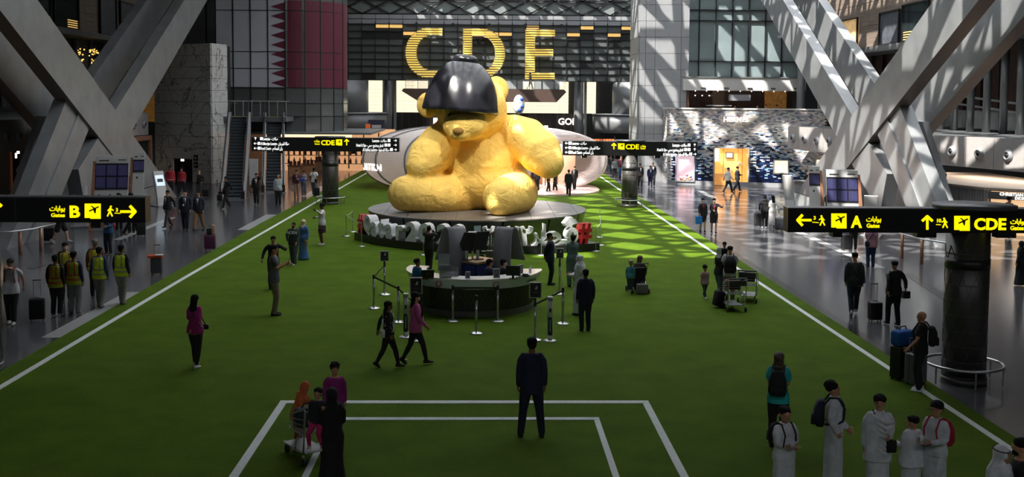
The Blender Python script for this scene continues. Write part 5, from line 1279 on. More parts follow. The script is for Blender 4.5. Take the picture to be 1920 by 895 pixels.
def figure(H, arms, legs, sex='m', child=0, lean=0., drop=0., fat=1., hy=0., hp=0.):
    f = Fig(); f.H = H; f.sex = sex
    hr = (.133, .155, .175, .205)[child]; f.hh = hr * H
    f.zc = H * (1 - drop) - f.hh / 2; f.zs = H * (1 - hr - .042 - drop); f.zh = H * ((.505, .49, .47, .43)[child] - drop)
    f.sw = H * ((.105 if sex == 'm' else .092) + .004 * child); f.fat = fat
    c, s_ = math.cos(lean), math.sin(lean)
    def U(v):                                          # lean forward above the hips
        w = min(1, max(0, (v[2] - f.zh + .03 * H) / (.08 * H)))
        if w <= 0 or lean == 0: return Vector(v)
        z = v[2] - f.zh; a = lean * w; return Vector((v[0], v[1] * math.cos(a) + z * math.sin(a), f.zh + z * math.cos(a) - v[1] * math.sin(a)))
    f.U = U
    f.HM = Matrix.Translation((0, 0, f.zc - f.hh * .45)) @ Matrix.Rotation(-hy, 4, 'Z') @ Matrix.Rotation(-hp, 4, 'X') @ Matrix.Translation((0, 0, -(f.zc - f.hh * .45)))
    la = H * (.165 - .006 * child); lf = H * (.145 - .006 * child)
    f.arms = []
    for sd, a in zip((-1, 1), arms):
        q = ARM[a] if isinstance(a, str) else a
        sh = Vector((sd * f.sw, 0, f.zs)); t = Vector((sd * (f.sw + q[0] * H), q[1] * H, f.zs + q[2] * H))
        e, w = ik(sh, t, la, lf, (sd * .8, -.3, -.6) if a in ('cross', 'crossed') else (sd * (1.2 if a == 'hip' else .25), -.8, -.4) if a not in ('photo', 'reach', 'wave', 'ear') else (sd * .8, -.1, -.8))
        f.arms.append((sh, e, w))
    hp_ = Vector((.052 * H, 0, f.zh)); al = .04 * H
    st = {'stand': ((-.055, 0, 0), (.055, 0, 0)), 'wide': ((-.105, 0, 0), (.105, 0, 0)), 'walkL': ((-.045, .15, 0), (.045, -.17, .03)), 'walkR': ((-.045, -.17, .03), (.045, .15, 0)), 'step': ((-.05, .07, 0), (.05, -.07, 0)),
          'cross': ((-.01, .03, 0), (.03, -.05, 0)), 'crouch': ((-.08, .05, 0), (.08, -.05, 0)), 'sit': ((-.07, .22, .0), (.07, .22, .0)), 'hang': ((-.06, .1, .12), (.06, .12, .1))}
    L = st[legs] if isinstance(legs, str) else legs
    f.legs = []
    lt = (f.zh + H * drop - al) * .522; ls = (f.zh + H * drop - al) * .49
    for sd, q in zip((-1, 1), L):
        h = Vector((sd * hp_.x, 0, f.zh)); t = Vector((q[0] * H, q[1] * H, al + q[2] * H)); k, t = ik(h, t, lt, ls, (sd * .08, 1, .1)); f.legs.append((h, k, t, q[2]))
    return f
TORSO = [(-.14, .07, .056), (0, .098, .068), (.15, .1, .07), (.4, .084, .060), (.62, .082, .061), (.82, .089, .064), (.92, .090, .056), (1.0, .072, .046), (1.06, .042, .038), (1.16, .034, .034)]
TORSF = [(-.14, .07, .056), (0, .100, .070), (.15, .099, .071), (.42, .073, .053), (.62, .078, .06), (.78, .085, .07), (.92, .083, .053), (1.0, .062, .043), (1.06, .036, .034), (1.16, .03, .031)]
def torso(f, mb, g=0., t0=-.14, t1=1.07, flare=0.):
    L = f.zs - f.zh; T = TORSO if f.sex == 'm' else TORSF; sec = []; ts = sorted(set([t0, t1] + [r[0] for r in T if t0 < r[0] < t1]))
    for t in ts:
        t_ = min(max(t, T[0][0]), T[-1][0])
        for a, b in zip(T, T[1:]):
            if a[0] <= t_ <= b[0]:
                k = (t_ - a[0]) / (b[0] - a[0]); rx, ry = a[1] + (b[1] - a[1]) * k, a[2] + (b[2] - a[2]) * k; break
        if t < 0: rx, ry = max(rx, .098), max(ry, .068)
        ft = f.fat if t < .7 else 1
        kk = f.sw / (.105 * f.H) if f.sex == 'm' else f.sw / (.092 * f.H)
        sec.append((f.zh + L * t, rx * f.H * kk * ft + g + flare * max(0, .4 - t), ry * f.H * ft + g + flare * .8 * max(0, .4 - t), 0, (.015 * f.H * (ft - 1) * 3)))
    m = MB().loft(sec, 18, 2.3); mb.add([f.U(v) for v in m.v], m.f); return mb
def sleeve(f, mb, sd, g=0., end=1., cuff=1.):
    sh, e, w = f.arms[0 if sd < 0 else 1]; H = f.H; r = [.029 * H + g, .027 * H + g, .023 * H + g, .022 * H + g, .016 * H + g * cuff]
    ts = [sh + Vector((-sd * .03 * H, 0, -.004 * H)), sh + (e - sh) * .35, sh + (e - sh) * .92, e + (w - e) * .25, w]
    if end < 1: ts = [ts[0], ts[1], sh + (e - sh) * .62]; r = [r[0] * 1.05, r[1] * 1.1, r[2] * 1.22]
    m = MB().tube([f.U(p) for p in ts], r, 10); mb.add(m.v, m.f)
def leg(f, mb, k, g=0., end=1., hem=0.):
    h, kn, a, _ = f.legs[k]; H = f.H; ft = 1 + (f.fat - 1) * .5
    p = [h + Vector((0, 0, .02 * H)), h + (kn - h) * .5, kn, kn + (a - kn) * .35, a + Vector((0, 0, .0))]; r = [.056 * H * ft + g, .048 * H * ft + g, .035 * H + g, .034 * H + g, .021 * H + g + hem]
    if end < 1: p = p[:2] + [h + (kn - h) * .95]; r = [r[0], r[1] * 1.05, r[2] * 1.3]
    m = MB().tube(p, r, 10); mb.add(m.v, m.f)
def headv(f, m): return [f.U(f.HM @ Vector(v)) for v in m.v]
def body_mesh(f):
    mb = MB(); ex = MB(); H, hh, zc = f.H, f.hh, f.zc
    torso(f, mb)
    for sd in (-1, 1): sleeve(f, mb, sd)
    for k in (0, 1):
        leg(f, mb, k); a = f.legs[k][2]; mb.tube([a + Vector((0, -.02 * H, -.018 * H)), a + Vector((0, .06 * H, -.025 * H))], [.02 * H, .016 * H], 8)
    hd = MB(); hd.ball((0, 0, zc + .07 * hh), (.34 * hh, .42 * hh, .42 * hh), 16, 12); hd.ball((0, .12 * hh, zc - .2 * hh), (.26 * hh, .29 * hh, .29 * hh), 14, 10); hd.ball((0, .28 * hh, zc - .40 * hh), (.13 * hh, .12 * hh, .10 * hh), 10, 8)
    hd.ball((0, .44 * hh, zc - .08 * hh), (.055 * hh, .10 * hh, .06 * hh), 8, 6); hd.ball((0, .41 * hh, zc + .02 * hh), (.04 * hh, .06 * hh, .11 * hh), 8, 6)
    for s in (-1, 1): hd.ball((s * .345 * hh, -.02 * hh, zc - .04 * hh), (.045 * hh, .09 * hh, .13 * hh), 8, 6)
    hd.tube([(0, -.03 * hh, zc - .75 * hh), (0, -.01 * hh, zc - .15 * hh)], [.034 * H, .031 * H], 12)
    mb.add(headv(f, hd), hd.f)
    for m_, c, r in [(2, (s * .14 * hh, .405 * hh, zc + .03 * hh), (.055 * hh, .03 * hh, .03 * hh)) for s in (-1, 1)] + [(1, (s * .14 * hh, .395 * hh, zc + .03 * hh), (.07 * hh, .03 * hh, .036 * hh)) for s in (-1, 1)] + [(2, (s * .15 * hh, .40 * hh, zc + .12 * hh), (.09 * hh, .03 * hh, .016 * hh)) for s in (-1, 1)] + [(3, (0, .395 * hh, zc - .25 * hh), (.10 * hh, .03 * hh, .028 * hh))]:
        q = MB().ball(c, r, 8, 6); ex.m = m_; ex.add(headv(f, q), q.f)
    ex.m = 0
    for i, sd in enumerate((-1, 1)):                   # hands: palm, four unequal curled fingers, thumb from the palm's side
        sh, e, w = f.arms[i]; d = (w - e).normalized(); side = d.cross(Vector((0, 1, 0)) if abs(d.y) < .8 else Vector((0, 0, 1))).normalized(); inn = Vector((-sd, 0, 0)); inn = (inn - d * inn.dot(d)); inn = inn.normalized() if inn.length > .1 else Vector((0, 0, -1)); wd = d.cross(inn).normalized()
        hl = .052 * H; o = w + d * hl * .5; q = MB()
        q.tube([w - d * .01 * H, w + d * hl * .5, w + d * hl], [.015 * H, .020 * H, .019 * H], 8, .55, up=tuple(inn))
        for k, (off, ln) in enumerate(((-.016, .040), (-.0055, .046), (.005, .043), (.0148, .034))):
            b0 = w + d * hl * .95 + wd * off * H; k1 = b0 + d * ln * .5 * H + inn * .004 * H; k2 = k1 + (d * .8 + inn * .6) * ln * .3 * H; q.tube([b0, k1, k2, k2 + (d * .3 + inn * .9) * ln * .25 * H], [.0055 * H, .0052 * H, .0047 * H, .004 * H], 6)
        tw = 1 if wd.y > 0 else -1
        b0 = w + d * hl * .35 + wd * tw * .014 * H; q.tube([b0, b0 + (d * .6 + wd * tw * .8 + inn * .3) * .022 * H, b0 + (d * 1.3 + wd * tw * .9 + inn * .7) * .03 * H], [.007 * H, .0065 * H, .005 * H], 6)
        ex.add([f.U(v) for v in q.v], q.f)
    return mb, ex
def vox(y): return .014 if y < 24 else .018 if y < 36 else .024 if y < 56 else .032
PEOPLE = {}
def person(key, px, py, hy, face, label, arms=('down', 'down'), legs='stand', top=('tee', (90, 90, 90)), bottom=('trousers', (25, 25, 28)), hair=('short', 'k'), skin='m', sex='m', shoes=(20, 20, 20), H=None, z=0.02, child=0, lean=0., drop=0., fat=1., hy_=0., hp=0., ex=(), at=None):
    if at is not None: g = Vector((at[0], at[1], z))
    elif py is None: g = G(px, hy, z + H * (1 - drop)); g.z = z
    else: g = G(px, py, z)
    if H is None:
        H = (P(px, hy, g.y).z - z) / (1 - drop)
    t = thing('person', label, 'person', (g.x, g.y, z), -math.radians(face))
    f = figure(H, arms, legs, sex, child, lean, drop, fat, math.radians(hy_), math.radians(hp)); v = vox(g.y); PEOPLE[key] = (t, f)
    f.label = label; hh, zc = f.hh, f.zc; G0 = .006 * H / 1.75 + v * .32
    mb, e = body_mesh(f); o = put('body', bpy.data.meshes.new('body'), t); fuse(mb, v, 2, o, [skin_m[skin], eye_w, eye_d, lip], e)
    def wear(name, mb, m, sm=2, vv=None): o = put(name, bpy.data.meshes.new(name), t); fuse(mb, vv or v, sm, o, [m]); return o
    def solid(name, mb, m, head=False): 
        mb.v = headv(f, mb) if head else [f.U(q) for q in mb.v]; return mb.build(name, m, t, True)
    kind, col = top[0], top[1]; m = fab(*col); L = f.zs - f.zh
    tb = MB()
    def sleeves(end=1., g=G0, cuff=1.):
        for sd in (-1, 1): sleeve(f, tb, sd, g, end, cuff)
    nm = kind
    if kind == 'tee': torso(f, tb, G0 + .008, -.12, 1.04, .03); sleeves(.6, G0 + .006); nm = 't_shirt'
    elif kind == 'long': torso(f, tb, G0 + .008, -.1, 1.05, .03); sleeves(1, G0 + .004); nm = 'long_sleeved_top'
    elif kind == 'hoodie': torso(f, tb, G0 + .02, -.08, 1.06, .02); sleeves(1, G0 + .01); tb.ball(f.U((0, -.055 * H, f.zs + .01 * H)), (.075 * H, .045 * H, .04 * H), 12, 8)
    elif kind in ('suit', 'jacket'): torso(f, tb, G0 + .012, -.2 if kind == 'suit' else -.06, 1.07, .02); sleeves(1, G0 + .004); nm = 'suit_jacket' if kind == 'suit' else 'jacket'
    elif kind == 'cardigan': torso(f, tb, G0 + .012, -.16, 1.04, .05); sleeves(1, G0 + .006)
    elif kind == 'vest': torso(f, tb, G0 + .012, -.06, 1.05, .0); sleeves(1, G0 + .004); nm = 'undershirt'
    elif kind in ('thobe', 'abaya', 'kameez', 'dress'):
        torso(f, tb, G0 + .010, .0, 1.13, .02); sleeves(1, G0 + (.009 if kind != 'abaya' else .016), 1.3)
        ze = {'thobe': .035, 'abaya': .015, 'kameez': .24, 'dress': .1}[kind] * H; w = {'thobe': .112, 'abaya': .15, 'kameez': .12, 'dress': .11}[kind] * H
        zt = f.zh + L * .2; tb.loft([(ze, w, w * .8, 0, 0), (ze + (zt - ze) * .5, .108 * H * f.fat, .088 * H * f.fat), (zt, .102 * H * f.fat, .076 * H * f.fat), (zt + .1 * H, .088 * H, .066 * H)], 20, 2.2); nm = {'kameez': 'long_tunic'}.get(kind, 'robe')
    wear(nm, tb, m)
    if kind == 'vest':
        vb = MB(); torso(f, vb, G0 + .026, -.1, 1.02, .02); vm = fab(*top[2]); wear('safety_vest', vb, vm)
        for t0 in (.12, .34):
            sb = MB(); torso(f, sb, G0 + .031, t0, t0 + .09, .02); solid('reflective_band', sb, fab(*top[3]))
        for sd in (-1, 1):
            for yy in (-1, 1):
                b = MB(); b.tube([(sd * .055 * H, yy * (.063 * H + G0 + .028), f.zh + L * .42), (sd * .055 * H, yy * (.068 * H + G0 + .028), f.zh + L * .75), (sd * .05 * H, yy * (.05 * H + G0 + .024), f.zh + L * .98)], .014 * H, 6, .4); solid('reflective_strip', b, fab(*top[3]))
    if kind in ('suit', 'jacket', 'cardigan') and (top[2] if len(top) > 2 else None):
        b = MB(); y0 = .07 * H + G0 + .016
        b.prism([(-.034 * H, y0 - .012 * H, f.zh + L * .97), (.034 * H, y0 - .012 * H, f.zh + L * .97), (.03 * H, y0 + .006, f.zh + L * .72), (.012 * H, y0 + .006, f.zh + L * .42), (-.012 * H, y0 + .006, f.zh + L * .42), (-.03 * H, y0 + .006, f.zh + L * .72)], (0, .012, 0)); solid('shirt_front', b, fab(*top[2]))
        if len(top) > 3:
            b = MB(); b.prism([(-.01 * H, y0 + .014, f.zh + L * .92), (.01 * H, y0 + .014, f.zh + L * .92), (.014 * H, y0 + .016, f.zh + L * .5), (0, y0 + .016, f.zh + L * .44), (-.014 * H, y0 + .016, f.zh + L * .5)], (0, .008, 0)); solid('tie', b, fab(*top[3]))
    if bottom:
        bm_ = fab(*bottom[1]); b = MB(); k = bottom[0]
        if k in ('trousers', 'loose', 'tight', 'shorts'):
            g = {'trousers': .010, 'loose': .022, 'tight': .002, 'shorts': .02}[k] + v * .35
            b.loft([(f.zh - .045 * H, .085 * H + g, .062 * H + g), (f.zh, .1 * H * f.fat + g * .6, .068 * H * f.fat + g * .6), (f.zh + .06 * H, .094 * H * f.fat + g * .5, .066 * H * f.fat + g * .5)], 16, 2.2)
            for i in (0, 1): leg(f, b, i, g, .9 if k == 'shorts' else 1., .012 if k in ('trousers', 'loose') else 0)
            wear(k if k == 'shorts' else 'trousers', b, bm_)
        elif k == 'skirt':
            ze = bottom[2] * H; b.loft([(ze, .115 * H, .1 * H), (f.zh - .05 * H, .112 * H, .085 * H), (f.zh + .08 * H, .085 * H, .064 * H)], 18, 2.1); wear('skirt', b, bm_)
    for i in (0, 1):
        a = f.legs[i][2]; lift = f.legs[i][3]; b = MB(); sm = fab(*shoes)
        b.loft([(-.038 * H, .027 * H, .074 * H, 0, .028 * H), (-.022 * H, .028 * H, .074 * H, 0, .028 * H), (-.008 * H, .024 * H, .05 * H, 0, .008 * H), (.012 * H, .021 * H, .03 * H, 0, -.012 * H)], 12, 2.4)
        tilt = Matrix.Rotation(-.6 if lift > .02 else 0, 3, 'X'); b.v = [tuple(a + tilt @ Vector(p)) for p in b.v]; b.build('shoe', sm, t, True)
    # hair and headwear
    hk, hc = hair[0], hair[1]; hb = MB(); hm = HAIR.get(hc) or fab(*hc) if not isinstance(hc, tuple) else fab(*hc)
    def cap_(k=1., dz=.19, dy=-.045): hb.ball((0, dy * hh, zc + dz * hh), (.395 * k * hh, .455 * k * hh, .36 * k * hh), 16, 12)
    if hk == 'short': cap_(); hb.ball((0, -.2 * hh, zc - .04 * hh), (.33 * hh, .26 * hh, .33 * hh), 12, 10)
    elif hk == 'crop': cap_(.96, .16, -.04)
    elif hk == 'curly':
        cap_(1.04, .18, -.04); rr = random.Random(hash(label) % 99 if 0 else len(label))
        for _ in range(34):
            a, q = rr.uniform(0, 2 * PI), rr.uniform(.0, 1.25); hb.ball((.4 * hh * math.sin(q) * math.cos(a), (-.09 + .42 * math.sin(q) * math.sin(a)) * hh, zc + (.19 + .38 * math.cos(q)) * hh), .13 * hh, 7, 5)
    elif hk in ('long', 'wavy'):
        cap_(1.06); zl = f.zs - (.12 if hk == 'long' else .06) * H; hb.loft([(zl, .2 * hh, .1 * hh, 0, -.42 * hh), (zl + .1 * H, .42 * hh, .17 * hh, 0, -.4 * hh), (zc - .4 * hh, .40 * hh, .22 * hh, 0, -.26 * hh), (zc, .39 * hh, .26 * hh, 0, -.2 * hh), (zc + .2 * hh, .3 * hh, .2 * hh, 0, -.15 * hh)], 14)
    elif hk == 'bun': cap_(1.02); hb.ball((0, -.52 * hh, zc + .1 * hh), .14 * hh, 10, 8)
    elif hk in ('hijab', 'hood', 'ghutra'):
        hb.ball((0, -.05 * hh, zc + .08 * hh), (.43 * hh, .47 * hh, .48 * hh), 16, 12); hb.loft([(f.zs - .03 * H, .098 * H, .07 * H, 0, .0), (f.zs + .02 * H, .07 * H, .06 * H, 0, 0), (zc - .45 * hh, .38 * hh, .36 * hh, 0, -.05 * hh), (zc - .1 * hh, .40 * hh, .36 * hh, 0, -.12 * hh)], 14)
        if hk == 'ghutra': hb.loft([(f.zs - .12 * H, .1 * H, .03 * H, 0, -.075 * H), (f.zs, .1 * H, .045 * H, 0, -.05 * H), (zc - .3 * hh, .46 * hh, .3 * hh, 0, -.2 * hh), (zc + .1 * hh, .42 * hh, .3 * hh, 0, -.16 * hh)], 14)
    elif hk == 'cap': cap_(1.05, .19, -.02); hb.loft([(zc + .2 * hh, .26 * hh, .3 * hh, 0, .42 * hh), (zc + .25 * hh, .25 * hh, .29 * hh, 0, .42 * hh)], 12)
    if hk in ('short', 'crop', 'wavy') and v < .02:     # loose tufts along the hair line
        rr = random.Random(len(label))
        for _ in range(26):
            a = rr.uniform(0, 2 * PI); q = rr.uniform(.7, 1.35); hb.ball((.37 * hh * math.sin(q) * math.cos(a), (-.03 + .43 * math.sin(q) * math.sin(a)) * hh, zc + (.17 + .34 * math.cos(q)) * hh), (.075 * hh, .075 * hh, .06 * hh), 6, 5)
    if hk != 'bald':
        mb2 = MB(); mb2.add(headv(f, hb), hb.f); wear({'hijab': 'headscarf', 'ghutra': 'headcloth', 'hood': 'hood', 'cap': 'cap'}.get(hk, 'hair'), mb2, hm, 2, v * .8)
    if hk == 'ghutra':
        b = MB(); b.tube([(.43 * hh * math.cos(2 * PI * k / 24), -.05 * hh + .46 * hh * math.sin(2 * PI * k / 24), zc + (.26 - .06 * math.sin(2 * PI * k / 24)) * hh) for k in range(25)], .035 * hh, 6, cap=False); solid('head_cord', b, black_m, True)
    for x in ex:
        if x == 'mask': solid('face_mask', MB().ball((0, .31 * hh, zc - .2 * hh), (.23 * hh, .17 * hh, .2 * hh), 12, 8), fab(170, 190, 200), True)
        elif x == 'wmask': solid('face_mask', MB().ball((0, .31 * hh, zc - .2 * hh), (.23 * hh, .18 * hh, .2 * hh), 12, 8), fab(215, 215, 215), True)
        elif x == 'bmask': solid('face_mask', MB().ball((0, .31 * hh, zc - .2 * hh), (.23 * hh, .17 * hh, .2 * hh), 12, 8), fab(20, 20, 22), True)
        elif x == 'beard': solid('beard', MB().ball((0, .22 * hh, zc - .31 * hh), (.25 * hh, .25 * hh, .2 * hh), 12, 8), hair_k, True)
        elif x == 'glasses':
            b = MB()
            for s in (-1, 1): b.tube([(s * .15 * hh + .1 * hh * math.cos(a), .45 * hh, zc + .03 * hh + .07 * hh * math.sin(a)) for a in np.linspace(0, 2 * PI, 13)], .014 * hh, 5, cap=False)
            b.box((0, .46 * hh, zc + .04 * hh), (.1 * hh, .02 * hh, .02 * hh)); solid('glasses', b, black, True)
        elif x == 'badge': solid('badge', MB().box((.03 * H, .078 * H + G0 + .03, f.zh + L * .42), (.035 * H, .01, .05 * H)), fab(225, 225, 225))
        elif x == 'lanyard':
            for s in (-1, 1): solid('lanyard', MB().tube([(s * .035 * H, .05 * H + G0 + .03, f.zh + L * .98), (s * .01 * H, .08 * H + G0 + .03, f.zh + L * .5)], .006 * H, 5), fab(170, 40, 60))
        elif x == 'belt': b = MB(); torso(f, b, G0 + .03, .1, .17); solid('belt', b, fab(150, 150, 150))
        elif isinstance(x, tuple) and x[0] == 'words':
            yb = (-1 if x[3] else 1) * (.07 * H + G0 + .035)
            o = text('printed_word', x[1], x[2], fab(*x[4]) if len(x) > 4 else fab(220, 220, 220), t, Matrix.Translation(f.U((0, yb, f.zh + L * (x[5] if len(x) > 5 else .7)))) @ Matrix.Rotation(0 if x[3] else PI, 4, 'Z') @ Matrix.Rotation(PI / 2, 4, 'X'), .02, .004, 'CENTER')
        elif isinstance(x, tuple) and x[0] == 'dots':
            b = MB(); rr = random.Random(4)
            for _ in range(x[1]):
                a = rr.uniform(0, 2 * PI); q = rr.uniform(-.1, .95); tt = MB(); rx = (.088 * H + G0 + .012); b.ball(f.U((rx * math.cos(a), rx * .72 * math.sin(a), f.zh + L * q)), .0075 * H, 5, 4)
            tag(b.build('white_dot', fab(220, 220, 220), t), kind='stuff')
    return t, f
def world_pt(key, p): t, f = PEOPLE[key]; return t.location + Matrix.Rotation(t.rotation_euler.z, 3, 'Z') @ Vector(f.U(p))
def rounded(mb, name, m, par, w=.02, seg=2, smooth=True):
    o = mb.build(name, m, par, smooth); bevel(o, w, seg); return o
def backpack(key, col, label, k=1., dx=0.):
    t, f = PEOPLE[key]; H = f.H; z0 = f.zs - .24 * H * k; g = t.location
    r = thing('backpack', label, 'backpack', g, t.rotation_euler.z); m = fab(*col); y = -(.072 * H + .03)
    b = MB(); b.loft([(z0, .075 * H * k, .035 * H, dx * H, y - .04 * H), (z0 + .05 * H, .09 * H * k, .055 * H * k, dx * H, y - .05 * H), (z0 + .16 * H * k, .085 * H * k, .05 * H * k, dx * H, y - .045 * H), (z0 + .23 * H * k, .06 * H * k, .035 * H, dx * H, y - .03 * H), (z0 + .245 * H * k, .03 * H, .015 * H, dx * H, y - .025 * H)], 16, 3.2)
    b.v = [f.U(p) for p in b.v]; b.build('pack', m, r, True)
    b = MB(); b.loft([(z0 + .015 * H, .06 * H * k, .02 * H, dx * H, y - .1 * H), (z0 + .1 * H, .058 * H * k, .018 * H, dx * H, y - .098 * H)], 12, 4); b.v = [f.U(p) for p in b.v]; b.build('pocket', m, r, True)
    for s in (-1, 1):
        x = s * .06 * H; b = MB(); b.tube([(x, y - .01 * H, z0 + .2 * H * k), (x, -.045 * H, f.zs + .035 * H), (x, .03 * H, f.zs + .035 * H), (x * 1.08, .088 * H, f.zs - .06 * H), (x * 1.25, .075 * H, f.zs - .17 * H), (x * 1.5, 0, z0 + .03 * H), (x * 1.2, y, z0 + .03 * H)], .011 * H, 6, .6, up=(1, 0, 0)); b.v = [f.U(p) for p in b.v]; b.build('strap', m, r, True)
    return r
def shoulder_bag(key, col, label, side=1, front=-1, size=(.2, .09, .16), strap=True):
    t, f = PEOPLE[key]; H = f.H; r = thing('shoulder_bag', label, 'bag', t.location, t.rotation_euler.z); m = fab(*col)
    c = Vector((side * .10 * H, front * .095 * H, f.zh + .04 * H)); b = MB(); b.box(c, size); b.v = [f.U(p) for p in b.v]; rounded(b, 'pouch', m, r, .03)
    if strap:
        b = MB(); b.tube([c + Vector((0, 0, size[2] / 2)), (side * .02 * H, front * .09 * H, f.zs - .12 * H), (-side * .055 * H, front * .05 * H, f.zs + .022 * H), (-side * .055 * H, -front * .04 * H, f.zs + .03 * H), (side * .03 * H, -front * .088 * H, f.zs - .13 * H), (side * .12 * H, -front * .05 * H, f.zh + .06 * H), (side * .13 * H, 0, f.zh + .06 * H)], .008 * H, 6); b.v = [f.U(p) for p in b.v]; b.build('strap', m, r, True)
    return r
def held(key, hand, name, cat, label, mb, m, off=(0, 0, 0)):   # a small object in a hand
    t, f = PEOPLE[key]; sh, e, w = f.arms[hand]; p = f.U(w + (w - e).normalized() * .06 * f.H) + Vector(off)
    q = t.location + Matrix.Rotation(t.rotation_euler.z, 3, 'Z') @ p
    o = mb.build(name, m, None, False); o.location = q; o.rotation_euler = (0, 0, t.rotation_euler.z); return tag(o, label, cat)
def suitcase(px, py, label, col, h=.6, w=.4, d=.24, rz=0., handle=.45, hard=True, at=None, z=0., tilt=0.):
    g = Vector(at) if at else G(px, py, z); t = thing('suitcase', label, 'suitcase', (g.x, g.y, z + .005), rz); m = fab(*col, rough=.45)
    t.rotation_euler = (tilt, 0, rz)
    rounded(MB().box((0, 0, .05 + h / 2), (w, d, h)), 'shell', m, t, .04, 3)
    for k in range(5): MB().box((-w * .36 + w * .18 * k, 0, .05 + h / 2), (.022, d + .014, h * .84)).build('rib', m, t) if hard else None
    MB().box((0, 0, .05 + h / 2), (w + .008, .012, h * .96)).build('seam', black, t)
    for x in (-1, 1):
        for y in (-1, 1):
            o = MB().lathe([(0, -.012), (.028, -.012), (.028, .012), (0, .012)], 10).build('wheel', black, t, True, loc=(x * (w / 2 - .05), y * (d / 2 - .05), .028)); o.rotation_euler = (0, PI / 2, 0)
    if handle:
        for x in (-1, 1): MB().tube([(x * .09, d / 2 - .04, .05 + h), (x * .09, d / 2 - .04, .05 + h + handle)], .008, 6, cap=False).build('pull_tube', steel, t)
        MB().tube([(-.1, d / 2 - .04, .05 + h + handle), (.1, d / 2 - .04, .05 + h + handle)], .016, 8).build('grip', black, t, True)
    MB().tube([(-.07, 0, .05 + h), (-.06, 0, .085 + h), (.06, 0, .085 + h), (.07, 0, .05 + h)], .01, 6).build('carry_handle', black, t, True)
    return t
def trolley(px, py, rz, label, at=None):
    g = at or G(px, py); t = thing('luggage_trolley', label, 'trolley', (g.x, g.y, .02), rz); c = steel
    for s in (-1, 1):
        x = .27 * s
        MB().tube([(x, -.38, .95), (x, -.36, .6), (x * .95, -.30, .22), (x * .8, .1, .17), (x * .45, .62, .17)], .017, 8).build('side_tube', c, t, True)
        MB().tube([(x, -.38, .98), (x, .12, .80), (x, .14, .56), (x, -.34, .52)], .014, 8).build('basket_tube', c, t, True)
        MB().tube([(x, -.36, .6), (x * 1.02, -.1, .42), (x * .9, .02, .18)], .014, 8).build('brace', c, t, True)
        for y in (-.32, .5):
            xx = x if y < 0 else x * .5
            o = MB().lathe([(0, -.02), (.07, -.02), (.07, .02), (0, .02)], 14).build('wheel', black, t, True, loc=(xx, y, .072)); o.rotation_euler = (0, PI / 2, 0)
            MB().box((xx, y, .13), (.03, .06, .1)).build('fork', c, t)
    MB().tube([(-.27, -.42, 1.0), (.27, -.42, 1.0)], .022, 8).build('push_bar', black, t, True)
    MB().box((0, .12, .19), (.4, .8, .02)).build('platform', panel_gr, t)
    for k in range(7): MB().tube([(-.26, -.34 + .07 * k, .53), (.26, -.34 + .07 * k, .53)], .006, 5, cap=False).build('basket_wire', c, t)
    for k in range(4): MB().tube([(-.27, .13, .58 + .065 * k), (.27, .13, .58 + .065 * k)], .006, 5, cap=False).build('basket_wire', c, t)
    for s in (-1, 1):
        for k in range(3): MB().tube([(.27 * s, -.34, .60 + .1 * k), (.27 * s, .13, .6 + .06 * k)], .006, 5, cap=False).build('basket_wire', c, t)
    MB().box((0, -.40, .86), (.5, .02, .16)).build('advert_plate', panel_dk, t)
    return t

# ---------------------------------------------------------------- who is where
NV = (20, 26, 52); BK = (16, 16, 18); WH = (205, 205, 206); GY = (88, 90, 96)
S = person
# --- front
S('suit', 996, 819, 633, 0, 'man in navy suit seen from behind at the white box lines', legs='wide', top=('suit', (22, 27, 52)), bottom=('trousers', (20, 24, 46)), skin='b')
S('thobe1', 1472, None, 762, 155, 'boy in white robe with folded arms and dark backpack', H=1.58, child=1, arms=('cross', 'crossed'), top=('thobe', (196, 196, 202)), bottom=('trousers', (190, 190, 195)), hair=('crop', 'k'), hy_=15)
backpack('thobe1', (24, 24, 28), 'dark backpack on the boy with folded arms', .8)
S('thobe2', 1566, None, 716, 105, 'tall curly haired teen in white robe with hand on hip', H=1.72, arms=('clasp', 'hip'), top=('thobe', (194, 195, 202)), bottom=('trousers', (190, 190, 195)), hair=('curly', 'k'), hp=-18)
backpack('thobe2', (20, 24, 44), 'navy backpack on the curly haired teen in white', 1.0)
S('ihram1', 1650, None, 740, 190, 'boy wrapped in white cloth over one shoulder', H=1.62, child=1, arms=('hold', 'down'), top=('thobe', (196, 197, 203)), bottom=('trousers', (190, 190, 195)), hair=('short', 'k'), hy_=10)
t, f = PEOPLE['ihram1']; b = MB(); H_ = f.H
b.loft([(.36 * H_, .135 * H_, .105 * H_, .01 * H_), (.58 * H_, .135 * H_, .105 * H_, .012 * H_), (f.zs - .05 * H_, .128 * H_, .085 * H_, .012 * H_), (f.zs + .02 * H_, .085 * H_, .06 * H_, .02 * H_)], 20, 2.2)
for k in range(7):
    z = f.zs - .06 * H_ - .05 * H_ * k; b.tube([(.07 * H_, .06 * H_, f.zs - .0 * H_ - .012 * H_ * k), (.02 * H_, .100 * H_, z + .04 * H_), (-.05 * H_, .100 * H_, z), (-.115 * H_, .05 * H_, z + .01 * H_)], .014 * H_, 8)
o = put('draped_cloth', bpy.data.meshes.new('draped_cloth'), t); fuse(b, .014, 2, o, [fab(198, 199, 204)])
shoulder_bag('ihram1', (20, 20, 24), 'small black shoulder bag on the boy wrapped in white', -1, 1, (.16, .07, .2))
S('kid', 1712, None, 779, -15, 'small boy wrapped in plain white cloth seen from behind', H=1.36, child=1, arms=('hold', 'hold'), top=('thobe', (196, 196, 203)), bottom=('trousers', (190, 190, 195)), hair=('crop', 'k'), hy_=-40)
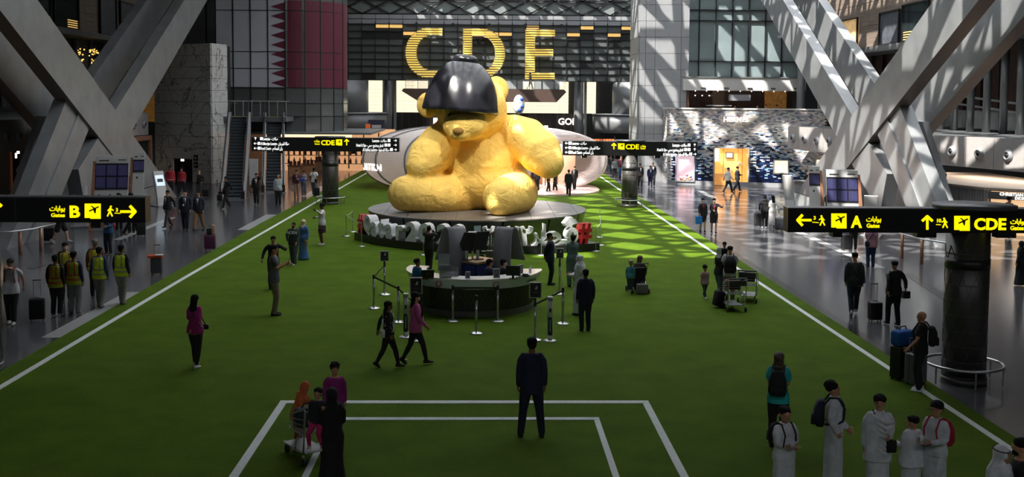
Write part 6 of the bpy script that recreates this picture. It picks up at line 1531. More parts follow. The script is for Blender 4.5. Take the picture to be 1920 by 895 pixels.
t, f = PEOPLE['kid']; b = MB(); H_ = f.H; b.loft([(.42 * H_, .15 * H_, .115 * H_), (.6 * H_, .145 * H_, .11 * H_), (f.zs - .04 * H_, .135 * H_, .09 * H_), (f.zs + .03 * H_, .08 * H_, .06 * H_)], 20, 2.2); o = put('shawl', bpy.data.meshes.new('shawl'), t); fuse(b, .016, 3, o, [fab(200, 200, 206)])
held('kid', 0, 'phone', 'phone', 'white phone held by the small boy in white cloth', MB().box((0, 0, 0), (.09, .16, .012)), panel_wh)
S('thobe3', 1757, None, 752, -120, 'boy in white robe with glasses and red backpack', H=1.62, child=1, arms=('hold', 'hold'), top=('thobe', (194, 195, 202)), bottom=('trousers', (190, 190, 195)), hair=('short', 'k'), ex=('glasses',), hy_=-10)
backpack('thobe3', (165, 25, 50), 'red backpack on the boy with glasses', 1.0)
held('thobe3', 0, 'phone', 'phone', 'black phone held by the boy with glasses', MB().box((0, 0, 0), (.09, .16, .015)), black)
S('ghutra2', 1880, None, 836, 140, 'man in white headcloth with black cord at the lower right corner', H=1.74, top=('thobe', (190, 192, 198)), bottom=('trousers', (190, 190, 195)), hair=('ghutra', (205, 205, 210)))
S('bearded', 1915, None, 822, -75, 'bearded man in black at the lower right corner', H=1.78, top=('long', BK), bottom=('trousers', BK), hair=('short', 'k'), ex=('beard',))
S('teal', 1457, 838, 660, 20, 'woman in teal t shirt with black backpack seen from behind', sex='f', arms=('hold', 'hold'), top=('tee', (38, 160, 165)), bottom=('trousers', BK), hair=('wavy', 'b'), hp=-12)
backpack('teal', (20, 20, 24), 'black backpack on the woman in teal', 1.05)
S('blackman', 1724, 733, 584, -60, 'man in black t shirt standing by two upright suitcases', fat=1.1, arms=('fwd', 'down'), top=('tee', BK), bottom=('trousers', (22, 22, 26)), shoes=(210, 210, 212), hair=('bald', 'k'), skin='m', hy_=-10)
backpack('blackman', (18, 18, 20), 'black backpack on the man by the two suitcases')
suitcase(1690, 712, 'black upright suitcase with blue bag on top by the turf edge', (20, 20, 22), .72, .48, .3, .5, .3)
suitcase(1716, 722, 'grey ribbed suitcase beside the man in black t shirt', (95, 97, 102), .66, .44, .28, .5, .3)
g = G(1690, 712); tb = thing('travel_bag', 'blue travel bag on top of the black suitcase', 'bag', (g.x, g.y, .78), .5); rounded(MB().box((0, 0, .17), (.5, .3, .34)), 'bag', fab(20, 80, 150), tb, .06, 3); MB().tube([(-.12, 0, .32), (-.08, 0, .42), (.08, 0, .42), (.12, 0, .32)], .014, 6).build('handle', fab(18, 40, 80), tb, True)
# --- family with trolley
S('abaya', 622, None, 727, -12, 'woman in long black robe carrying a child, seen from behind', sex='f', H=1.66, arms=('hold', 'hold'), top=('abaya', (12, 12, 14)), bottom=('trousers', BK), hair=('hijab', (12, 12, 13)), skin='l')
tw, fw_ = PEOPLE['abaya']
cp = tw.location + Matrix.Rotation(tw.rotation_euler.z, 3, 'Z') @ Vector((-.21, .10, 0))
S('carried', 0, 0, 0, 195, 'small child in dark jacket and pink leggings on the arm of the woman in black', at=(cp.x, cp.y), z=.64, H=1.02, child=2, arms=('reach', 'down'), legs=((-.1, .08, .1), (.1, .1, .08)), top=('jacket', (26, 28, 34)), bottom=('tight', (170, 30, 90)), hair=('short', 'k'), shoes=(210, 205, 205), skin='m', hp=-10)
S('orange', 557, 840, 713, 100, 'child in orange hooded top leaning on the luggage trolley', child=1, lean=.30, arms=('lean', 'push'), top=('hoodie', (190, 92, 48)), bottom=('trousers', (150, 72, 48)), hair=('hood', (190, 92, 48)), hy_=10)
S('purple', 628, 823, 682, 170, 'curly haired child in purple sweater beside the woman in black', child=1, top=('long', (135, 35, 110)), bottom=('trousers', (60, 50, 60)), hair=('curly', 'k'), hp=-15, ex=(('words', 'TRAVEL', .05, False, (190, 130, 170), .62),) if 0 else ())
ct = G(578, 862); trolley(0, 0, PI / 2 - .9, 'steel luggage trolley pushed by the family in front', at=ct)
tb = thing('travel_bag', 'dark soft bag in the basket of the front family trolley', 'bag', (ct.x - .02, ct.y + .05, .56), .4); rounded(MB().box((0, 0, .17), (.44, .36, .32)), 'bag', fab(42, 48, 58), tb, .09, 3); MB().tube([(-.1, 0, .32), (-.06, 0, .4), (.06, 0, .4), (.1, 0, .32)], .015, 6).build('handle', fab(30, 32, 40), tb, True)
# --- walkers in the middle
S('polka', 728, 690, 565, 75, 'woman in black polka dot top walking to the right', sex='f', arms=('back', 'down'), legs='walkR', top=('long', (18, 17, 20)), bottom=('tight', BK), hair=('wavy', 'k'), skin='b', ex=('bmask', ('dots', 150)))
shoulder_bag('polka', (205, 205, 205), 'pale bag at the hip of the polka dot woman', 1, -1, (.2, .08, .18))
S('pink', 779, 683, 548, 78, 'woman in pink cardigan with white mask walking to the right', sex='f', arms=('down', 'fwd'), legs='walkR', top=('cardigan', (168, 75, 125), (18, 18, 20)), bottom=('tight', BK), hair=('long', 'k'), skin='m', ex=('wmask', 'badge'))
S('magenta', 367, 689, 553, 15, 'woman in magenta top with long black hair seen from behind', sex='f', arms=('hold', 'behind'), legs='step', top=('long', (150, 28, 110)), bottom=('tight', (14, 14, 16)), hair=('long', 'k'), shoes=(190, 185, 185))
shoulder_bag('magenta', (20, 20, 22), 'small black crossbody bag on the woman in magenta', 1, 1, (.16, .07, .12))
S('greytee', 514, 591, 459, 80, 'tall man in grey t shirt and khaki trousers holding up a phone', arms=('phone', 'phone'), top=('tee', (86, 88, 96)), bottom=('trousers', (120, 108, 95)), shoes=(18, 16, 16), skin='m')
held('greytee', 1, 'phone', 'phone', 'dark phone held up by the man in grey t shirt', MB().box((0, 0, .05), (.08, .012, .16)), black)
S('blackj', 513, 542, 443, 165, 'man in black jacket behind the man in grey t shirt', arms=('reach', (.10, .02, -.24)), top=('jacket', BK, (40, 40, 44)), bottom=('trousers', BK), skin='m')
held('blackj', 1, 'phone', 'phone', 'dark phone in the lowered hand of the man in black jacket', MB().box((0, 0, 0), (.08, .14, .015)), black)
S('green', 551, 497, 417, 195, 'man in dark green sweatshirt with white lettering', fat=1.08, legs='step', arms=('fwd', 'hip'), top=('hoodie', (36, 50, 48)), bottom=('loose', (60, 68, 74)), shoes=(200, 200, 200), hair=('crop', 'k'), skin='m', ex=('beard', ('words', 'ACKH', .15, False, (220, 220, 220), .72)))
S('bluerobe', 569, 487, 412, -150, 'woman in blue dress and cream headscarf behind the green sweatshirt man', sex='f', top=('abaya', (60, 100, 150)), bottom=('trousers', GY), hair=('hijab', (205, 185, 160)), skin='l')
S('whitetop', 604, 460, 381, -110, 'woman in white top and patterned dark skirt with arm stretched out', sex='f', arms=('wave', 'hold'), top=('long', (205, 200, 205)), bottom=('skirt', (40, 26, 34), .3), hair=('bun', 'k'), skin='d', shoes=(200, 195, 195))
t, f = PEOPLE['whitetop']; b = MB(); rr = random.Random(3)
for _ in range(60): a = rr.uniform(0, 2 * PI); b.ball((.117 * f.H * math.cos(a) , .1 * f.H * math.sin(a), rr.uniform(.32, .5) * f.H), .012, 5, 4)
tag(b.build('printed_flower', fab(190, 130, 140), t), kind='stuff')
# --- left granite
S('cap', 22, 607, 485, 170, 'man in white t shirt and black cap at the left edge', fat=1.12, arms=('pull', 'face'), legs='step', top=('tee', (190, 188, 192)), bottom=('trousers', (18, 18, 20)), hair=('cap', (18, 18, 20)), shoes=(205, 205, 205))
backpack('cap', (120, 25, 40), 'dark red backpack on the man in black cap')
suitcase(70, 602, 'black suitcase beside the man in black cap', (16, 16, 18), .56, .4, .26, .3, .5)
YL_, OR_ = (195, 215, 40), (205, 90, 40)
S('v1', 106, 593, 478, 5, 'worker in yellow vest with orange bands, leftmost of the group', top=('vest', (26, 26, 30), (165, 180, 50), (195, 85, 50)), bottom=('trousers', (18, 18, 20)), shoes=(120, 118, 120), skin='b', legs='stand')
S('v2', 124, 562, 455, 150, 'worker in yellow vest with white mask facing the group', top=('vest', (30, 30, 36), (190, 180, 50), (120, 115, 60)), bottom=('trousers', (22, 22, 26)), skin='m', ex=('wmask',), arms=('down', 'fwd'))
S('v3', 140, 589, 471, 5, 'worker in yellow vest with orange bands and grey trousers, second from left', top=('vest', (32, 40, 70), (175, 185, 50), (195, 95, 55)), bottom=('loose', (120, 120, 122)), shoes=(90, 90, 94), skin='b')
S('v4', 188, 576, 463, 10, 'worker in plain yellow vest with blue sleeves and pale trousers', top=('vest', (38, 58, 95), (200, 220, 50), (150, 160, 130)), bottom=('loose', (130, 128, 128)), shoes=(80, 80, 84), skin='b', legs='step')
S('v5', 180, 556, 450, -15, 'grey haired worker in yellow vest behind the others', top=('vest', (90, 60, 50), (200, 215, 50), (200, 100, 50)), bottom=('trousers', (30, 30, 34)), hair=('curly', 'g'), skin='b')
S('v6', 229, 570, 459, 15, 'worker in yellow vest rightmost of the group nearest the turf', top=('vest', (26, 28, 32), (195, 215, 45), (150, 160, 130)), bottom=('loose', (138, 135, 134)), shoes=(90, 90, 94), skin='b', legs='step')
S('bluej', 204, 476, 396, -165, 'person in blue jacket looking at a phone below the gate B sign', arms=('hold', 'hold'), top=('jacket', (40, 80, 120)), bottom=('trousers', (26, 30, 44)), hair=('short', 'b'))
backpack('bluej', (150, 30, 50), 'red backpack on the person in blue jacket')
held('bluej', 1, 'phone', 'phone', 'dark phone held by the person in blue jacket', MB().box((0, 0, 0), (.08, .15, .015)), black)
S('shorts', 114, 456, 372, 85, 'traveller in black shorts walking below the gate B sign', arms=('fwd', 'back'), legs='walkL', top=('tee', (150, 150, 155)), bottom=('shorts', (16, 16, 18)), shoes=(170, 165, 165), skin='l')
suitcase(92, 454, 'black suitcase behind the traveller in shorts', BK, .55, .4, .26, .4, .35)
S('legs2', 247, 441, 362, 70, 'traveller in black walking behind the right end of the gate B sign', legs='walkR', arms=('fwd', 'back'), top=('jacket', BK), bottom=('trousers', BK))
suitcase(265, 443, 'black suitcase behind the right end of the gate B sign', (22, 22, 24), .58, .38, .25, .2, .4)
S('striped', 315, 427, 357, -150, 'man in dark jacket over striped shirt walking', fat=1.15, legs='walkL', arms=('back', 'back'), top=('jacket', (24, 24, 27), (165, 145, 145)), bottom=('trousers', (70, 66, 64)), skin='m')
S('navy2', 348, 432, 357, 175, 'man in navy suit and tie walking beside the man in blazer', legs='step', top=('suit', (26, 28, 44), (190, 195, 205), (30, 30, 45)), bottom=('trousers', (24, 25, 38)), ex=('badge',), skin='l')
S('blazer', 373, 433, 358, -170, 'man in dark blazer and tan trousers walking', legs='walkR', top=('suit', (30, 32, 46), (180, 190, 205), (30, 36, 60)), bottom=('trousers', (140, 105, 72)), hair=('crop', 'k'), skin='m')
S('red1', 320, 369, 311, 150, 'staff in red jacket standing left of the lift door', top=('jacket', (150, 28, 38)), bottom=('trousers', (22, 24, 34)), ex=('belt',), skin='b', legs='step')
S('red2', 341, 367, 314, 175, 'staff in red jacket with white mask before the lift door', top=('jacket', (150, 28, 38)), bottom=('trousers', (22, 24, 34)), ex=('belt', 'wmask'), skin='b', legs='wide')
S('lady', 374, 369, 320, -170, 'fair haired woman in black jacket by the lift signs', sex='f', arms=('hip', 'phone'), top=('jacket', BK), bottom=('trousers', (62, 62, 64)), hair=('short', 'l'), skin='l')
suitcase(386, 370, 'small black suitcase beside the fair haired woman', BK, .42, .36, .24, .1, .3)
S('esc', 424, 391, 331, -140, 'man in black suit before the left escalator', legs='walkL', arms=('back', 'clasp'), top=('suit', BK, (200, 200, 205)), bottom=('trousers', BK), ex=('badge',), skin='b')
suitcase(412, 378, 'black case beside the man before the left escalator', BK, .35, .3, .2, .1, 0)
S('earphone', 481, 383, 325, 175, 'man in dark jacket holding a phone to his ear', arms=('ear', 'down'), legs='step', top=('jacket', BK, (190, 190, 195)), bottom=('trousers', (24, 24, 28)), ex=('lanyard',))
S('paleshirt', 522, 385, 327, 178, 'man in pale shirt before the right escalator', fat=1.1, arms=('clasp', 'down'), top=('long', (168, 178, 180)), bottom=('trousers', (18, 18, 22)), hair=('crop', 'g'))
S('maroon', 556, 369, 319, 170, 'shopper in maroon jacket carrying a paper bag', arms=('hold', 'down'), top=('jacket', (70, 26, 38), (120, 100, 100)), bottom=('trousers', (150, 120, 105)))
S('greyblue', 570, 367, 320, 175, 'shopper in grey holding a blue box', arms=('hold', 'hold'), top=('long', (120, 118, 122)), bottom=('trousers', (90, 92, 104)))
S('sling', 589, 366, 315, 10, 'man in white shirt with black sling bag before the lit shop', top=('tee', (205, 205, 208)), bottom=('loose', (80, 82, 84)), skin='b', legs='step')
shoulder_bag('sling', BK, 'black sling bag on the man in white shirt', 1, -1, (.16, .08, .2))
suitcase(594, 369, 'black suitcase beside the man in white shirt', (30, 32, 38), .52, .36, .24, 0, .3)
held('greyblue', 1, 'gift_box', 'box', 'blue box held by the shopper in grey', MB().box((0, 0, 0), (.3, .2, .14)), fab(40, 70, 190))
held('maroon', 1, 'paper_bag', 'bag', 'brown paper bag carried by the shopper in maroon', MB().box((0, 0, -.25), (.26, .12, .36)), fab(165, 135, 115))
S('shadow', 657, 312, 283, 0, 'dark figure far away beyond the left patterned column', top=('long', BK), bottom=('trousers', BK))
suitcase(294, 515, 'lone grey suitcase with orange jacket on it', (70, 72, 80), .52, .38, .24, .1, .45)
g = G(294, 515); tj = thing('jacket', 'orange jacket lying on the lone grey suitcase', 'jacket', (g.x, g.y, .585), .1); rounded(MB().box((-.04, 0, .05), (.5, .3, .1)), 'cloth', fab(200, 75, 45), tj, .04, 3); rounded(MB().box((.1, -.05, .105), (.26, .22, .03)), 'lining', fab(205, 200, 200), tj, .012)
suitcase(394, 469, 'purple suitcase standing alone by the turf edge', (80, 30, 66), .56, .44, .26, .1, .35)
g = G(396, 469); tj = thing('travel_bag', 'small black and tan bag on the purple suitcase', 'bag', (g.x, g.y, .62), .1); rounded(MB().box((-.06, 0, .13), (.2, .18, .26)), 'bag', fab(26, 24, 24), tj, .03); rounded(MB().box((.09, 0, .2), (.14, .16, .4)), 'scarf', fab(165, 130, 115), tj, .04)
S('edge', -8, 545, 470, 20, 'person in black coat cut off by the left edge', top=('jacket', BK), bottom=('trousers', BK))
# --- counter and lettering
S('bluetee', 779, 592, 484, 60, 'man in blue t shirt leaning on the counter', fat=1.05, lean=.12, arms=('hold', 'hold'), top=('tee', (30, 92, 130)), bottom=('trousers', (24, 34, 48)), skin='b', hp=-20, hair=('crop', 'k'))
shoulder_bag('bluetee', (26, 32, 44), 'dark bag at the hip of the man in blue t shirt', 1, -1, (.26, .12, .34), False)
for k, px, py, hy, lab, ex_, hk in (('c1', 918, 505, 487, 'left seated clerk in navy suit behind the counter', ('mask',), 'short'), ('c2', 944, 505, 487, 'right seated clerk in navy suit with pale mask behind the counter', ('mask',), 'short'), ('c3', 903, 497, 480, 'clerk seen only as dark hair beyond the blue cabinet', (), 'curly')):
    yy = {'c1': 31.0, 'c2': 30.9, 'c3': 33.6}[k]; p = P(px, hy, yy)
    S(k, 0, 0, 0, 60, lab, at=(p.x, yy), H=1.72, drop=(1.72 - p.z) / 1.72, legs='sit', arms=('hold', 'hold'), top=('suit', NV, (190, 195, 205)), bottom=('trousers', NV), hair=(hk, 'k'), ex=ex_, skin='m')
    ch = thing('office_chair', {'c1': 'office chair under the left seated clerk', 'c2': 'office chair under the right seated clerk', 'c3': 'office chair under the clerk beyond the blue cabinet'}[k], 'chair', (p.x, yy, .02), -math.radians(60)); zs_ = PEOPLE[k][1].zh - .17
    rounded(MB().box((0, 0, zs_), (.46, .46, .08)), 'seat', black_m, ch, .03); rounded(MB().box((0, -.27, zs_ + .3), (.42, .06, .45)), 'backrest', black_m, ch, .025); MB().tube([(0, 0, .08), (0, 0, zs_)], .03, 8).build('stem', steel, ch); MB().lathe([(0, 0), (.26, 0), (.26, .03), (.04, .08), (0, .08)], 10).build('base', black, ch)
S('photo', 804, 507, 424, 10, 'person in black raising a camera before the letters', arms=('photo', 'photo'), top=('long', BK), bottom=('trousers', BK), legs='step')
held('photo', 1, 'phone', 'phone', 'dark phone raised before the letters', MB().box((-.05, 0, .05), (.08, .012, .15)), black)
S('lettergirl', 936, 494, 421, -20, 'woman with luggage standing before the letters', sex='f', arms=('reach', 'hold'), top=('long', (120, 95, 100)), bottom=('trousers', BK), hair=('wavy', 'k'), hy_=-50)
g = G(921, 500); suitcase(0, 0, 'suitcase with camouflage cover before the letters', (66, 58, 52), .55, .38, .26, .2, .4, at=(g.x, g.y, 0))
S('navyside', 1031, 534, 437, 100, 'man in navy suit standing left of the man in grey tunic', arms=('behind', 'behind'), top=('suit', (20, 28, 58), (185, 190, 200)), bottom=('trousers', (18, 24, 48)), ex=('bmask',), hp=-8)
S('kameez', 1073, 538, 440, -8, 'man in grey green tunic seen from behind beside the notice post', arms=('clasp', 'clasp'), top=('kameez', (92, 112, 112)), bottom=('loose', (84, 104, 106)), skin='m', hp=-12, fat=1.05)
S('ghutra1', 1085, 590, 478, -60, 'man in long white robe and white headcloth at the counter', arms=('hold', 'hold'), top=('thobe', (205, 207, 212)), bottom=('trousers', WH), hair=('ghutra', (214, 214, 218)), ex=('mask',), fat=1.06)
S('navyback', 1097, 621, 505, -10, 'man in navy suit behind the man in white headcloth', top=('suit', (20, 26, 54)), bottom=('trousers', (18, 23, 44)), skin='d')
# --- right turf
S('crouch', 1199, 545, 489, 10, 'woman in black crouching behind a pushchair', sex='f', drop=.32, legs='crouch', lean=.2, arms=('push', 'push'), top=('long', BK), bottom=('trousers', BK), hair=('long', 'b'), hy_=20, H=1.66)
S('toddler', 1181, 545, 490, 30, 'toddler in teal top leaning over the pushchair', child=3, H=.98, lean=.15, top=('long', (46, 110, 120)), bottom=('trousers', (50, 60, 74)), hair=('short', 'l'), shoes=(180, 180, 185), z=.15)
g = G(1196, 550); st = thing('pushchair', 'black pushchair beside the toddler in teal', 'pushchair', (g.x, g.y, .02), .15)
MB().box((0, 0, .5), (.44, .1, .6)).build('seat_back', fab(18, 18, 20), st); MB().box((0, .2, .32), (.42, .4, .06)).build('seat', fab(18, 18, 20), st)
for s in (-1, 1):
    MB().tube([(s * .24, -.3, .98), (s * .24, 0, .5), (s * .24, .35, .1)], .014, 6).build('side_tube', steel, st, True); MB().tube([(s * .24, .1, .4), (s * .26, -.25, .1)], .014, 6).build('rear_tube', steel, st, True)
    for y in (-.25, .35): o = MB().lathe([(0, -.025), (.09, -.025), (.09, .025), (0, .025)], 14).build('wheel', black, st, True, loc=(s * .27, y, .092)); o.rotation_euler = (0, PI / 2, 0)
MB().tube([(-.24, -.3, .98), (.24, -.3, .98)], .018, 6).build('push_bar', black, st, True)
g = G(1203, 552); tb = thing('travel_bag', 'grey bag on the turf behind the crouching woman', 'bag', (g.x, g.y - .1, .02), .2); rounded(MB().box((0, 0, .17), (.36, .22, .34)), 'bag', fab(110, 106, 104), tb, .05, 3); MB().tube([(-.08, 0, .33), (0, 0, .42), (.08, 0, .33)], .012, 6).build('handle', fab(60, 58, 58), tb, True)
S('girl', 1321, 560, 498, 165, 'little curly haired girl in pale top walking beside the trolleys', sex='f', child=2, legs='walkR', top=('tee', (170, 140, 140)), bottom=('tight', (44, 62, 66)), hair=('curly', 'k'), shoes=(200, 195, 195), skin='m')
S('hijab2', 1348, 563, 463, 60, 'woman in white headscarf and black vest by the trolleys', sex='f', arms=('hold', 'hold'), top=('long', (28, 28, 31)), bottom=('trousers', (72, 88, 108)), hair=('hijab', (196, 196, 198)), skin='l', legs='step')
S('father', 1367, 567, 461, 10, 'man in white t shirt with black backpack carrying a child', arms=('hold', 'hold'), top=('tee', (200, 200, 202)), bottom=('trousers', (125, 115, 105)), hair=('crop', 'k'), skin='m', shoes=(120, 118, 116))
backpack('father', (16, 16, 18), 'large black backpack on the man in white t shirt', 1.2)
tf, ff = PEOPLE['father']; cp = tf.location + Matrix.Rotation(tf.rotation_euler.z, 3, 'Z') @ Vector((-.16, .24, 0))
S('baby', 0, 0, 0, 200, 'small child carried at the shoulder of the man with black backpack', at=(cp.x, cp.y), z=.98, H=.86, child=3, arms=('reach', 'down'), legs=((-.1, .06, .1), (.1, .08, .08)), top=('long', BK), bottom=('trousers', (40, 40, 46)), hair=('short', 'k'))
trolley(1374, 583, .1, 'near luggage trolley behind the man with black backpack'); trolley(1403, 566, -.35, 'second luggage trolley with dark cases at the turf line')
for px, py, lab, col in ((1373, 579, 'dark red bag in the near trolley basket', (70, 25, 35)), (1401, 562, 'black case in the second trolley basket', (18, 18, 20))):
    g = G(px, py); tb = thing('travel_bag', lab, 'bag', (g.x, g.y + .05, .57), .0); rounded(MB().box((0, 0, .14), (.44, .36, .28)), 'bag', fab(*col), tb, .05, 3); MB().tube([(-.1, 0, .27), (0, 0, .33), (.1, 0, .27)], .012, 6).build('handle', black, tb, True)
g = G(1347, 578); tb = thing('travel_bag', 'black bag lying on the turf beside the near trolley', 'bag', (g.x, g.y, .02), .6); bb = rounded(MB().box((0, 0, .24), (.42, .26, .48)), 'bag', fab(16, 16, 18), tb, .08, 3); bb.rotation_euler = (0, .25, 0); bb.location.z = .03; MB().tube([(-.05, 0, .5), (.08, 0, .58), (.16, 0, .48)], .012, 6).build('handle', black, tb, True)
# --- right granite
S('crew1', 1317, 435, 372, 178, 'cabin crew woman in dark uniform carrying a blue bag', sex='f', legs='step', top=('suit', (28, 24, 32), (110, 30, 50)), bottom=('skirt', (24, 22, 28), .29), hair=('bun', 'k'), skin='l', ex=('mask',), arms=('down', 'fwd'))
S('crew2', 1338, 437, 372, 182, 'cabin crew woman in dark uniform holding papers', sex='f', legs='step', top=('suit', (28, 24, 32), (110, 30, 50)), bottom=('skirt', (24, 22, 28), .29), hair=('bun', 'k'), skin='l', ex=('mask',), arms=('reach', 'hold'))
held('crew1', 1, 'shopping_bag', 'bag', 'bright blue bag carried by the cabin crew woman', MB().box((.05, 0, -.22), (.3, .14, .36)), fab(40, 120, 200))
S('hooded', 1433, 428, 365, 20, 'person in black hooded coat with a dark suitcase', sex='f', top=('hoodie', BK), bottom=('trousers', BK), hair=('hijab', BK), shoes=(190, 188, 188), arms=('pull', 'down'))
suitcase(1421, 425, 'dark suitcase left of the black hooded person', (28, 28, 31), .6, .38, .25, .1, .4); suitcase(1461, 433, 'dark grey suitcase right of the woman in white', (48, 50, 56), .56, .38, .25, .1, .4)
S('whitelady', 1448, 429, 367, -10, 'woman in long white outfit seen from behind', sex='f', top=('dress', (205, 203, 200)), bottom=('trousers', (200, 198, 196)), hair=('long', 'k'), shoes=(190, 188, 186), arms=('hold', 'pull'))
S('walkw', 1365, 362, 314, 80, 'man in pale shirt walking past the orange shop door', legs='walkR', arms=('back', 'fwd'), top=('long', (205, 205, 205)), bottom=('trousers', BK), hair=('crop', 'k'))
S('walkd', 1382, 359, 312, 75, 'woman in dark suit walking past the orange shop door', sex='f', legs='walkL', arms=('down', 'hold'), top=('suit', (28, 28, 34)), bottom=('trousers', (36, 36, 42)), hair=('bun', 'k'))
S('far1', 1200, 350, 307, 170, 'man in black suit beside the right patterned column', legs='step', top=('suit', BK, (200, 200, 205)), bottom=('trousers', BK))
S('far2', 1224, 348, 305, 180, 'taller man in dark suit behind the man in blue suit', legs='step', top=('suit', (24, 24, 28), (170, 170, 175)), bottom=('trousers', BK), skin='b')
S('far3', 1219, 350, 311, 178, 'man in bright navy suit near the tall grey pier', legs='step', top=('suit', (30, 40, 84), (195, 195, 200)), bottom=('trousers', (28, 34, 66)), skin='m')
S('far4', 1145, 327, 291, 175, 'person in dark jacket far behind the right sign', top=('jacket', (44, 44, 48), (120, 120, 124)), bottom=('trousers', (60, 76, 100)))
S('far5', 1152, 334, 297, 178, 'person in grey top far behind the right sign', legs='step', top=('jacket', (140, 145, 150)), bottom=('trousers', (24, 24, 30)))
S('far6', 1164, 333, 292, 175, 'person in maroon top just left of the right patterned column', top=('long', (90, 40, 60)), bottom=('trousers', (60, 110, 170)))
for k, px, py, hy, fc, lab in (('p1', 998, 352, 318, 60, 'leftmost dark suited guest inside the pavilion'), ('p2', 1007, 357, 318, -20, 'second dark suited guest inside the pavilion beside the plush paw'), ('p3', 1028, 359, 320, 90, 'guest in black behind the plush paw in the pavilion'), ('p4', 1041, 357, 320, -60, 'guest in black right behind the plush paw tip in the pavilion'), ('p5', 1066, 368, 318, 10, 'man in black nearest at the pavilion entrance seen from behind'), ('p6', 1077, 355, 312, -160, 'masked man in black facing out of the pavilion')):
    S(k, px, py, hy, fc, lab, z=.02 if k == 'p5' else .15, legs='step', top=('suit', BK, (150, 150, 155)) if k == 'p6' else ('jacket', BK), bottom=('trousers', BK), ex=('wmask',) if k == 'p6' else ())
S('slingman', 1600, 590, 473, 15, 'man in dark shirt with grey sling bag walking away', legs='walkR', top=('long', (30, 32, 38)), bottom=('trousers', (24, 30, 46)), hair=('crop', 'k'), shoes=(190, 190, 192), fat=1.12)
shoulder_bag('slingman', (84, 84, 90), 'grey sling bag on the man walking away', 1, 1, (.28, .09, .2))
S('puller', 1674, 609, 489, -8, 'man in black hooded top pulling a small black suitcase', legs='step', arms=('pull', (.12, .05, -.26)), top=('hoodie', (20, 20, 22)), bottom=('trousers', (18, 18, 20)), hair=('crop', 'k'), shoes=(26, 26, 28), fat=1.06)
suitcase(1640, 603, 'small black suitcase pulled by the man in black hooded top', (22, 22, 25), .5, .36, .25, .1, .5)
held('puller', 1, 'wash_bag', 'bag', 'small black bag in the right hand of the man with suitcase', MB().box((0, 0, -.12), (.2, .16, .2)), fab(20, 20, 22))
S('pinkman', 1632, 502, 420, 10, 'man in pink shirt with black sling bag below the gate A sign', top=('tee', (180, 130, 145)), bottom=('trousers', (34, 46, 76)), arms=('hold', 'down'), shoes=(40, 46, 66), skin='l')
shoulder_bag('pinkman', BK, 'black sling bag on the man in pink shirt', -1, -1, (.16, .08, .2))
S('hiddenr', 1600, 468, 395, 5, 'traveller in black mostly behind the near gate A sign', top=('jacket', BK), bottom=('trousers', BK))
suitcase(1587, 470, 'dark suitcase below the left part of the near gate A sign', (26, 26, 29), .62, .42, .28, .1, .4)
S('rightedge', 1912, 535, 452, -40, 'person in dark long coat at the right edge', top=('abaya', (24, 28, 36)), bottom=('trousers', BK), hair=('hijab', BK), shoes=(150, 150, 155))
S('shopper', 1890, 446, 370, 160, 'dark clothed person before the right lit shopfront', top=('hoodie', (18, 16, 18)), bottom=('trousers', BK), hair=('curly', 'k'))
S('screenman', 1514, 371, 319, 170, 'clerk behind the grey service desk on the right', top=('suit', (40, 34, 34), (160, 140, 130)), bottom=('trousers', BK), hair=('short', 'k'))
S('bridge', 994, None, 0, 90, 'tiny walker on the far gallery bridge', at=(P(994, 170, 108.7).x, 108.7), z=7.1, H=1.7, legs='walkR', top=('jacket', (30, 34, 38)), bottom=('trousers', (40, 40, 44)))
for k, px, c, lab in (('r1', 1378, (205, 205, 205), 'diner in white shirt left at the restaurant rail'), ('r2', 1420, (90, 80, 84), 'diner in grey at the restaurant rail'), ('r3', 1436, (205, 205, 205), 'diner in white shirt right at the restaurant rail'), ('r4', 1457, (30, 40, 70), 'diner in navy jacket by the lit timber wall')):
    p = P(px, 193, 80.3); S(k, 0, 0, 0, 180, lab, at=(p.x, 80.3), z=4.56, H=1.7, drop=.25, legs='sit', arms=('hold', 'hold'), top=('long', c), bottom=('trousers', BK))
    tb = thing('dining_table', 'small table before the ' + lab.split(' at ')[0].split(' by ')[0], 'table', (p.x, 79.85, 4.55)); MB().box((0, 0, .72), (.7, .4, .04)).build('top', panel_wh, tb); MB().tube([(0, 0, .02), (0, 0, .7)], .03, 6).build('leg', steel, tb); MB().box((0, 0, .015), (.35, .3, .03)).build('base', steel, tb)
    ch = thing('chair', 'chair of the ' + lab.split(' at ')[0].split(' by ')[0], 'chair', (p.x, 80.35, 4.55), PI); z_ = PEOPLE[k][1].zh - .16; MB().box((0, 0, z_), (.42, .42, .05)).build('seat', red_wood, ch); MB().box((0, -.22, z_ + .22), (.4, .04, .42)).build('backrest', red_wood, ch)
    for a in (-1, 1):
        for b_ in (-1, 1): MB().box((a * .18, b_ * .18, z_ / 2), (.03, .03, z_)).build('leg', red_wood, ch)

# --- goods glimpsed behind
g = P(1128, 262, 100); t = thing('goods_rack', 'rack of orange goods behind the right end of the pavilion', 'rack', (g.x, 100, 0))
for j in range(2):
    for k in range(9): MB().box((-1.1 + .27 * k, 0, g.z - .5 + .42 * j), (.2, .25, .26)).build('orange_carton', mat('orange_carton', (.75, .16, .04), .5, emit=.12, ecol=(1, .3, .08)), t)
    MB().box((0, .05, g.z - .68 + .42 * j), (2.5, .3, .06)).build('shelf', steel_dk, t)
for s in (-1, 1): MB().box((s * 1.25, .05, (g.z + .3) / 2), (.07, .3, g.z + .3)).build('upright', steel_dk, t)
g = P(706, 248, 104); t = thing('poster', 'dark poster with orange stripes behind the left end of the pavilion', 'poster', (g.x, 104, 0))
MB().box((0, 0, g.z / 2 + .6), (1.6, .1, g.z + 1.2)).build('panel', mat('poster_navy', (.02, .03, .07), .4), t)
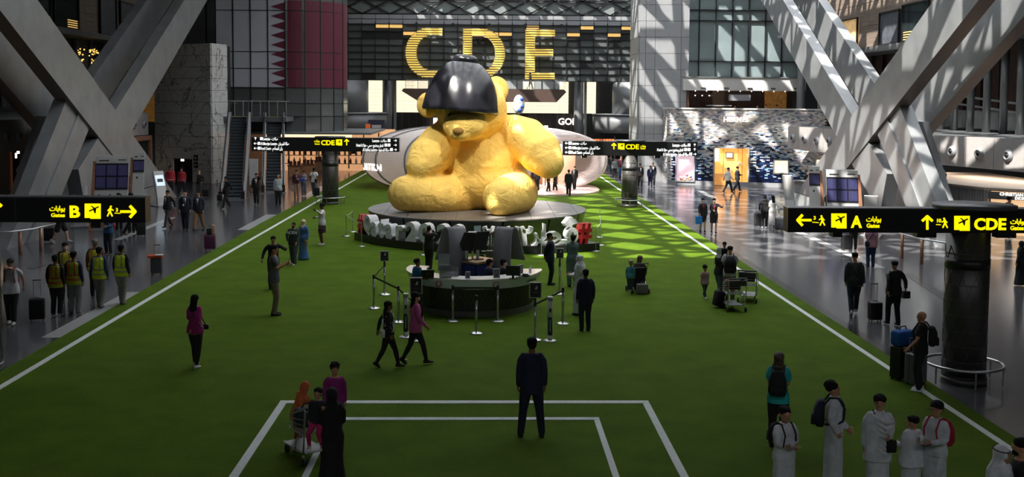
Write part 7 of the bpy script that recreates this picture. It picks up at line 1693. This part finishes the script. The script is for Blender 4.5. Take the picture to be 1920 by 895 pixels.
for x in (-.95, -.7): MB().box((x, -.02, g.z / 2 + .4), (.22, .1, g.z + .8)).build('orange_strip', mat('orange_strip', (.8, .14, .03), .5, emit=.15, ecol=(1, .25, .05)), t)
MB().box((0, -.06, g.z + .55), (.9, .02, .3)).build('pale_band', panel_wh, t)
g = P(973, 196, 102); t = thing('display_ball', 'white and blue round display behind the plush toy', 'display', (g.x, 102, 0))
MB().ball((0, 0, g.z), (.55, .55, .95), 20, 12).build('ball', mat('ball_white', (.7, .72, .78), .4), t, True); MB().tube([(0, 0, 0), (0, 0, g.z - .9)], .06, 8, cap=False).build('pole', steel, t)
for k in range(4): MB().ball((.25 - .2 * (k % 2), -.42, g.z + .5 - .35 * k), (.2, .12, .18), 10, 6).build('blue_patch', mat('ball_blue', (.04, .10, .45), .4), t, True)
S('head1', 222, None, 362, 160, 'person with dark hair seen just above the gate B sign', H=1.72, top=('long', BK), bottom=('trousers', BK))
S('head2', 246, None, 366, 170, 'balding person seen just above the right end of the gate B sign', H=1.7, top=('long', (60, 50, 46)), bottom=('trousers', BK), hair=('bald', 'k'), skin='b')

# ---------------------------------------------------------------- melt the queued shapes into single skins
def flush():
    ts = bpy.data.scenes.new('melt'); vl = ts.view_layers[0]; tmp = []
    for mb, vox, sm, obj, mats, extra in FUSE:
        me = mb.mesh('melt', mats); o = bpy.data.objects.new('melt', me); ts.collection.objects.link(o)
        r = o.modifiers.new('r', 'REMESH'); r.mode = 'VOXEL'; r.voxel_size = vox; r.use_smooth_shade = True
        if sm:
            s = o.modifiers.new('s', 'SMOOTH'); s.iterations = sm; s.factor = .5
        tmp.append(o)
    vl.update(); dg = vl.depsgraph
    for o, (mb, vox, sm, obj, mats, extra) in zip(tmp, FUSE):
        me = bpy.data.meshes.new_from_object(o.evaluated_get(dg))
        if extra is not None:                          # eyes, lips, fingers: appended to the same mesh
            bm = bmesh.new(); bm.from_mesh(me); em = extra.mesh('extra', mats, True); bm.from_mesh(em)
            bm.to_mesh(me); bm.free(); bpy.data.meshes.remove(em)
        me.materials.clear()
        for m in mats: me.materials.append(m)
        me.polygons.foreach_set('use_smooth', [True] * len(me.polygons)); me.name = obj.name
        old = obj.data; obj.data = me
        if old.users == 0: bpy.data.meshes.remove(old)
    for o in tmp:
        m = o.data; bpy.data.objects.remove(o)
        if m.users == 0: bpy.data.meshes.remove(m)
    bpy.data.scenes.remove(ts)
flush()
